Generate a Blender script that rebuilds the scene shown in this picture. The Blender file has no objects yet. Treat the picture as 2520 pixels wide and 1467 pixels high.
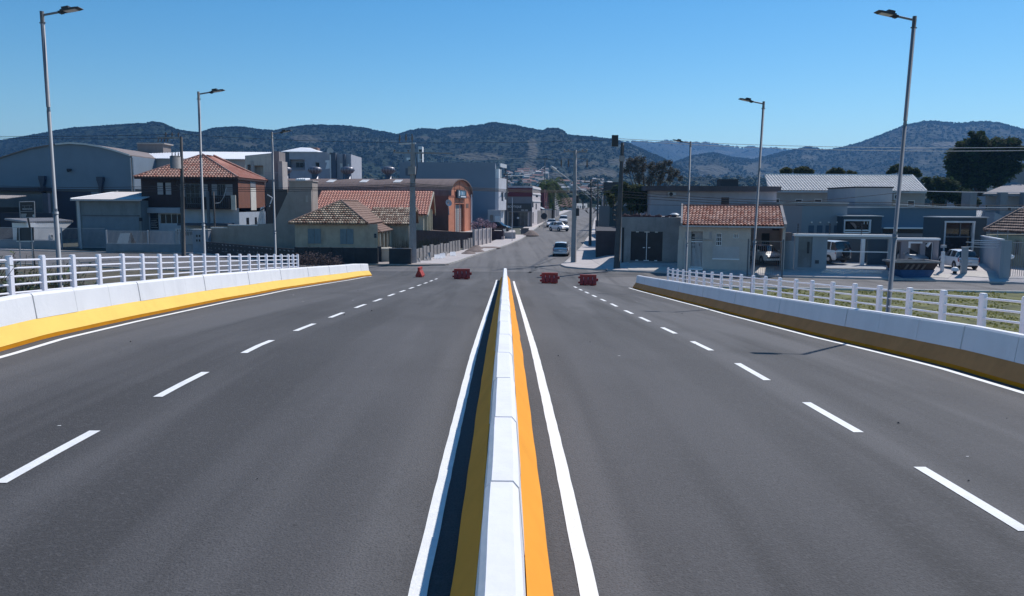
import bpy, math, random
from mathutils import Vector, Matrix, noise
R = math.radians
S = bpy.context.scene
COL = S.collection
rnd = random.Random(7)

# ------------------------------------------------------------- camera, sky, sun, exposure
CAMZ, PITCH, YAW, ROLL, FPX = 5.3, R(6.7), R(0.5), 0.006, 1943.0
_fw = Vector((math.sin(YAW)*math.cos(PITCH), math.cos(YAW)*math.cos(PITCH), -math.sin(PITCH)))
_r0 = Vector((math.cos(YAW), -math.sin(YAW), 0)); _u0 = _r0.cross(_fw)
_rt = _r0*math.cos(ROLL) + _u0*math.sin(ROLL); _up = _rt.cross(_fw)
cd = bpy.data.cameras.new('camera'); cam = bpy.data.objects.new('camera', cd); COL.objects.link(cam)
cd.sensor_width = 36; cd.lens = FPX/2520*36; cd.clip_end = 20000; cd.clip_start = 0.05
cam.matrix_world = Matrix((( _rt.x, _up.x, -_fw.x, 0), (_rt.y, _up.y, -_fw.y, 0), (_rt.z, _up.z, -_fw.z, CAMZ), (0,0,0,1)))
S.camera = cam
SUN_AZ, SUN_EL = R(50), R(48)       # direction towards the sun, measured from +X towards +Y
w = bpy.data.worlds.new('World'); S.world = w; w.use_nodes = True
nt = w.node_tree; nt.nodes.clear()
sky = nt.nodes.new('ShaderNodeTexSky'); sky.sky_type = 'NISHITA'; sky.sun_disc = False
sky.sun_elevation = SUN_EL; sky.sun_rotation = math.pi/2 - SUN_AZ
sky.air_density = 1.0; sky.dust_density = 0.1; sky.ozone_density = 3.0; sky.altitude = 100
bg = nt.nodes.new('ShaderNodeBackground'); bg.inputs[1].default_value = 0.105
wo = nt.nodes.new('ShaderNodeOutputWorld')
hs = nt.nodes.new('ShaderNodeHueSaturation'); hs.inputs['Saturation'].default_value = 1.36
nt.links.new(sky.outputs[0], hs.inputs['Color']); tn = nt.nodes.new('ShaderNodeMix'); tn.data_type = 'RGBA'; tn.blend_type = 'MULTIPLY'; tn.inputs[0].default_value = 1; tn.inputs[7].default_value = (1.0,1.065,1.0,1)
nt.links.new(hs.outputs[0], tn.inputs[6]); nt.links.new(tn.outputs[2], bg.inputs[0]); nt.links.new(bg.outputs[0], wo.inputs[0])
ld = bpy.data.lights.new('sun', 'SUN'); ld.energy = 4.4; ld.angle = R(0.5); ld.color = (1.0, 0.95, 0.9)
sun = bpy.data.objects.new('sun', ld); COL.objects.link(sun)
sd = Vector((math.cos(SUN_EL)*math.cos(SUN_AZ), math.cos(SUN_EL)*math.sin(SUN_AZ), math.sin(SUN_EL)))
sun.rotation_euler = (-sd).to_track_quat('-Z', 'Y').to_euler(); sun.location = (40, 40, 80)
S.view_settings.view_transform = 'Standard'; S.view_settings.look = 'None'
S.view_settings.exposure = 0.12; S.view_settings.gamma = 1

# ------------------------------------------------------------- measuring helpers (photo measurements -> real places)
REG = {0:(0,0,1.375), 1:(0,400,.34091), 2:(400,400,.34091), 3:(900,400,.34091), 4:(1350,450,.34091), 5:(1680,450,.34091),
       6:(2050,450,.34091), 7:(2550,450,.34083), 8:(2965,400,.3749), 9:(2780,740,.16362), 10:(3120,640,.2317), 11:(500,680,.1227), 12:(2100,850,.2778), 13:(2765,850,.375), 14:(0,820,.2591), 15:(500,820,.3175), 16:(1880,600,.15), 17:(1520,560,.17725)}
def px(r, X, Y):
    x0, y0, s = REG[r]; return ((x0+s*X)/1.375, (y0+s*Y)/1.375)
def ray(x, y): return _fw + _rt*((x-1260)/FPX) - _up*((y-733.5)/FPX)
PY = [-8,0,7.8,11,14.6,18,21.5,25,28.4,32,35.4,38.8,42.3,45.6,49,52.4,57,62,500]
PZ = [CAMZ+v for v in [-2.6,-2.58,-2.62,-2.68,-2.78,-2.97,-3.18,-3.39,-3.61,-3.82,-4.04,-4.25,-4.47,-4.68,-4.88,-5.07,-5.24,-5.3,-5.3]]
def interp(v, xs, ys):
    if v <= xs[0]: return ys[0]
    for i in range(1, len(xs)):
        if v <= xs[i]:
            t = (v-xs[i-1])/(xs[i]-xs[i-1]); return ys[i-1]+(ys[i]-ys[i-1])*t
    return ys[-1]
def ss(t): t = max(0, min(1, t)); return t*t*(3-2*t)
def dz(X, Y): return interp(Y, PY, PZ) - interp(Y, [5,7.8,11,15,25], [.008,.014,.024,.029,.035])*X*ss((62-Y)/12)
def ter(Y): return .02*max(0, min(Y, 330)-105)
_KX = [9, 12.8, 19, 28.3, 35.5, 60]; _KY = [64, 62.3, 59.7, 57.7, 55.2, 48]
def gz(X, Y):       # street level ground: the right hand pavement rises towards the houses
    k = interp(X, _KX, _KY); return ter(Y) + .11*max(0, min(3.9, Y-k))*ss((X-8)/3)*ss((95-Y)/15)
def hit(x, y, f):
    d = ray(x, y); lo, hi = 1.0, 900.0
    for i in range(50):
        m = (lo+hi)/2
        if CAMZ+d.z*m > f(d.x*m, d.y*m): lo = m
        else: hi = m
    return Vector((d.x*lo, d.y*lo, CAMZ+d.z*lo))
def G(r, X, Y): return hit(*px(r, X, Y), gz)
def deck(r, X, Y): return hit(*px(r, X, Y), dz)
def atY(r, X, Y, D):
    d = ray(*px(r, X, Y)); k = D/d.y; return Vector((d.x*k, D, CAMZ+d.z*k))
def atX(r, X, Y, D):
    d = ray(*px(r, X, Y)); k = D/d.x; return Vector((D, d.y*k, CAMZ+d.z*k))

# ------------------------------------------------------------- materials
MATS = {}
def M(name, col, rough=.8, var=.12, scale=1.5, bump=0.0, bscale=20, metal=0, spec=.5, stain=0.0, tint=None, coat=0, stretch=None, col2=None):
    if name in MATS: return MATS[name]
    m = bpy.data.materials.new(name); m.use_nodes = True; n = m.node_tree; L = n.links
    b = n.nodes['Principled BSDF']; b.inputs['Roughness'].default_value = rough; b.inputs['Metallic'].default_value = metal
    b.inputs['Specular IOR Level'].default_value = spec; b.inputs['Coat Weight'].default_value = coat
    tc = n.nodes.new('ShaderNodeTexCoord'); src = tc.outputs['Object']
    if stretch:
        mp = n.nodes.new('ShaderNodeMapping'); mp.inputs['Scale'].default_value = stretch; L.new(src, mp.inputs[0]); src = mp.outputs[0]
    nz = n.nodes.new('ShaderNodeTexNoise'); nz.inputs['Scale'].default_value = scale; nz.inputs['Detail'].default_value = 6; nz.inputs['Roughness'].default_value = .65
    L.new(src, nz.inputs['Vector'])
    c = Vector(col)
    mx = n.nodes.new('ShaderNodeMix'); mx.data_type = 'RGBA'
    rm = n.nodes.new('ShaderNodeMapRange'); rm.inputs[1].default_value = .32; rm.inputs[2].default_value = .68
    L.new(nz.outputs[0], rm.inputs[0]); L.new(rm.outputs[0], mx.inputs[0])
    mx.inputs[6].default_value = (*(c*(1-var)), 1); c2 = Vector(col2) if col2 else c*(1+var); mx.inputs[7].default_value = (*c2, 1)
    out = mx.outputs[2]
    if stain:
        n2 = n.nodes.new('ShaderNodeTexNoise'); n2.inputs['Scale'].default_value = .55; n2.inputs['Detail'].default_value = 8; n2.inputs['Roughness'].default_value = .7
        mp2 = n.nodes.new('ShaderNodeMapping'); mp2.inputs['Scale'].default_value = (2.2, 2.2, .5); L.new(tc.outputs['Object'], mp2.inputs[0]); L.new(mp2.outputs[0], n2.inputs['Vector'])
        r2 = n.nodes.new('ShaderNodeMapRange'); r2.inputs[1].default_value = .5; r2.inputs[2].default_value = .75; r2.inputs[4].default_value = stain
        L.new(n2.outputs[0], r2.inputs[0])
        m2 = n.nodes.new('ShaderNodeMix'); m2.data_type = 'RGBA'; L.new(r2.outputs[0], m2.inputs[0]); L.new(out, m2.inputs[6]); m2.inputs[7].default_value = (*(c*.35), 1); out = m2.outputs[2]
    if tint:
        at = n.nodes.new('ShaderNodeAttribute'); at.attribute_name = 'tint'
        m3 = n.nodes.new('ShaderNodeMix'); m3.data_type = 'RGBA'; L.new(at.outputs['Fac'], m3.inputs[0]); L.new(out, m3.inputs[6]); m3.inputs[7].default_value = (*tint, 1); out = m3.outputs[2]
    L.new(out, b.inputs['Base Color'])
    if bump:
        n4 = n.nodes.new('ShaderNodeTexNoise'); n4.inputs['Scale'].default_value = bscale; n4.inputs['Detail'].default_value = 5
        L.new(src, n4.inputs['Vector'])
        bp = n.nodes.new('ShaderNodeBump'); bp.inputs['Strength'].default_value = bump; bp.inputs['Distance'].default_value = .05
        L.new(n4.outputs[0], bp.inputs['Height']); L.new(bp.outputs[0], b.inputs['Normal'])
    MATS[name] = m; return m

def asphalt(name, base, spot, streak=(1, .06, 1), crack=.0):
    m = M(name, base, .88, .10, .35, bump=.35, bscale=55)
    n = m.node_tree; L = n.links; b = n.nodes['Principled BSDF']; prev = b.inputs['Base Color'].links[0].from_socket
    tc = n.nodes.new('ShaderNodeTexCoord')
    def nz(scale, vec, lo, hi, amt, colr, detail=4):
        nonlocal prev
        mp = n.nodes.new('ShaderNodeMapping'); mp.inputs['Scale'].default_value = vec; L.new(tc.outputs['Object'], mp.inputs[0])
        t = n.nodes.new('ShaderNodeTexNoise'); t.inputs['Scale'].default_value = scale; t.inputs['Detail'].default_value = detail; L.new(mp.outputs[0], t.inputs[0])
        r = n.nodes.new('ShaderNodeMapRange'); r.inputs[1].default_value = lo; r.inputs[2].default_value = hi; r.inputs[4].default_value = amt; L.new(t.outputs[0], r.inputs[0])
        x = n.nodes.new('ShaderNodeMix'); x.data_type = 'RGBA'; L.new(r.outputs[0], x.inputs[0]); L.new(prev, x.inputs[6]); x.inputs[7].default_value = (*colr, 1); prev = x.outputs[2]
    dk = tuple(v*.62 for v in base)
    nz(1.1, (1,.035,1), .47, .60, .95, dk, 5)                            # dark streaks along the lane
    nz(.75, (1,.02,1), .5, .62, .9, spot, 3)                             # polished wheel paths
    nz(.16, (1,.5,1), .45, .7, .55, tuple(v*1.3 for v in base), 6)       # broad pale patches
    nz(.5, (1,.6,1), .56, .72, .5, dk, 8)
    if name == 'deck_asphalt':       # paving joint beside the lane dashes and two tyre tracks per lane
        sp = n.nodes.new('ShaderNodeSeparateXYZ'); L.new(tc.outputs['Object'], sp.inputs[0])
        for cx, hw, amt, colr in ((4.95, .30, .55, dk), (1.7, .42, .30, dk), (3.4, .42, .30, dk), (6.0, .4, .25, dk), (7.6, .35, .35, tuple(v*1.5 for v in base))):
            def mth(op, a, b=None):
                q = n.nodes.new('ShaderNodeMath'); q.operation = op; L.new(a, q.inputs[0])
                if b is not None: q.inputs[1].default_value = b
                return q.outputs[0]
            wv = n.nodes.new('ShaderNodeTexNoise'); wv.inputs['Scale'].default_value = .5; wv.inputs['Detail'].default_value = 6; L.new(tc.outputs['Object'], wv.inputs[0])
            d_ = mth('ABSOLUTE', mth('SUBTRACT', mth('ABSOLUTE', sp.outputs[0]), cx)); r = n.nodes.new('ShaderNodeMapRange'); r.inputs[1].default_value = 0; r.inputs[2].default_value = hw; r.inputs[3].default_value = 1; r.inputs[4].default_value = 0; r.interpolation_type = 'SMOOTHSTEP'; L.new(d_, r.inputs[0])
            r2 = n.nodes.new('ShaderNodeMapRange'); r2.inputs[1].default_value = .35; r2.inputs[2].default_value = .65; r2.inputs[4].default_value = amt; L.new(wv.outputs[0], r2.inputs[0])
            f_ = n.nodes.new('ShaderNodeMath'); f_.operation = 'MULTIPLY'; L.new(r.outputs[0], f_.inputs[0]); L.new(r2.outputs[0], f_.inputs[1])
            x = n.nodes.new('ShaderNodeMix'); x.data_type = 'RGBA'; L.new(f_.outputs[0], x.inputs[0]); L.new(prev, x.inputs[6]); x.inputs[7].default_value = (*colr, 1); prev = x.outputs[2]
    nz(22, (1,1,1), .5, .8, .45, tuple(v*1.8 for v in base), 3)          # aggregate
    nz(60, (1,1,1), .50, .72, .6, tuple(v*.35 for v in base), 2)
    nz(9, (1,1,1), .735, .76, .7, tuple(v*.3 for v in base), 5)          # dark crumbs
    nz(7, (1,1,1), .765, .78, .6, tuple(v*2.6 for v in base), 5)         # dust and paint flecks
    L.new(prev, b.inputs['Base Color'])
    return m
def leafy(m, amt=.5):      # thin leaves let light through
    n = m.node_tree; L = n.links; b = n.nodes['Principled BSDF']; o = n.nodes['Material Output']; tr = n.nodes.new('ShaderNodeBsdfTranslucent'); mx = n.nodes.new('ShaderNodeMixShader'); mx.inputs[0].default_value = amt
    L.new(b.inputs['Base Color'].links[0].from_socket, tr.inputs[0]); L.new(b.outputs[0], mx.inputs[1]); L.new(tr.outputs[0], mx.inputs[2]); L.new(mx.outputs[0], o.inputs[0]); return m
GLASS = M('window_glass', (.016,.022,.03), .25, .2, .6, spec=.2)
WHITE = M('white_paint', (.80,.80,.82), .55, .04, 2)

# ------------------------------------------------------------- mesh builder
class MB:
    def __init__(s): s.v = []; s.f = []; s.t = []; s.m = []
    def add(s, vs, fs, t=0.5, m=0):
        o = len(s.v); s.v += [tuple(p) for p in vs]; s.f += [tuple(o+i for i in f) for f in fs]; s.t += [t]*len(fs); s.m += [m]*len(fs); return s
    def box(s, x0, x1, y0, y1, z0, z1, t=.5, m=0):
        if x0 > x1: x0, x1 = x1, x0
        if y0 > y1: y0, y1 = y1, y0
        if z0 > z1: z0, z1 = z1, z0
        return s.add([(x0,y0,z0),(x1,y0,z0),(x1,y1,z0),(x0,y1,z0),(x0,y0,z1),(x1,y0,z1),(x1,y1,z1),(x0,y1,z1)],
                     [(3,2,1,0),(4,5,6,7),(0,1,5,4),(1,2,6,5),(2,3,7,6),(3,0,4,7)], t, m)
    def poly(s, pts, t=.5, m=0): return s.add(pts, [tuple(range(len(pts)))], t, m)
    def prism(s, pts, ext, t=.5, m=0):      # pts: 3-D polygon, ext: vector
        n = len(pts); e = Vector(ext); P = [Vector(p) for p in pts]
        return s.add(P+[p+e for p in P], [tuple(range(n-1,-1,-1)), tuple(range(n, 2*n))]+[(i,(i+1)%n,n+(i+1)%n,n+i) for i in range(n)], t, m)
    def tube(s, path, r, n=6, cap=True, t=.5, m=0):
        P = [Vector(p) for p in path]; rs = r if isinstance(r, (list, tuple)) else [r]*len(P); vs = []
        for i, p in enumerate(P):
            d = (P[min(i+1,len(P)-1)]-P[max(i-1,0)]).normalized()
            a = d.cross(Vector((0,0,1)) if abs(d.z) < .9 else Vector((1,0,0))).normalized(); b = d.cross(a)
            vs += [p + (a*math.cos(2*math.pi*k/n)+b*math.sin(2*math.pi*k/n))*rs[i] for k in range(n)]
        fs = [(i*n+k, i*n+(k+1)%n, (i+1)*n+(k+1)%n, (i+1)*n+k) for i in range(len(P)-1) for k in range(n)]
        if cap: fs += [tuple(range(n)), tuple(range((len(P)-1)*n, len(P)*n))]
        return s.add(vs, fs, t, m)
    def wall(s, u0, u1, z0, z1, holes=(), y=0.0, rev=.18, t=.5):   # facing -y, with reveals
        us = sorted(set([u0,u1]+[max(u0,min(u1,v)) for h in holes for v in h[:2]])); zs = sorted(set([z0,z1]+[max(z0,min(z1,v)) for h in holes for v in h[2:]]))
        for a, b in zip(us, us[1:]):
            for c, d in zip(zs, zs[1:]):
                mu, mz = (a+b)/2, (c+d)/2
                if any(h[0] < mu < h[1] and h[2] < mz < h[3] for h in holes): continue
                s.poly([(a,y,c),(b,y,c),(b,y,d),(a,y,d)], t)
        for h in holes:
            a, b, c, d = h
            s.poly([(a,y,c),(a,y,d),(a,y+rev,d),(a,y+rev,c)], t); s.poly([(b,y,c),(b,y+rev,c),(b,y+rev,d),(b,y,d)], t)
            s.poly([(a,y,d),(b,y,d),(b,y+rev,d),(a,y+rev,d)], t); s.poly([(a,y,c),(a,y+rev,c),(b,y+rev,c),(b,y,c)], t)
        return s
    def build(s, name, mat, parent=None, smooth=False, loc=None):
        me = bpy.data.meshes.new(name); me.from_pydata(s.v, [], s.f)
        mats = mat if isinstance(mat, (list, tuple)) else [mat]
        for m in mats: me.materials.append(m)
        if len(mats) > 1: me.polygons.foreach_set('material_index', s.m)
        a = me.attributes.new('tint', 'FLOAT', 'FACE'); a.data.foreach_set('value', s.t)
        if smooth: me.polygons.foreach_set('use_smooth', [True]*len(s.f))
        me.update(); me.validate()
        o = bpy.data.objects.new(name, me); COL.objects.link(o)
        if parent: o.parent = parent
        if loc: o.location = loc
        return o
def thing(name, label, cat, loc=(0,0,0), rz=0, group=None):
    o = bpy.data.objects.new(name, None); COL.objects.link(o); o.location = loc; o.rotation_euler = (0,0,rz); o.empty_display_size = .2
    return tag(o, label, cat, group)
def tag(o, label, cat, group=None):
    o['label'] = label; o['category'] = cat
    if group: o['group'] = group
    return o
def struct(o, kind='structure'): o['kind'] = kind; return o
def kids(o): return [c for c in bpy.data.objects if c.parent == o]
def dup(o, loc=None, rz=None, label=None, parent=None):
    c = o.copy(); COL.objects.link(c); c.parent = parent
    if loc is not None: c.location = loc
    if rz is not None: c.rotation_euler = (0,0,rz)
    if label: c['label'] = label
    for k in kids(o): dup(k, parent=c)
    return c
class Fac:      # a vertical facade plane through two ground points; local x along it, local y away from the street
    def __init__(s, A, B, name, label, cat='building', group=None, z0=None):
        s.A = Vector((A[0], A[1], 0)); d = Vector((B[0]-A[0], B[1]-A[1], 0)); s.len = d.length; s.d = d.normalized(); s.n = Vector((-s.d.y, s.d.x, 0))
        s.z0 = gz(A[0], A[1]) if z0 is None else z0
        s.e = thing(name, label, cat, (A[0], A[1], s.z0), math.atan2(d.y, d.x), group)
    def uz(s, r, X, Y, w=0.0):
        d = ray(*px(r, X, Y)); A = s.A + s.n*w
        k = s.n.dot(A)/s.n.dot(d); p = d*k
        return (p-s.A).dot(s.d), CAMZ+p.z-s.z0
    def rect(s, r, X0, Y0, X1, Y1, w=0.0):
        mx, my = (X0+X1)/2, (Y0+Y1)/2
        return (s.uz(r, X0, my, w)[0], s.uz(r, X1, my, w)[0], s.uz(r, mx, Y1, w)[1], s.uz(r, mx, Y0, w)[1])
    def part(s, mb, name, mat, parent=None, smooth=False): return mb.build(name, mat, parent or s.e, smooth)
    def win(s, rc, nx=2, nz=1, y=.1, fr=.05, fmat=None, gmat=None, name='window', bars=0, label=None):
        u0, u1, z0, z1 = rc; f = MB()
        f.box(u0,u1,y,y+.06,z0,z0+fr); f.box(u0,u1,y,y+.06,z1-fr,z1); f.box(u0,u0+fr,y,y+.06,z0+fr,z1-fr); f.box(u1-fr,u1,y,y+.06,z0+fr,z1-fr)
        for i in range(1, nx): x = u0+(u1-u0)*i/nx; f.box(x-fr*.4,x+fr*.4,y+.005,y+.055,z0+fr,z1-fr)
        for i in range(1, nz): z = z0+(z1-z0)*i/nz; f.box(u0+fr,u1-fr,y+.008,y+.05,z-fr*.4,z+fr*.4)
        o = f.build(name, fmat or WHITE, s.e)
        MB().box(u0+fr*.5,u1-fr*.5,y+.025,y+.035,z0+fr*.5,z1-fr*.5).build('pane', gmat or GLASS, o)
        if label: o['label'] = label
        return o
    def body(s, u0, u1, z0, z1, depth, mat, holes=(), rev=.18, y=0.0, back=True, name='wall', top=True):
        mb = MB().wall(u0, u1, z0, z1, holes, y, rev)
        mb.poly([(u1,y,z0),(u1,y+depth,z0),(u1,y+depth,z1),(u1,y,z1)]); mb.poly([(u0,y,z0),(u0,y,z1),(u0,y+depth,z1),(u0,y+depth,z0)])
        if back: mb.poly([(u0,y+depth,z0),(u0,y+depth,z1),(u1,y+depth,z1),(u1,y+depth,z0)])
        if top: mb.poly([(u0,y,z1),(u1,y,z1),(u1,y+depth,z1),(u0,y+depth,z1)])
        if holes:   # dark room behind the openings
            mb.poly([(u0,y+rev+.35,z0),(u1,y+rev+.35,z0),(u1,y+rev+.35,z1),(u0,y+rev+.35,z1)])
        return mb.build(name, mat, s.e)

def merge(F, H):      # the second facade belongs to the same building: its parts move under the first
    mat = lambda e: Matrix.Translation(e.location) @ e.rotation_euler.to_matrix().to_4x4()
    m = mat(F.e).inverted() @ mat(H.e)
    for k in kids(H.e): k.parent = F.e; k.matrix_local = m @ Matrix.Translation(k.location)
    bpy.data.objects.remove(H.e)
def tiles(mb, A, B, Cc, D, tw=.22, tl=.38, amp=.045, lift=.035, tlo=0, thi=1, seed=1):
    """courses of curved roof tiles on the planar quad A(eave left) B(eave right) Cc(ridge right) D(ridge left)"""
    rr = random.Random(seed); A, B, Cc, D = map(Vector, (A, B, Cc, D))
    e1 = (B-A).normalized(); nrm = e1.cross((D-A) if (D-A).length > .01 else (Cc-A)).normalized()
    if nrm.z < 0: nrm = -nrm
    e2 = nrm.cross(e1).normalized()
    if (D-A).dot(e2) < 0: e2 = -e2
    def uv(P): q = P-A; return q.dot(e1), q.dot(e2)
    (bu,_), (cu,cv), (du,dv) = uv(B), uv(Cc), uv(D); H = max(cv, dv); nr = max(1, round(H/tl)); 
    for i in range(nr):
        v0, v1 = H*i/nr, H*(i+1)/nr
        def lim(v): t = v/H; return du*t, bu+(cu-bu)*t
        l0, r0_ = lim(v0); l1, r1 = lim(v1); l, r_ = max(l0, l1) if du > 0 else min(l0, l0), r0_ if cu > bu else max(r1, r0_)
        l = min(l0, l1) if du > 0 else l0
        k0, k1 = math.floor(l/tw), math.ceil(r_/tw)
        for k in range(k0, k1):
            t = tlo+(thi-tlo)*rr.random(); t = t if rr.random() > .04 else min(1, t+.5)
            us = [k*tw+tw*j/4 for j in range(5)]; hs = [0, amp*.8, amp, amp*.8, 0]
            row0, row1 = [], []
            for u, h in zip(us, hs):
                ua, ub = min(max(u, l0), r0_), min(max(u, l1), r1)
                row0.append(A+e1*ua+e2*v0+nrm*(h+lift)); row1.append(A+e1*ub+e2*v1+nrm*h)
            if (row0[0]-row0[-1]).length < .01 and (row1[0]-row1[-1]).length < .01: continue
            lip = [p-nrm*(lift+.01) for p in row0]
            mb.add(row0+row1+lip, [(j,j+1,6+j,5+j) for j in range(4)]+[(10+j,11+j,j+1,j) for j in range(4)], t)
    mb.prism([A-nrm*.02, B-nrm*.02, Cc-nrm*.02, D-nrm*.02] if (Cc-D).length > .01 else [A-nrm*.02, B-nrm*.02, Cc-nrm*.02], -nrm*.06, .2)
    return mb
def ridge(mb, P, Q, r=.09, t=.6): 
    P, Q = Vector(P), Vector(Q); n = max(1, int((Q-P).length/.35))
    for i in range(n): mb.tube([P+(Q-P)*(i/n), P+(Q-P)*((i+1.08)/n)], [r, r*.85], 6, True, t*rnd.uniform(.6, 1.3))
def corrugated(mb, A, B, Cc, D, pitch=.18, amp=.03, t=.5):
    A, B, Cc, D = map(Vector, (A, B, Cc, D)); n = max(2, int((B-A).length/pitch)*2); nrm = (B-A).cross(D-A).normalized()
    if nrm.z < 0: nrm = -nrm
    lo = [A+(B-A)*(i/n)+nrm*(amp*(i % 2)) for i in range(n+1)]; hi = [D+(Cc-D)*(i/n)+nrm*(amp*(i % 2)) for i in range(n+1)]
    mb.add(lo+hi, [(i,i+1,n+2+i,n+1+i) for i in range(n)], t); mb.prism([A-nrm*.01,B-nrm*.01,Cc-nrm*.01,D-nrm*.01], -nrm*.05, t)
    return mb
def leaves(mb, blobs, n, size, tl=(0,1), seed=3, flat=1.0):
    rr = random.Random(seed); tot = sum(b[3]**2 for b in blobs)
    for bx, by, bz, br in blobs:
        for i in range(int(n*br*br/tot)):
            d = Vector((rr.gauss(0,1), rr.gauss(0,1), rr.gauss(0,1)*flat)).normalized(); q = Vector((bx,by,bz)) + d*br*(rr.random()**.45)*rr.uniform(.75,1.08)
            a = Vector((rr.gauss(0,1), rr.gauss(0,1), rr.gauss(0,.6))).normalized(); b = a.orthogonal().normalized(); s_ = size*rr.uniform(.6,1.4)
            mb.add([q-a*s_, q-b*s_*.5, q+a*s_, q+b*s_*.5], [(0,1,2,3)], tl[0]+(tl[1]-tl[0])*rr.random())
    return mb
# ============================================================= ground, road, markings
ASPH = asphalt('deck_asphalt', (.070,.068,.071), (.108,.105,.108))
ASPH2 = asphalt('street_asphalt', (.125,.119,.12), (.15,.142,.142))
CONC = M('kerb_concrete', (.42,.40,.38), .9, .15, 2, bump=.2, stain=.35)
PAVE = M('pavement_concrete', (.46,.42,.41), .9, .12, 1.2, bump=.2, stain=.25)
DIRT = M('bare_soil', (.17,.13,.10), .95, .3, .8, bump=.6, bscale=6, col2=(.24,.2,.16))
GRASS = M('grass', (.055,.075,.018), .95, .5, .9, bump=1.0, bscale=14, col2=(.17,.17,.05))
def grid(name, xs, ys, f, mat):
    vs = [(x, y, f(x, y)) for y in ys for x in xs]; n = len(xs)
    mb = MB().add(vs, [(j*n+i, j*n+i+1, (j+1)*n+i+1, (j+1)*n+i) for j in range(len(ys)-1) for i in range(n-1)])
    return struct(mb.build(name, mat))
def fr(a, b, s): n = max(1, round((b-a)/s)); return [a+(b-a)*i/n for i in range(n+1)]
EARTH = M('ground_earth', (.11,.105,.09), .95, .3, .05, bump=.4, bscale=3, col2=(.08,.09,.06), stain=.3)
grid('ground', [-3200,-900,-300,-100,-50,0,50,100,300,900,3200], [-300,0,60,105,180,250,330,420,900,1500,4200], lambda x, y: ter(y)-.03 - (max(0,y-420)*.004 if y < 1600 else 5), EARTH)
LX = lambda Y: -interp(Y, [0,13,18,25,33,55], [8.35,8.5,8.75,9.0,9.3,9.35])
RX = lambda Y: interp(Y, [0,12,16,20,60], [8.55,8.5,8.45,8.25,8.2])
grid('bridge_deck', [-12.3,-11,-9.6,-7.5,-5.5,-3.5,-1.5,0,1.5,3.5,5.5,7.5,9,10.9], fr(-8, 63, .5), lambda x, y: dz(x, y)+.012, ASPH)
# deck edge beams / embankment
def emb(name, x0, sgn, yk, mat):
    us = [0, .02, .6, 1.5, 3, 5, 8, 12, 20, 35, 60]
    def f(x, y):
        d = abs(x-x0); top = dz(x0, y)-.05
        lo = .04 if y > 10 else .04
        return max(lo, top-.0-d*.42*(1) ) + .12*noise.noise(Vector((x*.35, y*.35, 0)))*min(1, d/2) + .05*noise.noise(Vector((x*1.6, y*1.6, 3)))*min(1,d)
    vs = []; ys = fr(-8, 1, .8)
    N = 90; rows = 110
    for j in range(rows+1):
        for i in range(N+1):
            u = (i/N)**1.5*58; x = x0+sgn*u; ye = yk(x); y = -8+(ye+8)*j/rows; vs.append((x, y, f(x, y)*(1 if j < rows else 1)))
    fs = [(j*(N+1)+i, j*(N+1)+i+1, (j+1)*(N+1)+i+1, (j+1)*(N+1)+i) for j in range(rows) for i in range(N)]
    if sgn < 0: fs = [f_[::-1] for f_ in fs]
    return struct(MB().add(vs, fs).build(name, mat, smooth=True))
KR = lambda x: 51.2-.12*(x-13); KL = lambda x: 58+(-x-13)*.33
emb('grass_verge_right', 10.9, 1, KR, GRASS); emb('grass_verge_left', -12.3, -1, KL, M('dry_grass', (.06,.06,.03), .95, .5, .8, bump=1, bscale=12, col2=(.15,.125,.085)))
# cross street, main street, yards
def flat(name, pts, z, mat): return struct(MB().poly([(x, y, z) for x, y in pts]).build(name, mat))
flat('cross_street', [(-130,93),(-45,66),(-12.3,56),(10.9,51),(72,43),(72,52),(35.5,55.2),(28.3,57.7),(19,59.7),(12.8,62.3),(9,64),(5.2,69),(-5.7,69),(-8,68.3),(-19,70),(-32,83),(-60,89),(-130,100)], 0.0, ASPH2)
NX = lambda Y: interp(Y, [68,72.6,81,96.6,117,135,160,200,330], [-5.6,-4.7,-3.6,-1.1,2.2,4.2,6.6,11.0,30])       # left kerb of main street
FX = lambda Y: interp(Y, [68,79,98,118,140,200,330], [4.9,6.6,9.4,12.2,15.4,22.5,41])                              # right kerb
ys = [66,68]+fr(70, 330, 3)
mb = MB()
for a, b in zip(ys, ys[1:]): mb.poly([(NX(a)-1.2,a,ter(a)+.004),(FX(a)+.6,a,ter(a)+.004),(FX(b)+.6,b,ter(b)+.004),(NX(b)-1.2,b,ter(b)+.004)])
struct(mb.build('main_street', ASPH2))
def slab(name, pts, h, mat, z=0.0):   # raised pavement polygon following terrain
    n = len(pts); P = [Vector((x, y, ter(y)+z)) for x, y in pts]; up = Vector((0,0,h))
    mb = MB().add(P+[p+up for p in P], [tuple(range(n, 2*n))]+[(i,(i+1)%n,n+(i+1)%n,n+i) for i in range(n)])
    return struct(mb.build(name, mat))
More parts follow.
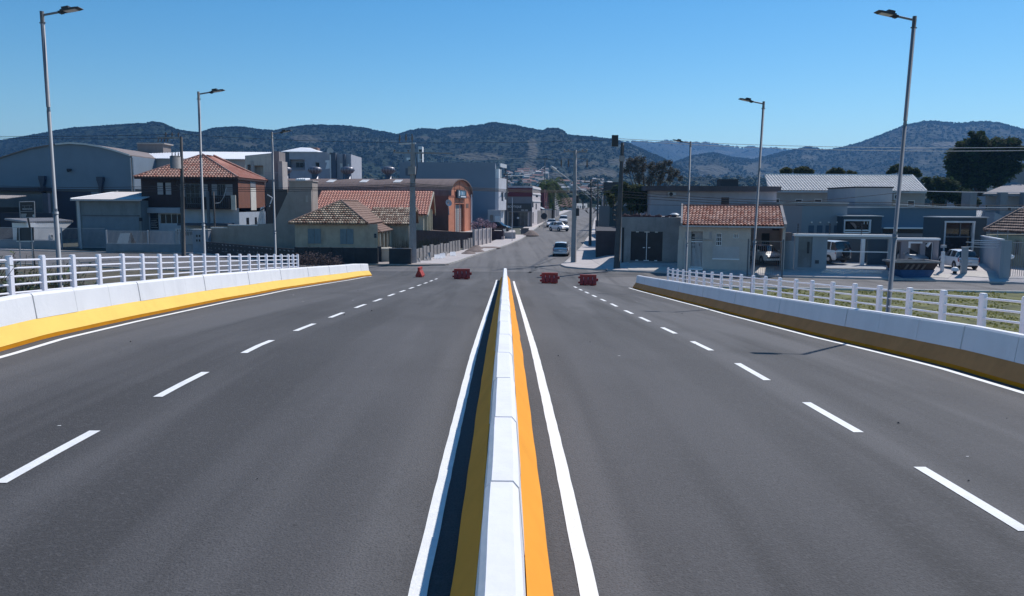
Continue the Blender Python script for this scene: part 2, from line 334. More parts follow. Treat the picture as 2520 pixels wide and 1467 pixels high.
def strip_slab(name, f0, f1, y0, y1, h, mat, kw=.14):
    mb = MB(); k = MB(); ys = fr(y0, y1, 3)
    for a, b in zip(ys, ys[1:]):
        P = [(f0(a),a,ter(a)+h),(f1(a),a,ter(a)+h),(f1(b),b,ter(b)+h),(f0(b),b,ter(b)+h)]
        if f1(a) < f0(a): P = P[::-1]
        mb.poly(P)
        s_ = 1 if f1(a) > f0(a) else -1
        k.add([(f0(a)-.0,a,ter(a)),(f0(a)-s_*kw,a,ter(a)),(f0(a)-s_*kw,a,ter(a)+h+.012),(f0(a),a,ter(a)+h+.012),(f0(b),b,ter(b)),(f0(b)-s_*kw,b,ter(b)),(f0(b)-s_*kw,b,ter(b)+h+.012),(f0(b),b,ter(b)+h+.012)],
              [(1,5,6,2),(2,6,7,3),(0,1,2,3),(7,6,5,4)])
    struct(mb.build(name, mat)); return struct(k.build(name+'_kerb', CONC))
strip_slab('pavement_left', NX, lambda Y: NX(Y)-3.2, 70, 128, .13, PAVE)
strip_slab('pavement_left_far', NX, lambda Y: NX(Y)-2.4, 142, 330, .13, PAVE)
strip_slab('pavement_right', FX, lambda Y: FX(Y)+3.4, 71, 330, .13, PAVE)
slab('pavement_corner_right', [(4.9,69.5),(5.2,67.6),(6.2,66.2),(8.0,64.9),(8.3,64.8),(8.3,71.05),(5.1,71.05)], .13, PAVE)
mb = MB(); xs_ = [8.3]+fr(9, 62, 1.0)
for a, b in zip(xs_, xs_[1:]):
    ka, kb = interp(a, _KX, _KY)+(.35 if a < 9 else 0), interp(b, _KX, _KY); prev = None
    rows_ = [0, 1.3, 2.6, 3.9, 5.5, 8, 14]
    for r0, r1 in zip(rows_, rows_[1:]): mb.poly([(a,ka+r0,gz(a,ka+r0)+.13),(b,kb+r0,gz(b,kb+r0)+.13),(b,kb+r1,gz(b,kb+r1)+.13),(a,ka+r1,gz(a,ka+r1)+.13)])
    mb.poly([(a,ka,ter(ka)-.02),(b,kb,ter(kb)-.02),(b,kb,ter(kb)+.13),(a,ka,ter(ka)+.13)])
struct(mb.build('pavement_right_side', PAVE))
slab('pavement_corner_left', [(-5.0,70),(-5.3,69.4),(-6.5,69.1),(-8,68.7),(-19,70.4),(-19,72),(-8.2,72)], .12, M('pavement_soil', (.34,.29,.26), .95, .25, 1.2, bump=.3, stain=.5))
slab('pavement_left_side', [(-19,70.2),(-32,82.9),(-60,88.7),(-60,90.4),(-43,85.0),(-32.6,84.6),(-31.4,83),(-19,71.4)], .12, PAVE)
# stone kerbs of the verge
mb = MB()
for i in range(46): x = 11+i*1.3; mb.prism([(x,KR(x)-.08,.0),(x+1.26,KR(x+1.26)-.08,.0),(x+1.26,KR(x+1.26)+.1,.0),(x,KR(x)+.1,0)], (0,0,.15))
struct(mb.build('verge_kerb_right', M('light_kerb', (.62,.60,.57), .9, .1, 3, stain=.2)))
mb = MB()
for i in range(46): x = -12.4-i*1.3; mb.prism([(x,KL(x)-.08,0),(x,KL(x)+.1,0),(x-1.26,KL(x-1.26)+.1,0),(x-1.26,KL(x-1.26)-.08,0)], (0,0,.15))
struct(mb.build('verge_kerb_left', CONC))
# tar snakes and patches on the main street
TAR = M('tar', (.035,.034,.036), .7, .1, 5)
def snake(name, pts, w_, z=.012):
    P = [Vector((p.x, p.y, 0)) for p in pts]; Q = []
    for a, b in zip(P, P[1:]):
        for k in range(6): q = a+(b-a)*(k/6); Q.append(q+Vector((rnd.uniform(-.07,.07), rnd.uniform(-.25,.25), 0)))
    Q.append(P[-1]); mb = MB()
    for a, b in zip(Q, Q[1:]):
        d = (b-a).normalized(); n = Vector((-d.y, d.x, 0))*w_*rnd.uniform(.35,.6); z0 = ter(a.y)+z; z1 = ter(b.y)+z
        mb.poly([(a.x-n.x,a.y-n.y,z0),(b.x-n.x,b.y-n.y,z1),(b.x+n.x,b.y+n.y,z1),(a.x+n.x,a.y+n.y,z0)])
    return struct(mb.build(name, TAR))
snake('tar_seam', [G(5,80,1330),G(5,380,1325),G(5,640,1316)], .3); snake('tar_seam', [G(5,400,1312),G(5,500,1278),G(5,580,1245)], .3)
snake('tar_seam', [G(5,375,1330),G(5,365,1365),G(5,325,1392)], .35); snake('tar_seam', [G(5,400,1330),G(5,380,1370)], .25)
snake('tar_seam', [G(5,790,1110),G(5,810,1055),G(5,860,1025),G(5,900,980)], .3); snake('tar_seam', [G(5,905,975),G(5,945,940),G(5,985,905)], .3)
snake('tar_seam', [G(5,560,1055),G(5,920,1052)], .2); snake('tar_seam', [G(5,620,1425),G(5,900,1400),G(5,1180,1378)], .3); snake('tar_seam', [G(5,780,970),G(5,980,970)], .2)
# markings
PAINT = M('road_paint', (.80,.80,.79), .75, .07, 9, bump=.2, bscale=40, stain=.22)
PN = M('edge_paint', (.81,.81,.80), .75, .06, 9, bump=.2, bscale=40, stain=.14)
def line(xf, y0, y1, w_=.13, step=.5, wob=0.0):
    mb = MB(); ys = fr(y0, y1, step); wv = [0.0]+[rnd.uniform(-wob, wob) for _ in ys]
    for i, (a, b) in enumerate(zip(ys, ys[1:])):
        x0, x1 = xf(a)+wv[i], xf(b)+wv[i+1]
        mb.poly([(x0-w_/2,a,dz(x0,a)+.018),(x0+w_/2,a,dz(x0,a)+.018),(x1+w_/2,b,dz(x1,b)+.018),(x1-w_/2,b,dz(x1,b)+.018)])
    return mb
struct(line(lambda y: LX(y)+.32, -2, 53.2, .13).build('edge_line', PN)); struct(line(lambda y: RX(y)-.27, -2, 50.3, .13).build('edge_line', PN))
struct(line(lambda y: -.575, 1, 54, .125, .3, .003).build('edge_line', PN)); struct(line(lambda y: .575, 1, 53.2, .125, .3, .003).build('edge_line', PN))
LEFT_DASH = [((0,1190),(245,1060)),((388,975),(523,912)),((600,867),(680,835)),((727,810),(785,794)),((812,780),(853,768)),((875,757),(905,749)),((920,741),(945,735))]
def dash(x, y0, y1): struct(line(lambda t: x, y0, y1, .125, .42).build('lane_dash', PAINT))
for a, b in LEFT_DASH: y0 = atX(0, *a, -4.6).y; dash(-4.6, y0, y0+1.68)
for i in range(1, 8): dash(-4.6, y0+3.43*i, y0+3.43*i+1.68)
RIGHT_DASH = [(2264,1170),(1985,998),(1815,898),(1704,842),(1630,808),(1575,782),(1538,763),(1504,747)]
for a in RIGHT_DASH: y1 = atX(0, *a, 4.3).y+.02; dash(4.3, y1-1.68, y1)
for i in range(1, 6): dash(4.3, y1+3.44*i-1.68, y1+3.44*i)
# small white overspray flecks and dark crumbs on the asphalt
mb = MB(); mk = MB()
for i in range(46):
    x, y = rnd.uniform(-8, 8), rnd.uniform(4, 34); s_ = rnd.uniform(.004, .013)*(1+y/22); z = dz(x, y)+.02
    if abs(x) < .9: continue
    (mb if i % 3 == 0 else mk).add([(x-s_*(1.8 if i % 3 == 0 else 1),y-s_*.4,z),(x+s_,y-s_*.5,z),(x+s_*.9,y+s_*.5,z),(x-s_,y+s_*.4,z)]+([] if i % 3 == 0 else [(x,y,z+s_)]), [(0,1,2,3)]+([] if i % 3 == 0 else [(0,1,4),(1,2,4),(2,3,4),(3,0,4)]))
struct(mb.build('paint_flecks', PAINT), 'stuff'); struct(mk.build('asphalt_crumbs', TAR), 'stuff')

# ============================================================= concrete barriers
YEL = M('yellow_paint', (.85,.345,.045), .75, .05, 1.4, stain=.08, spec=.08); YELR = M('shaded_yellow_paint', (.62,.27,.10), .85, .10, 1.2, stain=.3, spec=.05); YELP = M('sunlit_yellow_paint', (.86,.57,.14), .75, .05, 1.4, stain=.06, spec=.08); YELD = M('shaded_kerb_yellow', (.66,.26,.012), .75, .08, 2, stain=.15, spec=.08)  # same yellow, light painted in: right foot and kerbs darker, sunlit left foot paler
BWH = M('barrier_white', (.81,.80,.81), .7, .035, 1.1, bump=.1, bscale=9, stain=.16, spec=.15)
def extr(mb, xf, prof, y0, y1, sgn, step=.5, wob=0, cap=True):
    ys = fr(y0, y1, step); n = len(prof); o = len(mb.v); vs = []
    for y in ys:
        for i, (a, h) in enumerate(prof):
            X = xf(y)+sgn*a + wob*noise.noise(Vector((y*1.3, .7, sgn))); vs.append((X, y, dz(X, y)+h+wob*.5*noise.noise(Vector((y*1.1, 5, 0)))))
    fs = [(j*n+i, j*n+i+1, (j+1)*n+i+1, (j+1)*n+i) for j in range(len(ys)-1) for i in range(n-1)]
    if cap: fs += [tuple(range(n)), tuple(range((len(ys)-1)*n, len(ys)*n))[::-1]]
    if sgn > 0: fs = [f[::-1] for f in fs]
    mb.add(vs, fs)
def barrier(label, xf, y0, y1, sgn):
    e = thing('concrete_barrier', label, 'barrier', (xf(y0)+sgn*.2, y0, dz(xf(y0), y0)))
    inv = Vector(e.location)
    def put(mb, name, mat): mb.v = [(x-inv.x, y-inv.y, z-inv.z) for x, y, z in mb.v]; return mb.build(name, mat, e)
    k = MB(); extr(k, xf, [(0,0),(.0,.086),(.02,.09),(.20,.345),(.45,.345),(.45,0)], y0, y1, sgn, .5, .008); 
    foot = MB(); extr(foot, xf, [(.001,.085),(-.004,.088),(.186,.372),(.19,.365)], y0, y1-.01, sgn, .5, .008, False)
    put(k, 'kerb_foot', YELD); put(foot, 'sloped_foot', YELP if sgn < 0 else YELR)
    up = MB(); y = y0; i = 0
    while y < y1-.3:
        L_ = min(1.56, y1-y) ; wv = .006*((i*7) % 3-1)
        extr(up, xf, [(.185+wv,.371),(.24+wv,.80),(.27+wv,.84),(.40+wv,.845),(.44+wv,.82),(.45+wv,.371)], y+.012, min(y+L_-.012, y1-.02), sgn, .5, .004); y += 1.56; i += 1
    put(up, 'upper_wall', BWH)
    core = MB(); extr(core, xf, [(.22,.371),(.265,.81),(.40,.82),(.43,.371)], y0+.05, y1-.06, sgn, .5, 0); put(core, 'joint_filler', M('joint_grey', (.42,.42,.43), .9))
    return e
barrier('white concrete barrier with yellow foot along the left road edge', LX, -4, 55.2, -1)
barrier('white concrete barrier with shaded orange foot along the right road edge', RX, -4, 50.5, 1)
def median():
    e = thing('concrete_barrier', 'white concrete barrier with yellow feet dividing the two carriageways', 'barrier', (0, -3, dz(0,-3)))
    def put(mb, name, mat): mb.v = [(x-0, y+3, z-dz(0,-3)) for x, y, z in mb.v]; return mb.build(name, mat, e)
    z = lambda y: -.012
    ye = 54.2
    k = MB(); extr(k, z, [(-.33,0),(-.33,.068),(-.14,.32),(.14,.32),(.33,.068),(.33,0)], -3, ye, -1, .3, .010); put(k, 'kerb_foot', YELD)
    k = MB()
    for s_ in (1, -1):
        extr(k, z, [(.334,.066),(.338,.073),(.154,.346),(.148,.345)], -3, ye-.05, s_, .3, .010, False)
    put(k, 'sloped_foot', YEL)
    up = MB(); y = -3.0; i = 0
    while y < ye-.3:
        y2 = min(y+1.58-.014, ye-.3); wv = .004*((i*5) % 3-1)
        extr(up, z, [(-.148+wv,.342),(-.108+wv,.80),(-.07+wv,.845),(.07+wv,.845),(.105+wv,.80),(.148+wv,.342)], y+.014, y2, -1, .25, .005); y += 1.58; i += 1
    put(up, 'upper_wall', BWH)
    core = MB(); extr(core, z, [(-.13,.342),(-.09,.81),(.09,.81),(.13,.342)], -2.9, ye-.4, -1, .5, 0); put(core, 'joint_filler', M('joint_grey', (.42,.42,.43), .9))
median()
# kerb walkways behind the barriers
for nm, a, b in (('walkway_left', lambda y: -12.28, lambda y: LX(y)-.46), ('walkway_right', lambda y: RX(y)+.46, lambda y: 10.88)):
    mb = MB(); ysl = fr(-8, 50 if nm.endswith('right') else 55, 1)
    for p, q in zip(ysl, ysl[1:]): mb.poly([(a(p),p,dz(a(p),p)+.1),(b(p),p,dz(b(p),p)+.1),(b(q),q,dz(b(q),q)+.1),(a(q),q,dz(a(q),q)+.1)])
    struct(mb.build(nm, PAVE))

# ============================================================= white post and rail fences
FW = M('fence_white', (.78,.78,.84), .55, .04, 2, stain=.06)
def fence(label, X, posts, pw, pd, rails, top=1.38):
    y0 = posts[0]; e = thing('post_and_rail_fence', label, 'fence', (X, y0, dz(X, y0)+.1))
    me = None
    for y in posts:
        mb = MB(); h = top-.1
        c = .025; pr = [(-pw/2+c,-pd/2),(pw/2-c,-pd/2),(pw/2,-pd/2+c),(pw/2,pd/2-c),(pw/2-c,pd/2),(-pw/2+c,pd/2),(-pw/2,pd/2-c),(-pw/2,-pd/2+c)]
        if me is None:
            mb.prism([(a, b, -.2) for a, b in pr], (0,0,h+.17)); mb.prism([(a*.86, b*.86, h-.03) for a, b in pr], (0,0,.03)); o = mb.build('post', FW, e); me = o
        else: o = me.copy(); COL.objects.link(o); o.parent = e
        o.location = (0, y-y0, dz(X, y)-dz(X, y0))
    for hgt in rails:
        mb = MB(); mb.tube([(0, y-y0, dz(X, y)-dz(X, y0)+hgt-.1+rnd.uniform(-.006,.006)) for y in [posts[0]-.05]+list(posts)+[posts[-1]+.05]], .025, 8); mb.build('rail', FW, e, smooth=True)
    return e
FLY = [15.75]+[atX(*a, -12.0).y for a in [(14,110,160),(14,545,160),(14,940,155),(14,1280,152),(14,1590,150),(14,1850,150),(15,120,120),(15,295,120),(15,460,120),(15,597,118),(15,738,118),(15,865,117),(15,980,117),(15,1078,117),(15,1175,117),(15,1260,117),(15,1348,117),(15,1420,117),(15,1495,117),(15,1545,117),(15,1595,118)]]
FLY = [14.2, 15.8]+sorted(set(round(v, 2) for v in FLY[1:]))
fence('white concrete post fence with round rails left of the bridge deck', -12.0, FLY, .115, .19, [.47,.67,.87,1.07,1.27])
FRY = [atX(*a, 10.6).y for a in [(13,1500,412),(13,1143,380),(13,838,352),(13,568,328),(13,343,312),(13,143,296),(12,2337,380),(12,2140,360),(12,1943,340),(12,1768,323),(12,1618,310),(12,1472,292),(12,1347,282),(12,1230,266),(12,1117,254),(12,1020,246),(12,928,236),(12,843,229),(12,765,221),(12,697,213),(12,640,207),(12,580,205)]]
fence('white concrete post fence with round rails right of the bridge deck', 10.6, [14.4, 15.85]+sorted(FRY), .125, .18, [.38,.60,.82,1.04,1.26])

# ============================================================= street lamps
GALV = M('galvanised_steel', (.20,.22,.25), .6, .15, 4, metal=.3, stretch=(1,1,.3)); DARKM = M('dark_lamp_metal', (.03,.033,.04), .5, .1, 3)
REG0 = 1.375/1.375
def lamp(Y, tx, ty, bx_, by, s, label):
    T = atY(0, tx/REG0, ty/REG0, Y); B = atY(0, bx_/REG0, by/REG0, Y); X = B.x; zt = T.z; zb = dz(X, Y)-.3; lean = math.atan2(T.x-B.x, T.z-B.z); X = B.x-(B.z-zb)*math.tan(lean); H = (zt-zb)/math.cos(lean); e = thing('street_lamp', label, 'street lamp', (X, Y, zb), 0, 'street lamps along the bridge approach')
    e.rotation_euler = (0, lean, 0)
    MB().tube([(0,0,0),(0,0,H*.34)], .062, 12).tube([(0,0,H*.34),(0,0,H*.36)], [.062,.05], 12, False).tube([(0,0,H*.36),(0,0,H*.68)], .05, 12).tube([(0,0,H*.68),(0,0,H*.695)], [.05,.04], 12, False).tube([(0,0,H*.695),(0,0,H+.02)], .052, 12).tube([(0,0,H*.342),(0,0,H*.35)], .074, 12).build('pole', GALV, e, True)
    MB().tube([(0,0,H-.3),(0,0,H+.02)], .052, 12).box(-.08,.08,-.015,.015,H-.29,H-.26).build('collar', GALV, e)
    t = .17
    f = lambda d, u: (s*.82*(d*math.cos(t)-u*math.sin(t)), H-.08+.82*(d*math.sin(t)+u*math.cos(t)))
    a0, a1 = f(0, 0), f(.72, 0); MB().tube([(a0[0],0,a0[1]),(a1[0],0,a1[1])], .03, 8).build('arm', GALV, e)
    def bx(d0, d1, yw, u0, u1, mb):
        P = [f(d0,u0), f(d1,u0), f(d1,u1), f(d0,u1)]; mb.prism([(p[0],-yw,p[1]) for p in P], (0, 2*yw, 0)); return mb
    mb = bx(.56, .72, .06, -.045, .03, MB()); bx(.6,.64,.05,-.07,-.04,mb); bx(.66,.70,.05,-.07,-.04,mb)
    h = bx(.68, 1.18, .14, -.02, .035, mb); P = [f(1.18,-.02), f(1.30,-.005), f(1.28,.025), f(1.18,.035)]; mb.prism([(p[0],-.13,p[1]) for p in P], (0,.26,0)); o = mb.build('lamp_head', DARKM, e)
    bx(.72,.95,.10,.035,.12,MB()).build('driver_box', DARKM, o); bx(.78,1.16,.11,-.032,-.021,MB()).build('lens', M('lamp_lens', (.55,.55,.55), .3), o)
lamp(21.9, 103, 30, 145, 640, 1, 'tallest looking grey street lamp left of the bridge, at the far left of the view')
lamp(33.0, 488.5, 227, 503.5, 640, 1, 'grey street lamp left of the bridge in front of the dark timber house')
lamp(43.4, 669, 326, 678.5, 645, 1, 'farthest grey street lamp on the left, in front of the blank beige wall')
lamp(21.6, 2251, 42, 2186, 760, -1, 'tallest looking grey street lamp on the right, beside the blue skip')
lamp(33.8, 1879.5, 251, 1852, 676, -1, 'grey street lamp on the right in front of the garage with a parked car')
lamp(46.4, 1699.5, 349, 1688, 670, -1, 'farthest grey street lamp on the right, in front of the red tiled house')

# ============================================================= plastic water barricades
RED = M('barricade_plastic', (.46,.045,.03), .6, .15, 3, stain=.12)
def barricade(X, Y, rz, label):
    e = thing('plastic_barricade', label, 'barricade', (X, Y, dz(X, Y)+.015), rz, 'red plastic barricades closing the carriageways')
    mb = MB()
    prof = [(.0,-.22,.0),(.0,-.24,.1),(.0,-.17,.26),(.0,-.075,.46),(.0,-.075,.66),(.0,.075,.66),(.0,.075,.46),(.0,.17,.26),(.0,.24,.1),(.0,.22,.0)]
    xs = [-.54,-.50,-.31,-.29,-.27,-.02,0,.02,.27,.29,.31,.50,.54]; n = len(prof); vs = []
    for x in xs:
        k = .55 if abs(abs(x)-.29) < .005 or x == 0 else (.93 if abs(x) == .54 else 1)
        for (_, y, z) in prof: vs.append((x, y*(k if .08 < z < .6 else 1), z+.04))
    mb.add(vs, [(i*n+j, (i+1)*n+j, (i+1)*n+(j+1)%n, i*n+(j+1)%n) for i in range(len(xs)-1) for j in range(n)]+[tuple(range(n)), tuple(range((len(xs)-1)*n, len(xs)*n))[::-1]])
    mb.box(-.42,-.14,-.2,.2,0,.04).box(.14,.42,-.2,.2,0,.04)
    mb.build('body', RED, e)
    [MB().box(-.65,-.54,-.05,.05,z,z+.12).build('connector_lug', RED, e) for z in (.12,.46)]; MB().box(.54,.66,-.06,.06,.28,.46).build('connector_tab', RED, e)
    [MB().box(x-.014,x+.014,-.10,-.05,.30,.54).build('groove_trim', M('grey_slit', (.6,.5,.52), .7), e) for x in (-.29,0,.29)]
barricade(-5.95, 55.0, R(86), 'red plastic barricade seen end on, leftmost of the four')
barricade(-2.95, 53.6, R(4), 'red plastic barricade broadside on, just left of the median end')
barricade(2.95, 52.2, R(-3), 'red plastic barricade broadside on, first one right of the median')
barricade(5.42, 51.4, R(-5), 'red plastic barricade broadside on, rightmost of the four')

# ============================================================= hills
def hills(name, sil, D, foot, cl, mat, depth=.55, z0=2, n=560, rows=70, rough=1.0, trees=0):
    xs = [sil[0][0]+(sil[-1][0]-sil[0][0])*i/n for i in range(n+1)]; vs = []; tn = []
    sx = [p[0] for p in sil]; sy = [p[1] for p in sil]
    for j in range(rows+7):
        r = j/rows
        for i, x in enumerate(xs):
            y = interp(x, sx, sy); d = ray(x, y); d = d/d.y; e = d.z; tx = ray(x, 500); tx = tx.x/tx.y
            if r <= 1:
                Y = foot+(D-foot)*r; zc = CAMZ+e*D
                f = ss(r)*.55+r*.45; g = 4*r*(1-r)
                z = z0+(zc-z0)*f
                z += g*(zc-z0)*.24*noise.fractal(Vector((tx*D/420, Y/650, 1.7)), 1, 2.1, 4) + g*rough*9*abs(noise.noise(Vector((tx*D/90, Y/110, 4))))
                z = min(z, CAMZ+e*Y-1.0*(1-r)) if r < 1 else z
                z += rough*.7*noise.noise(Vector((tx*D/9, Y/9, 9))) if r > .0 else 0
                if r == 1: z += rough*2.2*max(0, noise.noise(Vector((tx*D/14, 0, 2))))+rough*1.2*max(0, noise.noise(Vector((tx*D/5, 3, 2))))
            else: Y = D*(1+(j-rows)*.04); z = vs[(rows)*(n+1)+i][2]-(j-rows)*12
            vs.append((tx*Y, Y, z))
    N = n+1; fs = [(j*N+i, j*N+i+1, (j+1)*N+i+1, (j+1)*N+i) for j in range(rows+6) for i in range(n)]
    mb = MB(); mb.v = vs; mb.f = fs; mb.m = [0]*len(fs)
    for j in range(rows+6):
        for i in range(n):
            a = vs[j*N+i]; sxp = 1243+FPX*a[0]/a[1]; syp = 505-FPX*(a[2]-CAMZ)/a[1]; t = 0
            for cx, cy, rx, ry, amt in cl:
                q = ((sxp-cx)/rx)**2+((syp-cy)/ry)**2 + .9*noise.noise(Vector((a[0]/40, a[1]/60, 7)))
                if q < 1: t = max(t, amt*min(1, (1-q)*2.5))
            q = noise.fractal(Vector((a[0]/160, a[1]/220, 3)), 1, 2, 4)
            t = max(t, min(.14, max(0, (q-.22)*1.5))); mb.t.append(t)
    # crowns of the forest, too many to count
    rr = random.Random(n); tr = MB(); per = trees//2
    for q in range(trees):
        i = rr.randrange(1, n-1); j = rows-int(rr.random()**1.6*rows*.95) if q > per//3 else rows-rr.randrange(0, 3)
        if mb.t[min(j, rows+5)*n+i] > .3: continue
        a = Vector(vs[j*N+i]); b = Vector(vs[j*N+i+1]); p = a.lerp(b, rr.random()); r_ = rr.uniform(1.3, 3.4)*rough
        for k in range(7):
            v = Vector((rr.gauss(0,1), rr.gauss(0,1), abs(rr.gauss(0,.9))+.1)).normalized(); c = p+v*r_*rr.uniform(.6,1)+Vector((0,0,r_*.2)); e1 = v.orthogonal().normalized()*r_*.55; e2 = v.cross(e1)
            tr.add([c-e1, c-e2, c+e1, c+e2], [(0,1,2,3)], rr.random())
    if trees: struct(tr.build('forest_crowns', leafy(M('crown_'+mat.name, (.011,.021,.015), .95, .3, .02, tint=(.020,.033,.023), spec=.1), .5)), 'stuff')
    return struct(mb.build(name, mat, smooth=True))
def forest(name, col, col2, clear):
    m = M(name, col, .95, .5, .02, tint=clear, col2=col2, spec=.1); n = m.node_tree; L = n.links; b = n.nodes['Principled BSDF']
    tc = n.nodes.new('ShaderNodeTexCoord'); v = n.nodes.new('ShaderNodeTexVoronoi'); v.inputs['Scale'].default_value = .11; L.new(tc.outputs['Object'], v.inputs['Vector'])
    bp = n.nodes.new('ShaderNodeBump'); bp.inputs['Strength'].default_value = 1; bp.inputs['Distance'].default_value = 5; bp.invert = True; L.new(v.outputs['Distance'], bp.inputs['Height'])
    n5 = n.nodes.new('ShaderNodeTexNoise'); n5.inputs['Scale'].default_value = .03; n5.inputs['Detail'].default_value = 8; L.new(tc.outputs['Object'], n5.inputs['Vector'])
    b2 = n.nodes.new('ShaderNodeBump'); b2.inputs['Strength'].default_value = .8; b2.inputs['Distance'].default_value = 14; L.new(n5.outputs[0], b2.inputs['Height']); L.new(bp.outputs[0], b2.inputs['Normal'])
    L.new(b2.outputs[0], b.inputs['Normal'])
    return m
FA = forest('forest_near', (.010,.020,.016), (.022,.038,.024), (.10,.09,.07)); FC = forest('forest_mid', (.012,.022,.018), (.026,.038,.026), (.13,.12,.095))
hills('far_hills', [(1380,352),(1491,347),(1528,351),(1573,349.6),(1615,353),(1632,347),(1650,350),(1697,352),(1739,353),(1776,359.5),(1825,366),(1838,362),(1912,366),(1929,369.4),(1951,373),(1990,376),(2060,380),(2150,388)], 3600, 2500, [(1740,385,60,14,.5),(1850,392,70,10,.4)], FC, n=260, rows=30, rough=2, trees=900)
hills('hills', [(-420,372),(-250,345),(-120,372),(0,352),(40,345),(100,335),(150,325),(200,318),(250,315),(300,311),(350,308),(370,309),(385,303),(410,308),(440,322),(470,328),(500,330),(530,320),(560,317),(600,316),(640,322),(680,325),(720,317),(760,312),(800,311),(850,313),(900,318),(930,325),(980,334),(1010,325),(1040,320),(1080,322),(1100,318),(1150,315),(1180,311),(1215,304),(1240,308),(1270,312),(1300,320),(1335,325),(1345,320),(1370,319),(1385,326),(1392,336),(1450,340),(1510,347),(1545,357),(1580,372),(1640,398),(1700,430),(1760,468)], 1500, 800,
      [(1305,375,15,30,.7),(1300,415,18,20,.6),(1470,430,44,20,.7),(1440,405,36,8,.5),(1520,400,30,12,.5),(1170,388,60,10,.6),(760,350,40,10,.5),(830,420,30,12,.5),(1040,345,20,6,.5),(1340,440,90,12,.7),(1130,340,30,7,.4),(620,365,40,8,.35)], FA, n=760, rows=110, trees=17000)
hills('right_mountain', [(1560,470),(1600,440),(1650,405),(1700,386),(1751,378),(1800,390),(1850,395),(1890,385),(1930,374),(1961,369),(1981,363),(2016,372),(2040,370.6),(2068,364.5),(2102,356),(2140,342),(2177,327),(2211,313),(2246,304.5),(2279,300.4),(2347,306),(2402,300.4),(2442,304.5),(2480,314),(2503,322),(2530,320),(2620,330),(2760,360),(2900,385)], 2000, 1100,
      [(2330,353,60,7,.9),(2240,362,40,5,.7),(2370,372,30,8,.6),(2260,395,20,9,.4),(1740,420,50,14,.45),(1850,415,40,16,.4),(2400,410,30,16,.4),(1980,385,20,6,.4)], FC, n=560, rows=90, rough=1.25, trees=9000)
# ============================================================= buildings left of the main street
CORR = M('corrugated_grey', (.50,.50,.52), .6, .12, 2, stain=.3)
WROOF = M('white_sheet_roof', (.78,.78,.80), .5, .06, 1.5, stain=.1)
PLAS = lambda n, c, st=.35: M(n, c, .9, .10, .9, bump=.12, bscale=12, stain=st)
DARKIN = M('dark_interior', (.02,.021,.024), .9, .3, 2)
GALVR = M('rail_metal', (.34,.35,.38), .5, .1, 4, metal=.3)
def P2(r, X, Y, D): p = atY(r, X, Y, D); return (p.x, D)
# --- blue grey hangar with an arched roof
def hangar():
    Y = 112.0; F = Fac(P2(1,-260,600,Y), P2(1,1310,600,Y), 'arched_hangar', 'large blue grey hangar with a curved roof, dark door and two rain hoppers', 'hangar')
    arch = [F.uz(1, *q) for q in [(-260,500),(-130,450),(0,402),(150,352),(300,308),(450,281),(560,264),(700,252),(860,263),(1000,287),(1150,327),(1300,375)]]
    u1 = arch[-1][0]; pts = [(arch[0][0],0,0)]+[(u1,0,0)]+[(u,0,z) for u, z in arch[::-1]]
    MB().prism(pts, (0,.25,0)).build('front_wall', M('hangar_wall', (.17,.225,.29), .8, .06, .5, bump=.1, stain=.1), F.e)
    mb = MB()
    for (a, b) in zip(arch, arch[1:]): mb.prism([(a[0],-.25,a[1]),(b[0],-.25,b[1]),(b[0],45,b[1]),(a[0],45,a[1])], (0,0,.14))
    mb.build('curved_roof', M('hangar_roof', (.22,.18,.17), .8, .2, .5, stain=.3), F.e)
    mb = MB()
    for a, b in zip(arch[6:], arch[7:]): mb.prism([(a[0],-.32,a[1]-.06),(b[0],-.32,b[1]-.06),(b[0],-.32,b[1]+.17),(a[0],-.32,a[1]+.17)], (0,.06,0))
    mb.build('verge_trim', M('pale_trim', (.6,.6,.6), .6), F.e)
    MB().poly([(u1,0,0),(u1,45,0),(u1,45,arch[-1][1]),(u1,0,arch[-1][1])]).build('side_wall', MATS['hangar_wall'], F.e)
    mb = MB()
    for x in (1306, 1330): u, z = F.uz(1, x, 400); mb.tube([(u,-.35,0),(u,-.35,arch[-1][1]-.3)], .09, 8)
    mb.build('downpipes', M('pipe_grey', (.4,.42,.45), .5), F.e)
    a, b, c, d = F.rect(1, 566, 728, 910, 1030); MB().box(a,b,-.08,.02,0,d).build('sliding_door', M('dark_blue_door', (.012,.02,.05), .6, .1, 2), F.e)
    a, b, c, d = F.rect(1, -260, 692, 552, 762); MB().box(a,b,-4.0,-.02,c+.5,d).build('canopy', M('canopy_dark', (.02,.025,.04), .8), F.e)
    a, b, c, d = F.rect(1, 550, 705, 1400, 722); MB().box(a,b+.1,-.2,-.01,c,d).build('base_flashing', M('flashing', (.09,.1,.12), .6), F.e)
    for X0, X1, Yt in ((412,472,575),(984,1046,583)):
        a, b, c, d = F.rect(1, X0, Yt, X1, Yt+170); m_ = (a+b)/2; w_ = (b-a)/2
        MB().prism([(a,-.7,d),(b,-.7,d),(b,-.7,d-.45),(m_+w_*.45,-.7,d-1.3),(m_+w_*.45,-.7,c),(m_-w_*.45,-.7,c),(m_-w_*.45,-.7,d-1.3),(a,-.7,d-.45)], (0,.6,0)).build('rain_hopper', M('hopper_blue', (.02,.035,.07), .5), F.e)
    u, z = F.uz(1, 706, 516); MB().tube([(u-.3,-.35,z-.05),(u+.25,-.35,z+.05)], [.25,.12], 8).tube([(u,-.3,z),(u,0,z+.1)], .04).build('wall_lamp', DARKIN, F.e)
hangar()
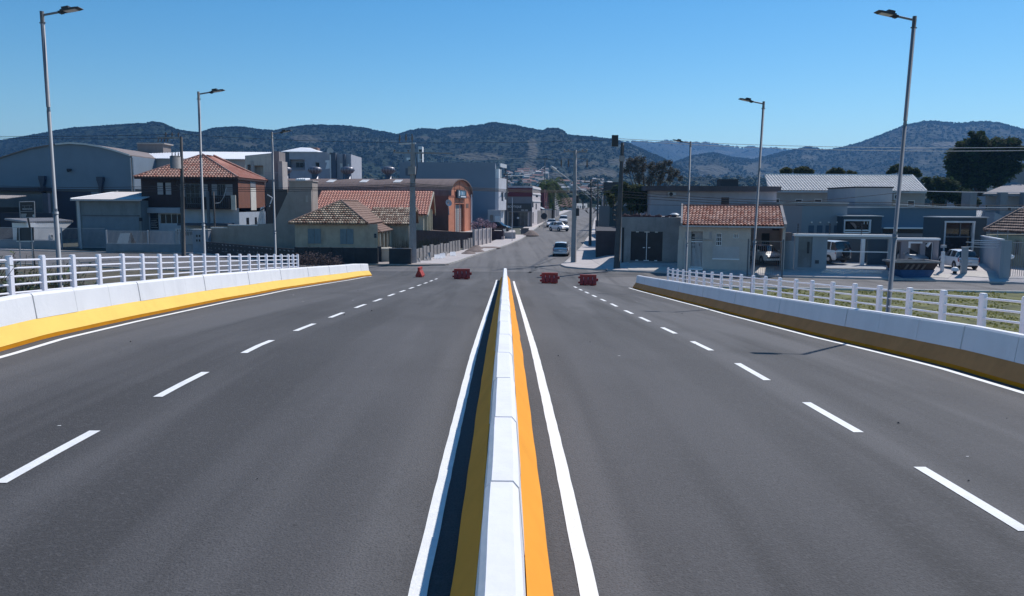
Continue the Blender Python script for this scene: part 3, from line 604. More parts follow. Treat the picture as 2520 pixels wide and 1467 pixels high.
# --- open shed at far left
def shed():
    Y = 99.0; F = Fac(P2(1,-200,1000,Y), P2(1,548,1000,Y), 'open_shed', 'dark open shed with grey back wall below the hangar canopy', 'shed')
    r = lambda *a, w=0.0: F.rect(1, *a, w=w)
    a, b, c, d = r(-200,752,552,940, w=4); MB().box(a,b,4,4.2,0,d).build('back_wall', PLAS('shed_grey', (.10,.11,.12)), F.e)
    a, b, c, d = r(425,745,478,940); MB().box(a,b,0,.5,0,d).build('column', M('hopper_blue', (.02,.035,.07)), F.e)
    a, b, c, d = r(30,940,548,1085); MB().box(a,b,-.5,.6,0,d).build('low_wall', M('navy_panel', (.012,.018,.04), .7), F.e)
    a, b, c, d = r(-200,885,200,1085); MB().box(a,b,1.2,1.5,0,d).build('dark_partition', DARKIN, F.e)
    p = [F.uz(1, *q) for q in [(-200,800),(205,800),(262,770),(-200,762)]]
    mb = MB(); corrugated(mb, (p[0][0],-3,p[0][1]), (p[1][0],-3,p[1][1]), (p[2][0],0,p[2][1]), (p[3][0],0,p[3][1]), .25, .04); mb.build('lean_to_roof', M('brown_sheet', (.30,.26,.24), .8, .2, 3, stain=.4), F.e)
shed()
# --- small white clad gatehouse wall in the sun
def gatehouse():
    A = P2(1,338,1200,91.5); B = (A[0]+3.55, A[1]+8.6)
    F = Fac(A, B, 'gatehouse', 'small white clad gatehouse in the sun, left of the bar gate', 'hut')
    top = F.uz(1, 340, 1040)[1]
    L_ = F.uz(1, 556, 1120)[0]; zw = top
    mb = MB(); n = 40
    for i in range(n): u = L_*i/n; mb.box(u, u+L_/n*.8, -.03, .0, 0, zw*.995); mb.box(u+L_/n*.8, u+L_/n, -.01, .0, 0, zw*.995)
    mb.box(0, L_, 0, 3.5, 0, zw*.99); mb.build('clad_wall', M('white_cladding', (.82,.82,.84), .6, .03, 3), F.e)
    mb = MB()
    for i in range(22): u = -.9+(L_+3.2)*i/22; mb.tube([(u+.2,-.06,zw+.1),(u+.2,3.6,zw+.4)], .13, 6)
    mb.build('tile_edge', M('tile_grey', (.3,.29,.3), .8), F.e)
    MB().prism([(-.9,-.35,zw-.75),(0.1,-.35,zw-.75),(0.1,-.35,zw),(-.9,-.35,zw)], (0,.2,0)).build('fascia', MATS['white_cladding'], F.e)
    MB().prism([(L_,0,zw*.45),(L_+2.3,0,zw),(L_,0,zw)], (0,.2,0)).build('sunlit_wall_patch', MATS['white_cladding'], F.e)  # added triangle in the shape of the wall's sunlit part, slanted shadow edge
    a, b, c, d = F.rect(1, 495, 1152, 526, 1192); F.win((a,b,c,d), 1, 1, -.1, .08)
gatehouse()
# --- grey workshop with pale low roof
def workshop():
    Y = 93.0; F = Fac(P2(1,772,1200,Y), P2(1,1412,1200,Y), 'workshop', 'grey workshop with a pale low pitched roof beside the timber house', 'building')
    z1 = F.uz(1, 1090, 815)[1]; u1 = F.len
    F.body(0, u1, 0, z1, 7, PLAS('workshop_plaster', (.18,.205,.22), .5))
    a, b, c, d = F.rect(1, 818, 962, 1385, 972); MB().box(a,b,-.12,0,c,d).build('door_track', M('flashing', (.09,.1,.12)), F.e)
    a, b, c, d = F.rect(1, 826, 972, 1385, 1250); MB().box(a,b,-.05,.02,0,c*.0+F.uz(1,1100,972)[1]).build('sliding_door', PLAS('door_grey_blue', (.16,.205,.25), .15), F.e)
    a, b, c, d = F.rect(1, 774, 818, 800, 1100); MB().box(a,b,-.15,0,0,d).build('pilaster', PLAS('pale_grey', (.45,.46,.48), .2), F.e)
    u, z = F.uz(1, 1400, 1005); MB().box(u-.15,u+.15,-.15,0,z-.2,z+.2).build('meter_box', DARKIN, F.e)
    zt = F.uz(1, 1170, 733, w=6)[1]; ul, ur = -.3, u1+.2; um = F.uz(1, 1170, 733, w=6)[0]
    mb = MB(); corrugated(mb, (ul,-.5,z1+.1), (ur,-.5,z1+.1), (ur,6,zt), (um,6,zt), .2, .035); mb.build('roof', M('pale_sheet', (.62,.58,.56), .7, .06, 2, stain=.12), F.e)
    MB().tube([(ul,-.5,z1+.16),(um,6,zt+.05)], .08, 6).build('ridge_trim', WROOF, F.e); MB().box(ul,ur,-.62,-.5,z1-.08,z1+.1).build('gutter', M('gutter_grey', (.4,.4,.42), .5), F.e)
workshop()
# --- bar fences and low walls on the left side street
def barfence(r, pts, name, label, wall_top, top, bars, posts, zb=.15, wmat=None, nb=None):
    A, B = pts; F = Fac(A, B, name, label, 'fence')
    if wall_top: MB().box(0,F.len,0,.2,0,wall_top).build('low_wall', wmat or PLAS('street_wall_grey', (.19,.225,.26), .3), F.e)
    mb = MB(); n = nb or int(F.len/.13)
    for i in range(n): u = F.len*(i+.5)/n; mb.box(u-.012,u+.012,.08,.11,(wall_top or zb),top)
    mb.build('bars', GALVR, F.e); MB().box(0,F.len,.07,.12,top,top+.05).box(0,F.len,.07,.12,(wall_top or zb)+.04,(wall_top or zb)+.09).build('rails', GALVR, F.e)
    for u in posts: MB().box(u-.06,u+.06,.04,.16,0,top+.12).build('post', M('pale_post', (.4,.42,.46), .6), F.e)
    return F
A = G(1,-260,1300); B = G(1,575,1310)
F = barfence(1, ((A.x,A.y),(B.x,B.y)), 'boundary_wall', 'low grey wall with thin bars in front of the open shed', 1.05, 2.45, 1, [0])
A2 = G(1,605,1300); B2 = G(1,1045,1300)
F = barfence(1, ((A2.x,A2.y),(B2.x,B2.y)), 'sliding_gate', 'sliding bar gate between two stretches of low wall', 0, 2.35, 1, [.1,2.2])
A3 = G(1,1052,1335); B3 = G(2,745,1342)
F = barfence(1, ((A3.x,A3.y),(B3.x,B3.y)), 'boundary_fence', 'long low grey wall with bars in front of the workshop and timber house', .95, 2.3, 1, [.1,4.6,8.0])
a, b, c, d = F.rect(2, 585, 1115, 745, 1170); mb = MB()
for i in range(9): u = a+(b-a)*i/8; mb.box(u-.03,u+.03,.15,.2,c+.35*abs(i/8-.5),d+.1)
mb.build('arched_bars', M('dark_iron', (.03,.035,.04), .6), F.e); MB().box(a-.3,b,.22,.3,.95,F.uz(2,665,1100)[1]).build('gate_panel', PLAS('pale_grey', (.45,.46,.48)), F.e)
A4 = G(2,748,1344); B4 = G(2,905,1347); F = Fac((A4.x,A4.y-.15), (B4.x,B4.y-.15), 'meter_wall', 'grey meter wall with four dark meter windows behind the second lamp', 'wall')
zt = F.uz(2, 820, 1108)[1]; F.body(0, F.len, 0, zt, .5, PLAS('meter_wall', (.24,.27,.32), .25)); MB().box(-.05,F.len+.05,-.06,.55,zt,zt+.07).build('coping', M('light_kerb', (.62,.60,.57)), F.e)
a, b, c, d = F.rect(2, 772, 1150, 845, 1245); MB().box(a,b,-.04,0,c,d).build('meter_panel', M('panel_blue_grey', (.22,.25,.29), .6), F.e)
for q in ((776,1158,790,1180),(803,1158,817,1180),(776,1203,790,1225),(803,1203,817,1225)): a, b, c, d = F.rect(2, *q); MB().box(a,b,-.06,-.04,c,d).build('meter_window', GLASS, F.e)
# A-frame board on the pavement of the workshop
p = atY(1, 1205, 1245, 86.5); e = thing('a_frame_board', 'pale blank A frame board standing behind the bar fence', 'sign board', (p.x, 86.5, 0))
MB().prism([(-.75,0,.3),(.55,0,.3),(.75,.5,p.z*0+2.0),(-.3,.5,2.0)], (0,.05,0)).build('front_board', M('board_grey', (.5,.5,.5), .7), e); MB().prism([(.55,1.0,.3),(1.3,1.0,.3),(.9,.55,2.0),(.75,.55,2.0)], (0,.04,0)).build('back_board', DARKIN, e)
# street signs left
def signboard():
    D = 66.0; p = atY(1, 290, 1300, D); e = thing('sign_board', 'dark square sign board with small pale text lines on a leaning post', 'sign board', (p.x, D, 0))
    c = [atY(1, *q, D) for q in ((203,990),(347,985),(342,828),(195,832))]; L_ = lambda v, dy=0: (v.x-p.x, dy, v.z)
    MB().prism([L_(v) for v in c], (0,.08,0)).build('panel', M('sign_dark', (.035,.035,.042), .6, .15, 2), e)
    fr_ = MB()
    for a, b in zip(c, c[1:]+c[:1]): fr_.tube([L_(a,-.02), L_(b,-.02)], .035, 5)
    a, b = atY(1, 200, 927, D), atY(1, 345, 922, D); fr_.tube([L_(a,-.03), L_(b,-.03)], .025, 5); fr_.build('frame', M('sign_frame', (.35,.35,.37), .6), e)
    for (x0,x1,y) in ((222,322,902),(210,265,953),(210,262,965),(210,258,977)):
        a, b = atY(1, x0, y, D), atY(1, x1, y-1, D); mb = MB(); n = int((x1-x0)/8)
        for i in range(n):
            k = a+(b-a)*(i/n); mb.box(k.x-p.x, k.x-p.x+(b.x-a.x)/n*.72, -.012, -.002, k.z-.035-.01*(i % 2), k.z+.035)
        mb.build('text_line', M('sign_letters', (.5,.5,.52), .7), e)
    for (x,y,s_) in ((243,870,.22),(292,865,.22)):
        k = atY(1, x, y, D); MB().box(k.x-p.x-.22,k.x-p.x+.22,-.01,-.002,k.z-.03,k.z+.03).box(k.x-p.x-.03,k.x-p.x+.03,-.014,-.004,k.z-.25,k.z-.03).build('logo', M('logo_grey', (.13,.13,.14), .7), e)
    k = atY(1, 335, 968, D); MB().tube([(k.x-p.x,-.012,k.z),(k.x-p.x,-.002,k.z)], .1, 10).build('badge', MATS['sign_letters'], e)
    a, b = atY(1, 268, 988, D), atY(1, 288, 1090, D); MB().tube([(a.x-p.x,.12,a.z),(b.x-p.x,.12,b.z)], .08, 8).tube([(b.x-p.x,.12,b.z),(b.x-p.x+.2,.12,0)], .08, 8).build('post', DARKM, e)
signboard()
def framed():
    D = 64.0; p = atY(1, 265, 1300, D); e = thing('sign_board', 'blank dark board seen from behind on two thin grey posts', 'sign board', (p.x, D, 0))
    c = [atY(1, *q, D) for q in ((165,1220),(335,1212),(332,1082),(170,1090))]; MB().prism([(v.x-p.x,0,v.z) for v in c], (0,.06,0)).build('panel', M('board_dark', (.045,.05,.06), .6), e)
    MB().box(c[0].x-p.x,c[1].x-p.x,-.05,0,c[0].z-.05,c[0].z+.03).build('lower_ledge', M('pale_trim', (.6,.6,.6)), e)
    for X in (200, 322):
        a, b = atY(1, X-6, 1090, D), atY(1, X+4, 1400, D); MB().tube([(a.x-p.x,-.06,a.z),(b.x-p.x,-.06,-.2)], .045, 8).build('post', GALVR, e)
framed()
# --- white roofed warehouse behind the timber house
def whitewh():
    Y = 120.0; F = Fac(P2(2,135,600,Y), P2(2,1262,600,Y), 'warehouse', 'long pale warehouse with a bright white sheet roof behind the timber house', 'warehouse')
    z1 = F.uz(2, 700, 408)[1]; F.body(0, F.len, 0, z1, 14, PLAS('warehouse_wall', (.38,.36,.35), .3))
    p = [F.uz(2, 140, 385, 0), F.uz(2, 1260, 405, 0)]; zt = F.uz(2, 900, 335, w=9)[1]; ur = F.uz(2, 1545, 340, w=9)[0]
    mb = MB(); corrugated(mb, (-.3,-.4,z1+.05), (F.len+.4,-.4,z1+.05), (ur,9,zt), (F.uz(2,640,330,w=9)[0],9,zt), .35, .05); mb.build('roof', WROOF, F.e)
    mb = MB(); corrugated(mb, (-.4,-.4,z1+.08), (F.uz(2,560,400)[0],-.4,z1+.08), (F.uz(2,650,335,w=7)[0],7,zt*.985), (F.uz(2,140,370,w=5)[0],5,z1+1.0), .35, .05); mb.build('lower_roof', WROOF, F.e)
    G2 = Fac(P2(2,190,300,128), P2(2,445,300,128), 'roof_tank_room', 'square concrete roof room above the white warehouse roof', 'roof room', z0=10)
    a, b, c, d = G2.rect(2, 190, 258, 445, 350); G2.body(0, G2.len, -10, d, 3, PLAS('raw_concrete_dark', (.24,.21,.21), .5)); MB().box(0,G2.len+.3,-.15,3.3,d,d+.2).build('slab', PLAS('raw_concrete', (.42,.38,.36), .4), G2.e)
    # unfinished pale wall at right end
    H = Fac(P2(2,1262,500,117), P2(2,1540,500,117), 'unfinished_building', 'unfinished pale building with raw openings right of the white warehouse roof', 'building')
    z2 = H.uz(2, 1262, 372)[1]; z3 = H.uz(2, 1540, 345)[1]; m = PLAS('raw_cream', (.55,.50,.44), .5)
    holes = [H.rect(2, *q) for q in ((1282,462,1325,560),(1350,470,1440,560))]
    H.body(0, H.len, 0, z2-.05, 1.0, m, holes, rev=.6); MB().prism([(0,0,z2-.05),(H.len,0,z2-.05),(H.len,0,z3),(0,0,z2+.0)], (0,1.0,0)).build('sloping_parapet', m, H.e)
    MB().box(*[v for v in (lambda q: (q[0],q[1]))(H.rect(2,1318,425,1345,560))],-.1,.3,0,H.uz(2,1332,425)[1]).build('raw_column', PLAS('raw_concrete', (.42,.38,.36)), H.e)
whitewh()
def chimneys():
    F = Fac(P2(2,1545,500,108), P2(2,1600,500,108), 'concrete_tower', 'tall raw concrete tower between the pale building and the apartments', 'tower')
    z = F.uz(2, 1570, 330)[1]; m = PLAS('raw_concrete', (.42,.38,.36), .5); md = PLAS('raw_concrete_dark', (.24,.21,.21), .5); MB().box(0,F.len,0,3,0,z).build('tall_shaft', md, F.e)
    a, b, c, d = F.rect(2, 1598, 440, 1640, 640); MB().box(a,b,-.5,2,0,d).box(a-3.0*.0,b,-.55,2.05,d,d+.15).build('low_shaft', m, F.e)
    a, b, c, d = F.rect(2, 1470, 615, 1600, 700); MB().box(a,b,-.4,2,0,d).build('terrace_wall', md, F.e)
    mb = MB(); 
    for i in range(12): u = a+(b-a)*i/11; mb.box(u-.02,u+.02,-.45,-.41,d,d+1.0)
    mb.box(a,b,-.46,-.4,d+1,d+1.05); mb.build('railing', GALVR, F.e)
chimneys()
# --- dark timber house with red hipped roof over a white shop
def timber():
    Y = 95.0; F = Fac(P2(2,238,900,Y), P2(2,1198,900,Y), 'timber_house', 'dark timber upper storey with red hipped tile roof over a white ground floor', 'house')
    U = F.len; D = 10.5; z1 = F.uz(2, 700, 888)[1]; z2 = F.uz(2, 700, 592)[1]; W = M('shaded_timber', (.028,.013,.013), .75, .35, 1.2, bump=.3, stretch=(9,9,.6), stain=.3)  # timber colour darkened to carry the shade of the front
    holes = [F.rect(2, *q) for q in ((388,640,525,758),(668,650,850,850),(928,655,1135,768))]
    low = z1-.0; tw_ = MB().wall(0, U, z1, z2, holes, 0, .15); tw_.poly([(0,0,z1),(0,0,z2),(0,D,z2),(0,D,z1)]); tw_.poly([(0,.6,z1),(U,.6,z1),(U,.6,z2),(0,.6,z2)]); tw_.poly([(0,D,z1),(0,D,z2),(U,D,z2),(U,D,z1)]); tw_.build('upper_front_wall', W, F.e)
    wm = PLAS('shutter_white', (.36,.35,.37), .1)
    a, b, c, d = holes[0]; f = MB(); mid = (a+b)/2; f.box(a,mid-.15,.02,.07,c,d).box(mid+.15,b,.02,.07,c,d); [f.box(a+.05,mid-.2,.0,.02,c+(d-c)*i/5-.02,c+(d-c)*i/5+.02) for i in range(1,5)]; [f.box(mid+.2,b-.05,.0,.02,c+(d-c)*i/5-.02,c+(d-c)*i/5+.02) for i in range(1,5)]; f.build('shutters', wm, F.e)
    a, b, c, d = holes[1]; F.win((a+.0,b,c,d), 4, 2, .08, .06, fmat=M('frame_grey_blue', (.16,.17,.19), .6)); w_ = (b-a); [MB().box(l_,r_,-.06,0,c+.8,d-.05).build('door_shutter', M('shutter_grey', (.22,.22,.24), .6), F.e) for l_, r_ in ((a-.6,a-.02),(b+.02,b+.5))]
    a, b, c, d = holes[2]; F.win((a+(b-a)*.28,b-(b-a)*.35,c,d), 3, 1, .06, .05, fmat=M('frame_grey_blue', (.16,.17,.19))); [MB().box(l_,r_,.0,.05,c,d).build('shutter', MATS['shutter_grey'], F.e) for l_, r_ in ((a,a+(b-a)*.26),(b-(b-a)*.33,b))]
    # balcony rail
    a, b, c, d = F.rect(2, 660, 790, 1150, 890); mb = MB(); [mb.box(a+(b-a)*i/24-.03,a+(b-a)*i/24+.03,-1.1,-1.05,c,d) for i in range(25)]; mb.box(a,b,-1.15,-1.0,d,d+.1); mb.build('balcony_rail', M('dark_iron', (.03,.035,.04)), F.e); MB().box(a,b,-1.2,0,c-.15,c).build('balcony_slab', W, F.e)
    a, b, c, d = F.rect(2, 1150, 765, 1196, 912); MB().box(a,b,-1.1,-.9,c,d).build('balcony_post', PLAS('raw_cream', (.55,.50,.44)), F.e)
    # right side: same boards, coloured paler and redder to carry the sun
    WS = M('sunlit_timber', (.20,.075,.045), .75, .3, 1.5, bump=.3, stretch=(9,9,.4), stain=.35); p = MB(); p.poly([(U,0,z1-.5),(U,D,z1-.5),(U,D,z2),(U,0,z2)]); p.build('side_wall', WS, F.e)
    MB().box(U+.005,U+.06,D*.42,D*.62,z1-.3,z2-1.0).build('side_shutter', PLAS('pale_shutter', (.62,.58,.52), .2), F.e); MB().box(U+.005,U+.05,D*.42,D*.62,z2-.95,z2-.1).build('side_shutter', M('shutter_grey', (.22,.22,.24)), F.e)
    # ground floor
    WG = PLAS('shop_white', (.36,.41,.48), .15); h2 = [F.rect(2, *q) for q in ((262,902,305,1230),(312,940,400,1110),(412,948,640,1050),(888,978,915,1030))]
    F.body(0, U, 0, z1-.01, D, WG, h2, name='ground_floor_wall'); F.win(h2[1], 1, 3, .1, .05, fmat=MATS['frame_grey_blue']); F.win(h2[2], 4, 1, .1, .07, fmat=M('pale_frame', (.5,.52,.55), .6)); F.win(h2[3], 1, 1, .1, .03)
    a, b, c, d = h2[1]; mb = MB(); [mb.box(a+.1,b-.15-(i % 3)*.12,.07,.095,c+.25+.22*i,c+.3+.22*i) for i in range(5)]; mb.build('window_lettering_lines', MATS['sign_letters'], F.e)
    a, b, c, d = F.rect(2, 305, 892, 628, 942); MB().box(a,b,-.5,0,c,d).build('shop_fascia', PLAS('fascia_grey', (.30,.34,.40), .1), F.e)
    a, b, c, d = F.rect(2, 660, 1028, 1150, 1062); MB().box(a,b,-2.2,0,c,c+.25).build('awning', M('dark_awning', (.035,.05,.08), .7), F.e)
    a, b, c, d = F.rect(2, 945, 880, 968, 1080); MB().box(a,b,-2.0,-1.8,0,d+1.8).build('post', M('flashing', (.09,.1,.12)), F.e)
    sw = MB(); zz = F.uz(2, 1320, 920)[1]
    for (ya, yb) in ((2.6,3.5),(5.9,6.6),(7.4,8.6)): sw.box(U+.005,U+.05,ya,yb,z1-3.2,z1-1.2)
    sw.build('side_openings', GLASS, F.e)
    # roof
    ul, zl = F.uz(2, 150, 575, w=-.7); ur = F.uz(2, 1190, 600, w=-.7)[0]; ze = (zl+F.uz(2,1190,600,w=-.7)[1])/2; bw = D+.7; ap = F.uz(2, 838, 366, w=D*.42); ap2 = (ap[0]+.6, D*.62)
    TM = M('red_tiles', (.33,.105,.07), .75, .25, 5, tint=(.46,.29,.23), bump=.1)
    mb = MB(); tiles(mb, (ul,-.7,ze), (ur,-.7,ze), (ap[0],D*.42,ap[1]), (ap[0],D*.42,ap[1]), .36, .44, .10, .08, .1, .8, 4)
    tiles(mb, (ur,-.7,ze), (ur+.0,bw,ze), (ap2[0],ap2[1],ap[1]), (ap[0],D*.42,ap[1]), .34, .42, .075, .06, 0, .35, 5)
    tiles(mb, (ur,bw,ze), (ul,bw,ze), (ap2[0],ap2[1],ap[1]), (ap2[0],ap2[1],ap[1]), .5, .6, .06, .05, 0, .5, 6); tiles(mb, (ul,bw,ze), (ul,-.7,ze), (ap[0],D*.42,ap[1]), (ap2[0],ap2[1],ap[1]), .5, .6, .06, .05, 0, .5, 7)
    rf = mb.build('roof', TM, F.e); rd = MB()
    for P in ((ul,-.7,ze),(ur,-.7,ze),(ur,bw,ze)): ridge(rd, (P[0],P[1],P[2]+.1), (ap[0],D*.42,ap[1]+.12) if P[1] < 0 else (ap2[0],ap2[1],ap[1]+.12), .11, .9)
    rd.build('ridge_tiles', M('ridge_red', (.38,.14,.10), .75, .2, 3, tint=(.5,.3,.24)), rf)
    MB().box(ul+.1,ur-.1,-.72,-.6,ze-.22,ze-.04).box(ur-.15,ur-.03,-.6,bw,ze-.22,ze-.04).build('fascia_board', W, F.e)
timber()
# satellite dish and rubble are small: dish by the timber house side
# --- beige blank walls
def beige():
    Y = 84.5; F = Fac(P2(2,918,1250,Y), P2(3,462,1250,Y), 'blank_wall', 'tall blank beige wall stepping up beside the timber house', 'wall')
    pts = [F.uz(2,918,1098), F.uz(2,1100,1075), F.uz(2,1385,1052), F.uz(2,1540,1045), F.uz(2,1620,880), F.uz(2,1690,722), F.uz(3,462,712)]
    P = [(0,0,0),(F.len,0,0)]+[(u,0,z) for u, z in pts[::-1]]; P[-1] = (0,0,pts[0][1]); P[2] = (F.len,0,pts[-1][1])
    MB().prism(P, (0,.35,0)).build('wall', PLAS('beige_render', (.34,.29,.255), .4), F.e)
    a, b, c, d = F.rect(3, 395, 768, 417, 832); MB().box(a,b,-.03,.01,c,d).build('vent', M('vent_pale', (.45,.4,.36), .8), F.e)
    for (X0, X1, Y0, Y1) in ((918,1085,1078,1100),(1090,1385,1055,1075)): a, b, c, d = F.rect(2, X0, Y0, X1, Y1); MB().box(a,b,-.05,.4,(c+d)/2-.04,(c+d)/2+.08).build('coping', PLAS('chipped_white', (.62,.60,.58), .4), F.e)
    F2 = Fac(P2(3,230,700,87), P2(3,460,700,87), 'roof_parapet', 'small beige block with white tile tops rising above the blank wall', 'wall')
    z = F2.uz(3, 345, 628)[1]; F2.body(0, F2.len, 0, z, 2.5, PLAS('beige_render', (.34,.29,.255))); MB().box(-.1,F2.len+.1,-.1,2.6,z,z+.1).build('coping', PLAS('raw_concrete', (.42,.38,.36)), F2.e)
    mb = MB(); a, b = F2.uz(3, 295, 620)[0], F2.uz(3, 375, 620)[0]; [mb.tube([(a+(b-a)*i/4,.3,z+.2),(a+(b-a)*i/4+.2,1.6,z+.3)], .13, 6) for i in range(5)]; mb.build('tile_stack', WROOF, F2.e)
    dk = Fac(P2(2,1470,800,90), P2(2,1680,800,90), 'dark_side_wall', 'dark stained wall in the gap behind the blank beige wall', 'wall'); dk.body(0, dk.len, 0, dk.uz(2,1570,705)[1], .5, PLAS('stained_dark', (.10,.085,.08), .5))
    e = thing('leaning_pipe', 'pale bent pipe frame leaning in the gap beside the timber house', 'pipe', (0,0,0)); q = [atY(2,*v,88.5) for v in ((1480,760),(1530,790),(1500,880))]; MB().tube([tuple(v) for v in q], .06, 6).build('pipe', WHITE, e)
    e.location = q[0]; k = kids(e)[0]; k.location = tuple(-v for v in q[0])
    q = [atY(2,*v,88.0) for v in ((1475,930),(1460,970),(1425,930),(1400,1000),(1405,1045))]; e = thing('cloth_heap', 'white sheet draped over poles at the foot of the gap', 'cloth', q[3]); mb = MB(); b0 = q[3]
    for i in range(5): a = Vector((-.35+.35*i*.5, .1*(i % 2), -.9)); mb.add([a+Vector((0,0,0)), a+Vector((.3,.15,-.1)), Vector((.5,.2,1.2+.1*i)), Vector((.2+.1*i,0,1.3))], [(0,1,2,3)])
    mb.build('sheet', WHITE, e); MB().tube([(.1,0,.9),(1.4,.1,1.7)], .05, 6).tube([(.9,0,-.5),(1.35,.1,1.7)], .05, 6).build('poles', DARKM, e)
beige()
# --- black perforated concrete fence with star shaped openings
def starwall():
    A = G(2,878,1352); B = G(3,298,1450); F = Fac((A.x,A.y),(B.x,B.y), 'ornamental_fence', 'black concrete fence with rows of star shaped openings', 'fence')
    z = F.uz(2, 1300, 1262)[1]; MB().box(0,F.len,0,.12,0,z).build('fence_panel', M('black_paint', (.022,.02,.024), .7, .3, 2, stain=.2), F.e)
    mb = MB(); n = 22; pale = M('opening_pale', (.30,.29,.31), .9, .3, 3)
    for i in range(n):
        u = F.len*(i+.5)/n+rnd.uniform(-.1,.1)
        s_ = .13*rnd.uniform(.6,1.2); zz = z*.55; pt = [(u+s_*(1 if k % 2 == 0 else .45)*math.sin(k*math.pi/5), -.006, zz+s_*(1 if k % 2 == 0 else .45)*math.cos(k*math.pi/5)) for k in range(10)]; mb.add(pt+[(u,-.006,zz)], [(k,(k+1)%10,10) for k in range(10)])
        zz = z*.86; d_ = rnd.uniform(-.08,.08); mb.poly([(u-.22,-.006,zz+d_),(u+.05,-.006,zz-d_-.03),(u+.24,-.006,zz-.02),(u+.05,-.006,zz+.05)])
        if i % 4 < 2: zz = z*.36; mb.poly([(u-.3,-.006,zz),(u+.3,-.006,zz-.02),(u+.3,-.006,zz+.025),(u-.3,-.006,zz+.03)])
    mb.build('star_openings', pale, F.e)['kind'] = 'stuff'
starwall()
# --- old cream house
def cream():
    Y = 76.0; F = Fac(P2(3,292,1300,Y), P2(3,1112,1300,Y), 'cream_house', 'old cream house with weathered brown hipped tile roof and columned porch', 'house')
    CW = M('old_cream', (.40,.355,.285), .92, .15, 1.2, bump=.2, bscale=10, stain=.6); zE = F.uz(3, 600, 1050)[1]; Um = F.uz(3, 1010, 1200)[0]; U = F.len
    F.body(0, Um+.0, 0, zE, 13, CW); MB().wall(Um,U,0,zE,[]).build('porch_side_wall', CW, F.e)
    SH = M('blue_shutter', (.16,.22,.26), .8, .15, 3, stain=.3)
    for q in ((418,1098,545,1245),(738,1100,868,1250)):
        a, b, c, d = F.rect(3, *q); m_ = (a+b)/2
        for l_, r_ in ((a,m_-.02),(m_+.02,b)): mb = MB().box(l_,r_,-.06,-.01,c,d); [mb.box(l_+.06,r_-.06,-.075,-.06,c+(d-c)*i/9-.02,c+(d-c)*i/9+.02) for i in range(1,9)]; mb.build('shutter', SH, F.e)
    a, b, c, d = F.rect(3, 1072, 1145, 1100, 1190); F.win((a,b,c,d), 1, 2, -.05, .03, fmat=SH)
    TM = M('weathered_tiles', (.17,.085,.055), .85, .3, 4, tint=(.50,.40,.30), bump=.2); TS = M('brown_tiles', (.20,.115,.085), .85, .25, 2, tint=(.27,.17,.13))
    ul, zl = F.uz(3, 222, 1045, w=-.5); ur, zr = F.uz(3, 1008, 1052, w=-.5); ze = (zl+zr)/2; dA = 4.3; ua, za = F.uz(3, 745, 826, w=dA)
    mb = MB(); tiles(mb, (ul,-.5,ze), (ur,-.5,ze), (ua,dA,za), (ua,dA,za), .26, .50, .06, .14, .0, 1, 11)
    rf = mb.build('front_hip_roof', TM, F.e)
    mb = MB(); tiles(mb, (ur,-.5,ze), (ur,13.5,ze), (ua,13.5,za), (ua,dA,za), .26, .42, .04, .05, 0, 1, 12); tiles(mb, (ul,13.5,ze), (ul,-.5,ze), (ua,dA,za), (ua,13.5,za), .5, .5, .04, .05, 0, .6, 13); mb.build('side_roof', TS, F.e)
    rd = MB(); ridge(rd, (ul,-.5,ze+.12), (ua,dA,za+.12), .1); ridge(rd, (ur,-.5,ze+.12), (ua,dA,za+.12), .1); ridge(rd, (ua,dA,za+.12), (ua,13.5,za+.12), .1); rd.build('ridge_tiles', M('ridge_brown', (.13,.07,.05), .85, .3, 3, tint=(.3,.2,.16)), rf)
    MB().poly([(ur,13.5,ze),(ul,13.5,ze),(ua,13.5,za)]).build('rear_gable', CW, F.e)
    # rear wing
    w0 = 9.0; a, zb = F.uz(3, 1255, 1035, w=w0); b, zb2 = F.uz(3, 1418, 1052, w=w0); ztl = F.uz(3, 1085, 888, w=w0+3.2); ztr = F.uz(3, 1448, 888, w=w0+3.2)
    ul2 = Um; mb = MB(); tiles(mb, (ul2-1.5,w0-.4,zb2), (b+.3,w0-.4,zb2), (b+.6,w0+3.2,ztl[1]), (ul2-1.5,w0+3.2,ztl[1]), .26, .44, .05, .09, 0, 1, 14); tiles(mb, (b+.3,w0+7,zb2), (ul2-1.5,w0+7,zb2), (ul2-1.5,w0+3.2,ztl[1]), (b+.6,w0+3.2,ztl[1]), .5, .5, .04, .05, 0, .6, 15); mb.build('rear_roof', TM, F.e)
    m = MB(); m.wall(ul2-1, b, 0, zb2, [], w0); m.poly([(b,w0,0),(b,w0+6.6,0),(b,w0+6.6,zb2),(b,w0+3.2,ztl[1]-.1),(b,w0,zb2)]); m.build('rear_wing_wall', CW, F.e)
    MB().box(b+.01,b+.06,w0+1.6,w0+2.7,1.1,2.7).build('side_window', SH, F.e)
    # porch
    pu0, pz0 = F.uz(3, 975, 1130, w=1.2); pu1, pz1 = F.uz(3, 1150, 1135, w=1.2); pt, pzt = F.uz(3, 1052, 1062, w=2.6); 
    mb = MB(); tiles(mb, (pu0,1.0,pz0), (pu1,1.0,pz0), (pt,2.8,pzt), (pt,2.8,pzt), .24, .3, .04, .05, 0, 1, 16); tiles(mb, (pu1,1.0,pz0), (pu1+.1,8.5,pz0), (pt,8.5,pzt), (pt,2.8,pzt), .26, .4, .04, .05, 0, .8, 17); mb.build('porch_roof', TS, F.e)
    for yy in (1.3, 3.6, 6.0, 8.2): MB().tube([(pu1-.25,yy,.9),(pu1-.25,yy,pz0-.05)], [.17,.14], 10).build('porch_column', PLAS('column_cream', (.52,.47,.38), .4), F.e)
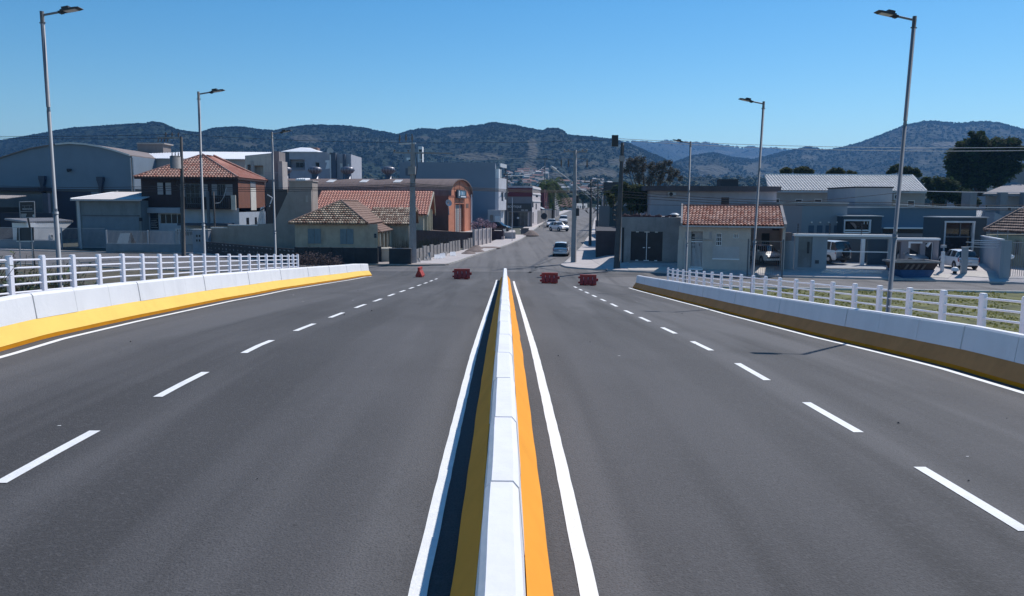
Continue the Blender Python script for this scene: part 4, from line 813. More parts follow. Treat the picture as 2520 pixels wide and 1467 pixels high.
    MB().box(Um+.02,pu1,1.1,8.6,0,.9).build('porch_floor', CW, F.e); MB().box(Um,Um+.05,2,8,0.9,pz0).build('porch_back_wall', DARKIN, F.e)
cream()
# --- dark boundary wall with a pale gate pier
def darkwall():
    A = G(3,296,1450); B = G(3,1112,1458); F = Fac((A.x,A.y),(B.x,B.y), 'boundary_wall', 'black stained boundary wall in front of the old cream house', 'wall')
    z = F.uz(3, 700, 1284)[1]; m = M('black_stained', (.028,.03,.034), .85, .4, .8, bump=.2, stain=.3); F.body(0, F.len, 0, z, .2, m); mb = MB()
    for i in range(7): mb.box(F.len*i/7-.07, F.len*i/7+.07, -.05, 0, 0, z+.02)
    mb.build('piers', m, F.e)
    A = G(3,1138,1440); B = G(3,1216,1440); F = Fac((A.x,A.y+.6),(B.x,B.y+.6), 'gate_pier', 'pale stepped masonry gate pier in front of the porch', 'pier'); m2 = PLAS('column_cream', (.52,.47,.38), .5)
    z = F.uz(3, 1178, 1305)[1]; MB().box(0,F.len,0,1.5,0,z).box(-.12,F.len+.12,-.12,1.6,z,z+.12).build('pier', m2, F.e); MB().box(-.35,-.02,-.2,.3,0,z+.3).build('dark_post', m, F.e)
    A = G(3,1222,1460); B = G(3,1440,1462); F = Fac((A.x,A.y),(B.x,B.y), 'boundary_wall', 'dark boundary wall stub between the pale pier and the square concrete pole', 'wall'); z = F.uz(3, 1330, 1298)[1]; F.body(0, F.len, 0, z, .25, m); MB().box(0,F.len,-.03,.28,z,z+.06).build('coping', PLAS('raw_concrete_dark', (.24,.21,.21)), F.e)
    p = atY(3, 465, 1440, 66); mb = MB(); leaves(mb, [(-1.6,0,.5,.7),(-.8,.1,.6,.75),(0,0,.6,.8),(.9,0,.55,.75),(1.7,0,.45,.65)], 2200, .07, (0,1), 5); o = mb.build('dry_hedge', M('dry_hedge', (.07,.045,.045), .95, .3, 3, tint=(.13,.085,.075)), None, loc=(p.x, 67.2, 0)); tag(o, 'low dry reddish brown hedge against the black boundary wall', 'hedge')
darkwall()
# ============================================================= centre: along the main street
def P3(r, X, Y, D): return P2(r, X, Y, D)
def apartments():
    Y = 150.0; F = Fac(P2(3,135,560,Y), P2(3,640,560,Y), 'apartment_block', 'grey and white apartment block with balcony behind the roof ventilators', 'building')
    z1 = F.uz(3, 400, 335)[1]; uc = F.uz(3, 232, 400)[0]; ug = F.uz(3, 655, 450)[0]; W = PLAS('apartment_grey', (.33,.34,.40), .1); DK = PLAS('apartment_dark', (.08,.10,.14), .1)
    holes = [F.rect(3, *q) for q in ((234,410,384,512),(490,437,530,495))]
    mb = MB().wall(uc, F.len, 0, z1, holes, 0, .5); mb.poly([(uc,.5+.6,0),(F.len,1.1,0),(F.len,1.1,z1),(uc,1.1,z1)]); mb.poly([(uc,0,z1),(F.len,0,z1),(F.len,12,z1),(uc,12,z1)]); mb.build('front_wall', W, F.e)
    MB().box(0,uc,0.3,12,0,z1).build('dark_wing', DK, F.e)
    a, b, c, d = F.rect(3, 290, 437, 368, 492); F.win((a,b,c,d), 2, 1, .45, .08, fmat=MATS['frame_grey_blue']); F.win(holes[1], 1, 1, .3, .08, fmat=W)
    a, b, c, d = F.rect(3, 234, 494, 386, 514); MB().box(a,b,-.15,.0,c,d*.5+c*.5-.1).box(a,b,-.15,-.05,d-.1,d).build('balcony_parapet', W, F.e)
    m = M('mural_white', (.75,.76,.8), .7, .05)
    q = [F.uz(3,*v) for v in ((590,418),(632,418),(632,432),(610,500),(632,500),(632,505),(590,505),(612,440),(590,440))]; MB().prism([(u,-.03,z) for u, z in (q[0],q[1],q[2],q[7],q[8])], (0,.02,0)).prism([(u,-.03,z) for u, z in (q[2],(q[2][0],q[4][1]),(q[6][0],q[6][1]),(q[7][0]-.1,q[7][1]))], (0,.02,0)).build('white_mural', m, F.e)
    # right part, facing the street, with dark fins
    y1 = 0; ue = F.uz(3, 835, 450)[0]
    mb = MB().wall(F.len, ue, 0, z1-.3, [F.rect(3, 732, 447, 756, 512), F.rect(3, 806, 452, 822, 515)], .4, .15); mb.box(F.len, ue, 1.1, 12, 0, z1-.32); mb.build('right_wall', PLAS('apartment_pale', (.40,.41,.47), .1), F.e)
    for q in ((732,447,756,512),(806,452,822,515)): a, b, c, d = F.rect(3, *q); F.win((a,b,c,d), 2, 1, .45, .07, gmat=WHITE)
    for q in ((652,345,698,580),(768,358,790,580)): a, b, c, d = F.rect(3, *q); MB().box(a,b,-.5,1.2,0,d).build('dark_fin', DK, F.e)
    a, b, c, d = F.rect(3, 636, 345, 650, 580); MB().box(a,b,-.2,.3,0,d).build('corner_strip', WHITE, F.e)
    zt = F.uz(3, 340, 290, w=5)[1]; l, r_ = F.uz(3, 150, 325)[0], F.uz(3, 515, 335)[0]; t0, t1 = F.uz(3,345,290,w=5)[0], F.uz(3,430,300,w=5)[0]
    rf = MB(); rf.prism([(l,-.2,z1+.05),(r_,-.2,z1+.05),(t0,5,zt)], (0,0,-.12)); rf.prism([(r_,-.2,z1+.05),(r_+.5,9,z1+.05),(t1,6,zt),(t0,5,zt)], (0,0,-.12)); rf.build('white_roof', WROOF, F.e)
    a, b, c, d = F.rect(3, 390, 292, 512, 335, w=6); MB().box(a,b,6,8,z1,d).build('stair_head', PLAS('brick_brown', (.22,.13,.11), .3), F.e)
    u, z = F.uz(3, 640, 328); mb = MB(); [mb.tube([(u,-.2+.02*k,z),(u,-.2+.02*k+.02,z)], [.62-.2*k,.6-.2*k][:2], 12) for k in range(1)]; mb.tube([(u,-.1,z),(u,-.1,z1-.3)], .05); mb.build('satellite_dish', M('dish_grey', (.5,.5,.52), .5), F.e)
apartments()
def greyblock():
    # big plain block and its white front on the street line
    X1, Y1 = -1.9-.0, 140.0; X1 = atY(4, 955, 700, Y1).x
    F = Fac(P2(4,8,700,Y1), (X1, Y1), 'office_block', 'plain tall blue grey block with white street front and hooded windows', 'building')
    z = (F.uz(4, 500, 292)[1]); F.body(0, F.len, 0, z, 10, M('block_blue_grey', (.20,.245,.31), .85, .05, .2, stain=.06))
    a, b, c, d = F.rect(3, 1385, 497, 1432, 570); MB().box(a,b,-.03,0,c,d).build('dark_panel', M('panel_dark', (.10,.12,.15), .8), F.e)
    dX = atY(4, 1045, 600, Y1+7); B = (dX.x, Y1+7); H = Fac((X1+.02, Y1), B, 'street_front', 'white street front with three hooded windows beside the plain block', 'building')
    WF = PLAS('front_white', (.58,.58,.62), .15); z0 = H.uz(4, 1000, 765)[1]; z1 = H.uz(4, 1000, 452)[1]
    h = [H.rect(4, *q) for q in ((985,590,1005,680),(1018,590,1034,665))]
    mb = MB().wall(-.0, H.len, z0, z1, h, -.6, .2); mb.poly([(0,-.6,z0),(0,-.6,z1),(0,.0,z1),(0,.0,z0)]); mb.poly([(0,-.6,z0),(0,0,z0),(H.len,0,z0),(H.len,-.6,z0)]); mb.poly([(0,-.2,z0),(H.len,-.2,z0),(H.len,-.2,z1),(0,-.2,z1)]); mb.box(0,H.len,0.01,6,0,z1); mb.build('upper_wall', WF, H.e)
    for q in h:
        H.win((q[0],q[1],q[2],q[3]), 1, 1, -.5, .05); MB().box(q[0]-.15,q[1]+.15,-.95,-.6,q[3],q[3]+.12).build('window_hood', WF, H.e)
    a, b, c, d = H.rect(4, 958, 360, 983, 452); MB().box(a,b,-.6,.5,z1,d).build('raised_pier', WHITE, H.e)
    q = H.rect(4, 970, 308, 1032, 345); S_ = MB().box(q[0],q[1],-.7,-.5,q[2],q[3]).build('roof_sign', M('sign_pale', (.58,.60,.63), .6, .1, 6), H.e)
    MB().tube([(q[0]+.3,-.6,z1),(q[0]+.3,-.6,q[2])], .06).tube([(q[1]-.3,-.6,z1),(q[1]-.3,-.6,q[2])], .06).build('sign_legs', DARKM, H.e)
    merge(F, H)
    K = Fac(P2(4,882,850,136), P2(4,1012,850,136), 'porch_block', 'low pale porch block with dark doorway and sunlit side behind the dark car', 'building')
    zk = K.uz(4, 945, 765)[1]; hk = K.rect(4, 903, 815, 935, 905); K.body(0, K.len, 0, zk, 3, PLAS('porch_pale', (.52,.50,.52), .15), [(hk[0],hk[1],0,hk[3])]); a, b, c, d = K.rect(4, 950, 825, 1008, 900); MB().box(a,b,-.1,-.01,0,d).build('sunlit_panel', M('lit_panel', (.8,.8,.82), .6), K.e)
    # tower block behind
    T = Fac(P2(4,52,290,230), P2(4,236,290,230), 'tower_block', 'distant tower with white window strip rising above the plain block', 'building', z0=0)
    z = T.uz(4, 140, 130)[1]; uw = T.uz(4, 196, 200)[0]; MB().box(0,uw,0,8,0,z-.8).build('tower_wall', PLAS('tower_grey', (.26,.31,.38), .1), T.e)
    a, b, c, d = T.rect(4, 194, 135, 234, 296); MB().box(a,b,-.6,3,c,d).build('white_strip', PLAS('tower_white', (.75,.75,.78), .05), T.e)
    for q in ((208,190,216,262),(222,196,232,262),(200,165,230,188),(208,268,214,292),(222,268,232,292)): a, b, c, d = T.rect(4, *q); MB().box(a,b,-.64,-.6,c,d).build('dark_pane', GLASS, T.e)
    a, b, c, d = T.rect(4, 75, 245, 110, 272); MB().box(a,b,-.05,0,c,d).build('pale_window', WHITE, T.e)
    MB().box(a+.6,b+.3,-.08,-.05,c-.2,d-.6).build('dark_window', GLASS, T.e)
greyblock()
def vault():
    A = Vector((-7.6, 109.0)); dirv = Vector((.15, 1)).normalized(); ax = atY(4, 492, 800, 109.0).x; A = Vector((ax, 109.0))
    # find far end on the street line
    t = 2.0
    while t < 40:
        P = A+dirv*t; s_ = P.x/P.y
        if s_ > ray(*px(4, 710, 800)).x/ray(*px(4, 710, 800)).y: break
        t += .1
    F = Fac(A, A+dirv*t, 'barrel_roof_warehouse', 'long dark barrel roofed warehouse with orange end wall, blue sign and roller door', 'warehouse')
    L_ = F.len; OR = M('orange_render', (.56,.20,.11), .9, .15, 1.2, bump=.15, stain=.35); zs = F.uz(4, 500, 625)[1]; zt = F.uz(4, 605, 467)[1]; zs = min(zs, zt-2)
    arc = [(L_/2-L_/2*math.cos(math.pi*i/16), zs+(zt-zs)*math.sin(math.pi*i/16)**.85) for i in range(17)]
    hd = F.rect(4, 560, 705, 645, 932); hd = (hd[0], hd[1], 0, hd[3])
    MB().wall(0, L_, 0, zs, [(hd[0],hd[1],0,min(hd[3],zs-.05))], 0, .5).build('end_wall', OR, F.e)
    MB().prism([(u,0,z) for u, z in [(0,zs)]+arc[1:-1]+[(L_,zs)]], (0,.3,0)).build('gable_wall', OR, F.e)
    mb = MB(); D = 46
    for a, b in zip(arc, arc[1:]):
        mb.prism([(a[0],-.4,a[1]),(b[0],-.4,b[1]),(b[0],D,b[1]),(a[0],D,a[1])], (0,0,.16))
    rr = random.Random(2)
    for i in range(200): a = arc[1+i%7]; b = arc[2+i%7]; k = rr.random(); y = 1+i*.225; 
    rf = mb.build('barrel_roof', M('old_fibre_roof', (.14,.10,.095), .9, .25, .8, bump=.25, stretch=(.3,6,.3), stain=.5), F.e)
    for (X0, X1) in ((590,697),(920,1028),(1255,1362)):      # translucent roof sheets
        # locate distance along the ridge for the given photo column
        def along(X):
            y = 0
            while y < D:
                Pw = F.A+F.d*arc[4][0]+F.n*y; 
                if Pw.x/Pw.y < ray(*px(3, X, 645)).x/ray(*px(3, X, 645)).y: return y
                y += .1
            return y
        y0, y1 = along(X1-20), along(X0+10); a, b = arc[4], arc[5]; mb = MB(); n = 5
        a = (arc[3][0]*.4+arc[4][0]*.6, arc[3][1]*.4+arc[4][1]*.6)
        for i in range(n): ya = y0+(y1-y0)*i/n; mb.prism([(a[0],ya,a[1]+.2),(b[0],ya,b[1]+.2),(b[0],ya+(y1-y0)/n*.62,b[1]+.2),(a[0],ya+(y1-y0)/n*.62,a[1]+.2)], (0,0,.05))
        mb.build('skylight', M('skylight_white', (.8,.8,.8), .4, .05), F.e)
    for X in (492, 812, 1216, 190):
        y = 0
        while y < D:
            Pw = F.A+F.d*arc[7][0]+F.n*y
            if Pw.x/Pw.y < ray(*px(3, X, 560)).x/ray(*px(3, X, 560)).y: break
            y += .1
        u = arc[7][0]; z = arc[7][1]+.15
        v = MB().tube([(u,y,z-.3),(u,y,z+.7)], .5, 12).tube([(u,y,z+.7),(u,y,z+.85),(u,y,z+1.2),(u,y,z+1.6),(u,y,z+1.75)], [.5,.75,1.05,.95,.35], 14).build('roof_ventilator', M('vent_metal', (.16,.16,.19), .45, .2, 5, metal=.4), F.e, True)
        mb = MB()
        for i in range(14): an = i*2*math.pi/14; mb.tube([(u+.78*math.cos(an),y+.78*math.sin(an),z+.85),(u+1.06*math.cos(an),y+1.06*math.sin(an),z+1.2),(u+.9*math.cos(an),y+.9*math.sin(an),z+1.6)], .04, 4)
        mb.build('vent_vanes', M('vent_vane', (.3,.3,.33), .4), v)
    q = F.rect(4, 560, 568, 648, 648); s_ = MB().box(q[0],q[1],-.35,-.1,q[2],q[3]).build('wall_sign', M('sign_navy', (.03,.06,.09), .5), F.e)
    w_ = q[1]-q[0]; h_ = q[3]-q[2]; MB().box(q[0]+w_*.12,q[0]+w_*.2,-.37,-.351,q[2]+h_*.25,q[2]+h_*.9).build('sign_letter', MATS['mural_white'], s_); MB().box(q[0]+w_*.28,q[0]+w_*.82,-.36,-.351,q[2]+h_*.38,q[2]+h_*.85).build('sign_picture', M('sign_sky_blue', (.16,.30,.42), .5, .3, 1.2), s_); MB().box(q[0]+w_*.34,q[0]+w_*.9,-.38,-.361,q[2]+h_*.12,q[2]+h_*.28).build('sign_strip', MATS['mural_white'], s_); MB().box(q[0]+w_*.5,q[0]+w_*.54,-.38,-.361,q[2]+h_*.42,q[2]+h_*.8).build('sign_letter', MATS['mural_white'], s_)
    RD = M('roller_door', (.36,.34,.33), .7, .06, 1); mb = MB(); n = 18; zt_ = min(hd[3],zs-.05)
    for i in range(n): mb.box(hd[0]+.3,hd[1]-1.0,.3,.34,zt_*.98*i/n,zt_*.98*(i+.85)/n)
    mb.box(hd[0]+.3,hd[1]-1.0,.34,.36,0,zt_*.97); mb.build('roller_door', RD, F.e); MB().box(hd[1]-1.0,hd[1],.3,.36,0,zt_).box(hd[0],hd[0]+.3,.3,.36,0,zt_).box(hd[0]+.3,hd[1]-1.0,.3,.36,zt_*.97,zt_).build('door_surround', M('rust_brown', (.16,.07,.05), .8), F.e)
    q = F.rect(4, 664, 702, 688, 745); MB().box(q[0],q[1],-.03,.0,q[2],q[3]).build('vent_grid', M('grid_brown', (.15,.08,.06), .8), F.e)
    mb = MB()
    for X in (552, 600, 650, 695): u = F.uz(4, X, 800)[0]; mb.box(u-.12,u+.12,-.04,0,0,zs+ (zt-zs)*(.9 if X == 600 else .55))
    mb.box(0,L_,-.05,0,zs-.1,zs+.15); mb.build('rendered_ribs', M('rib_red', (.34,.10,.06), .9, .2, 2), F.e)
    MB().tube([(L_-.1,-.15,0),(L_-.1,-.15,zs+.4)], .13, 8).build('downpipe', WHITE, F.e)
    MB().poly([(0,0,0),(0,0,zs),(0,D,zs),(0,D,0)]).build('side_wall', PLAS('side_dark_red', (.14,.075,.06), .4), F.e)
    d_ = atY(4, 488, 697, 108); e = thing('satellite_dish', 'pale round satellite dish beside the orange end wall', 'satellite dish', (d_.x, 108, d_.z)); MB().tube([(0,0,0),(.05,-.1,.02),(.1,-.18,.05)], [.12,.36,.47], 20, False).build('reflector', M('dish_grey', (.5,.5,.52)), e); MB().tube([(0,.1,0),(.1,.2,-1.6)], .06).tube([(0,0,0),(.1,-1.0,.1)], .03).build('mount', GALVR, e)
vault()
def redroof():
    Y = 97.0; F = Fac(P2(3,455,1000,Y), P2(3,1612,1000,Y), 'long_tiled_house', 'long house with bright orange tile roof behind the old cream house', 'house')
    ze = F.uz(3, 1000, 948)[1]*.5+F.uz(3, 1560, 962)[1]*.5; U = F.uz(3, 1600, 962)[0]; w1 = 5.2; ul, zt = F.uz(3, 475, 716, w=w1); ur = F.uz(3, 1700, 738, w=w1)[0]; zt = (zt+F.uz(3,1700,738,w=w1)[1])/2
    m = PLAS('pale_cream', (.58,.53,.40), .2); mb = MB().wall(0, U-.5, 0, ze, [], .6); ux = (U+ur)/2-.8
    mb.poly([(U-.5,.6,0),(U-.5,2*w1-.6,0),(U-.5,2*w1-.6,ze),(U-.5,w1,zt-.15),(U-.5,.6,ze)]); mb.build('wall', m, F.e)
    mb = MB(); tiles(mb, (0,0,ze), (U,0,ze), (U+.25,w1,zt), (0,w1,zt), .34, .42, .10, .07, .2, .65, 21); tiles(mb, (U,2*w1,ze), (0,2*w1,ze), (0,w1,zt), (U+.25,w1,zt), .6, .6, .05, .05, 0, .6, 22)
    mb.build('roof', M('orange_tiles', (.50,.17,.115), .75, .15, 3, tint=(.60,.33,.25)), F.e)
    MB().prism([(U+.02,-.05,ze-.25),(U+.27,w1,zt-.2),(U+.27,w1,zt+.02),(U+.02,-.05,ze-.0)], (.12,0,0)).prism([(U+.02,2*w1,ze-.25),(U+.27,w1,zt-.2),(U+.27,w1,zt+.02),(U+.02,2*w1,ze)], (.12,0,0)).build('barge_board', PLAS('column_cream', (.52,.47,.38)), F.e)
    for yy in (1.6, 4.6, 7.6): MB().box(U-.49,U-.1,yy,yy+.3,0,ze+.6).build('pilaster', m, F.e)
redroof()
# --- dark long wall and concrete slab fences on the left pavement
def slabs():
    A = G(4,165,1283); B = G(4,735,1150); F = Fac((A.x,A.y),(B.x,B.y), 'slab_fence', 'leaning grey concrete slab fence along the left pavement', 'fence')
    CS = M('slab_grey', (.25,.235,.23), .95, .2, 2, bump=.25, stain=.4); n = 19; z = (F.uz(4, 400, 1100)[1])
    for i in range(n):
        u0 = F.len*i/n; 
        if i == 14: continue
        zz = z*rnd.uniform(.92,1.04)*(1.0 if i > 1 else .98); mb = MB(); ln = rnd.uniform(-.05,.05)
        mb.prism([(u0+.03,0,0),(u0+F.len/n-.06,0,0),(u0+F.len/n-.06+ln,rnd.uniform(0,.06),zz),(u0+.03+ln,.0,zz)], (0,.06,0)); mb.box(u0-.05,u0+.05,-.05,.08,0,zz*1.03); mb.build('slab', CS, F.e)
    C = G(4,742,1135); D = G(4,914,1097); H = Fac((C.x,C.y),(D.x,D.y), 'panel_fence', 'sunlit pale concrete panel fence on the left pavement, beyond the leaning slabs', 'fence')
    z = H.uz(4, 830, 952)[1]; PF = M('panel_pale', (.46,.41,.40), .9, .1, 2, bump=.15, stain=.25); PG = M('panel_mid', (.24,.23,.25), .9, .1, 2)
    H.body(0, H.len, 0, z, .2, PF); n = 4
    for i in range(1,n+1): u = H.len*i/(n+.3); MB().box(u-H.len/(n+.3)*.62,u-.5,-.06,0,z*.42,z-.15).build('grey_panel', PG, H.e); 
    for i in range(n+1): u = H.len*i/(n+.3); MB().box(u,u+.4,-.14,0,0,z+.05).build('pier', PF, H.e)
    # long dark wall running left from the pale fence corner
    E_ = P2(4,172,1100,91.0); K = Fac(E_, (C.x+.02, C.y+.3), 'boundary_wall', 'long dark red wall behind the leaning slab fence and weeds', 'wall', z0=0)
    MB().prism([(0,0,0),(K.len,0,0),(K.len,0,K.uz(4,738,990)[1]),(0,0,K.uz(4,175,962)[1])], (0,.2,0)).build('wall', M('dark_red_wall', (.035,.025,.03), .9, .3, 2, stain=.3), K.e)
    c2 = P2(4,500,930,128); d2 = (C.x+2.6, C.y+7); q = [K.uz(4,738,990), K.uz(4,175,962)]
    zt = G(4,742,1135); 
    top = 2.75; MB().poly([(K.len,0.2,q[0][1]-.05),(K.len+1.0,14,q[0][1]+.4),(K.len*.55,16,q[0][1]+.5),(0.5,0.2,q[1][1]-.05)]).build('shed_roof', M('brown_flat_roof', (.085,.055,.05), .9, .2, 1), K.e)
    # gateway wall with dark front, then low grey gate walls
    A = P2(4,917,1060,112); A = (G(4,917,1062).x, G(4,917,1062).y); B = G(4,1035,1066); H = Fac(A,(B.x,B.y), 'garden_wall', 'dark garden wall in front of the parked black car', 'wall'); z = H.uz(4, 975, 970)[1]
    H.body(0, H.len, 0, z, .3, M('maroon_dark', (.05,.035,.045), .85, .2, 2))
    A = (B.x+.05, B.y); B2 = G(4,1130,1008); H = Fac(A,(B2.x,B2.y), 'garden_wall', 'low grey railing panels on a pale plinth beside the black car', 'wall'); z = H.uz(4, 1085, 945)[1]; GP = M('panel_grey_green', (.16,.18,.20), .7, .1, 2)
    MB().box(0,H.len,0,.3,0,z*.35).build('plinth', PLAS('plinth_pink', (.5,.44,.43), .2), H.e)
    for i in range(2): MB().box(H.len*(.02+.5*i),H.len*(.46+.5*i),.1,.16,z*.35,z).build('railing_panel', GP, H.e)
    MB().box(H.len*.44,H.len*.56,-.1,.3,0,z*.5).build('dark_pier', DARKM, H.e)
slabs()
# loose slabs leaning against the fence, and heaps of soil
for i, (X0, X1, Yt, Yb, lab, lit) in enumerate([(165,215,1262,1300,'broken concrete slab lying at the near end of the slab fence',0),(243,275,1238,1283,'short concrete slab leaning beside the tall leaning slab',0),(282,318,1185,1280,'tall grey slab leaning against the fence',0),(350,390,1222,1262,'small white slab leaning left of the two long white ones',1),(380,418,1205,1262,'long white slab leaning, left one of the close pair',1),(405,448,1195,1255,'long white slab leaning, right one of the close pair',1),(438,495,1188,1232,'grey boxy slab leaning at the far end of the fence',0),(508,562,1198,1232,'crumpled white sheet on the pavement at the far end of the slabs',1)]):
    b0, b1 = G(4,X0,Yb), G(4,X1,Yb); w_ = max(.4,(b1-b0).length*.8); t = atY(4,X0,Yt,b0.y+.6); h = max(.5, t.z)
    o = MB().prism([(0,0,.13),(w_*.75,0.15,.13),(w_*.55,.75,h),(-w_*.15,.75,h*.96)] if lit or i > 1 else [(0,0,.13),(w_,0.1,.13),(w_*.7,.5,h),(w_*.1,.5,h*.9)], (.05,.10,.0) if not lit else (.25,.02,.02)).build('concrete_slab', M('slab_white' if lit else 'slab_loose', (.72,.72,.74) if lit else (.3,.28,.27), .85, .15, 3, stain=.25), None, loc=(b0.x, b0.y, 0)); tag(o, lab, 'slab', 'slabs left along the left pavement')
def heap(r, X, Y, w_, h, label, colr='heap_soil'):
    p = G(r, X, Y); mb = MB(); n = 22; vs = []; rr = random.Random(int(X))
    for j in range(7):
        for i in range(n): a = i*2*math.pi/n; k = 1-j/6.5; vs.append((w_*k*math.cos(a)*(1+.12*rr.random()), w_*1.6*k*math.sin(a)*(1+.12*rr.random()), h*(1-(k**1.6))*(1+.1*rr.random())))
    mb.add(vs, [(j*n+i, j*n+(i+1)%n, (j+1)*n+(i+1)%n, (j+1)*n+i) for j in range(6) for i in range(n)]+[tuple(range(6*n, 7*n))]); o = mb.build('soil_heap', M(colr, (.17,.13,.115), .98, .35, 3, bump=.8, bscale=10), None, True, loc=(p.x, p.y, ter(p.y)+.12)); tag(o, label, 'soil heap', 'heaps of soil by the left kerb')
heap(4,690,1208,.8,.25,'small soil heap nearest the leaning slabs'); heap(4,750,1188,1.1,.45,'largest soil heap by the left kerb, in front of the pale panel fence'); heap(4,770,1158,.8,.4,'soil heap at the foot of the pale panel fence'); heap(4,900,1146,1.3,.08,'low flat soil patch before the garden wall'); heap(5,345,1022,1.2,.75,'soil heap on the corner before the boutique')
# weeds behind the slab fence
mb = MB(); a, b = G(4,180,1270), G(4,600,1170)
for i in range(900):
    t = rnd.random(); x = a.x-.8+(b.x-a.x)*t-rnd.random()*3.0; y = a.y+(b.y-a.y)*t+rnd.random()*1; h = rnd.uniform(.8,1.9)+.5*noise.noise(Vector((t*9,0,0))); l = rnd.uniform(-.35,.35)
    mb.add([(x,y,.0),(x+.06,y,.0),(x+l+.03,y+.1,h)], [(0,1,2)], rnd.random())
struct(mb.build('weeds', M('weed', (.05,.045,.03), .95, .3, 3, tint=(.16,.13,.09))), 'stuff')
# pink flowering shrub
p = atY(4, 830, 905, 119); mb = MB(); leaves(mb, [(-1.3,0,.4,.7),(-.3,0,.8,.9),(.7,.2,.6,.75),(1.6,.3,.3,.6)], 1000, .10, (0,1), 8); e = thing('flowering_shrub', 'pink flowering shrub above the wall by the black car', 'shrub', (p.x, 119, 1.9)); mb.build('foliage', M('pink_flowers', (.07,.06,.05), .9, .3, 3, tint=(.55,.36,.46)), e); MB().tube([(0,0,-1.9),(0,0,.8)], .08).tube([(0,0,-.6),(-1.4,0,.6)], .05).build('stem', M('bark', (.10,.075,.055), .95, .3, 4, bump=.4), e)
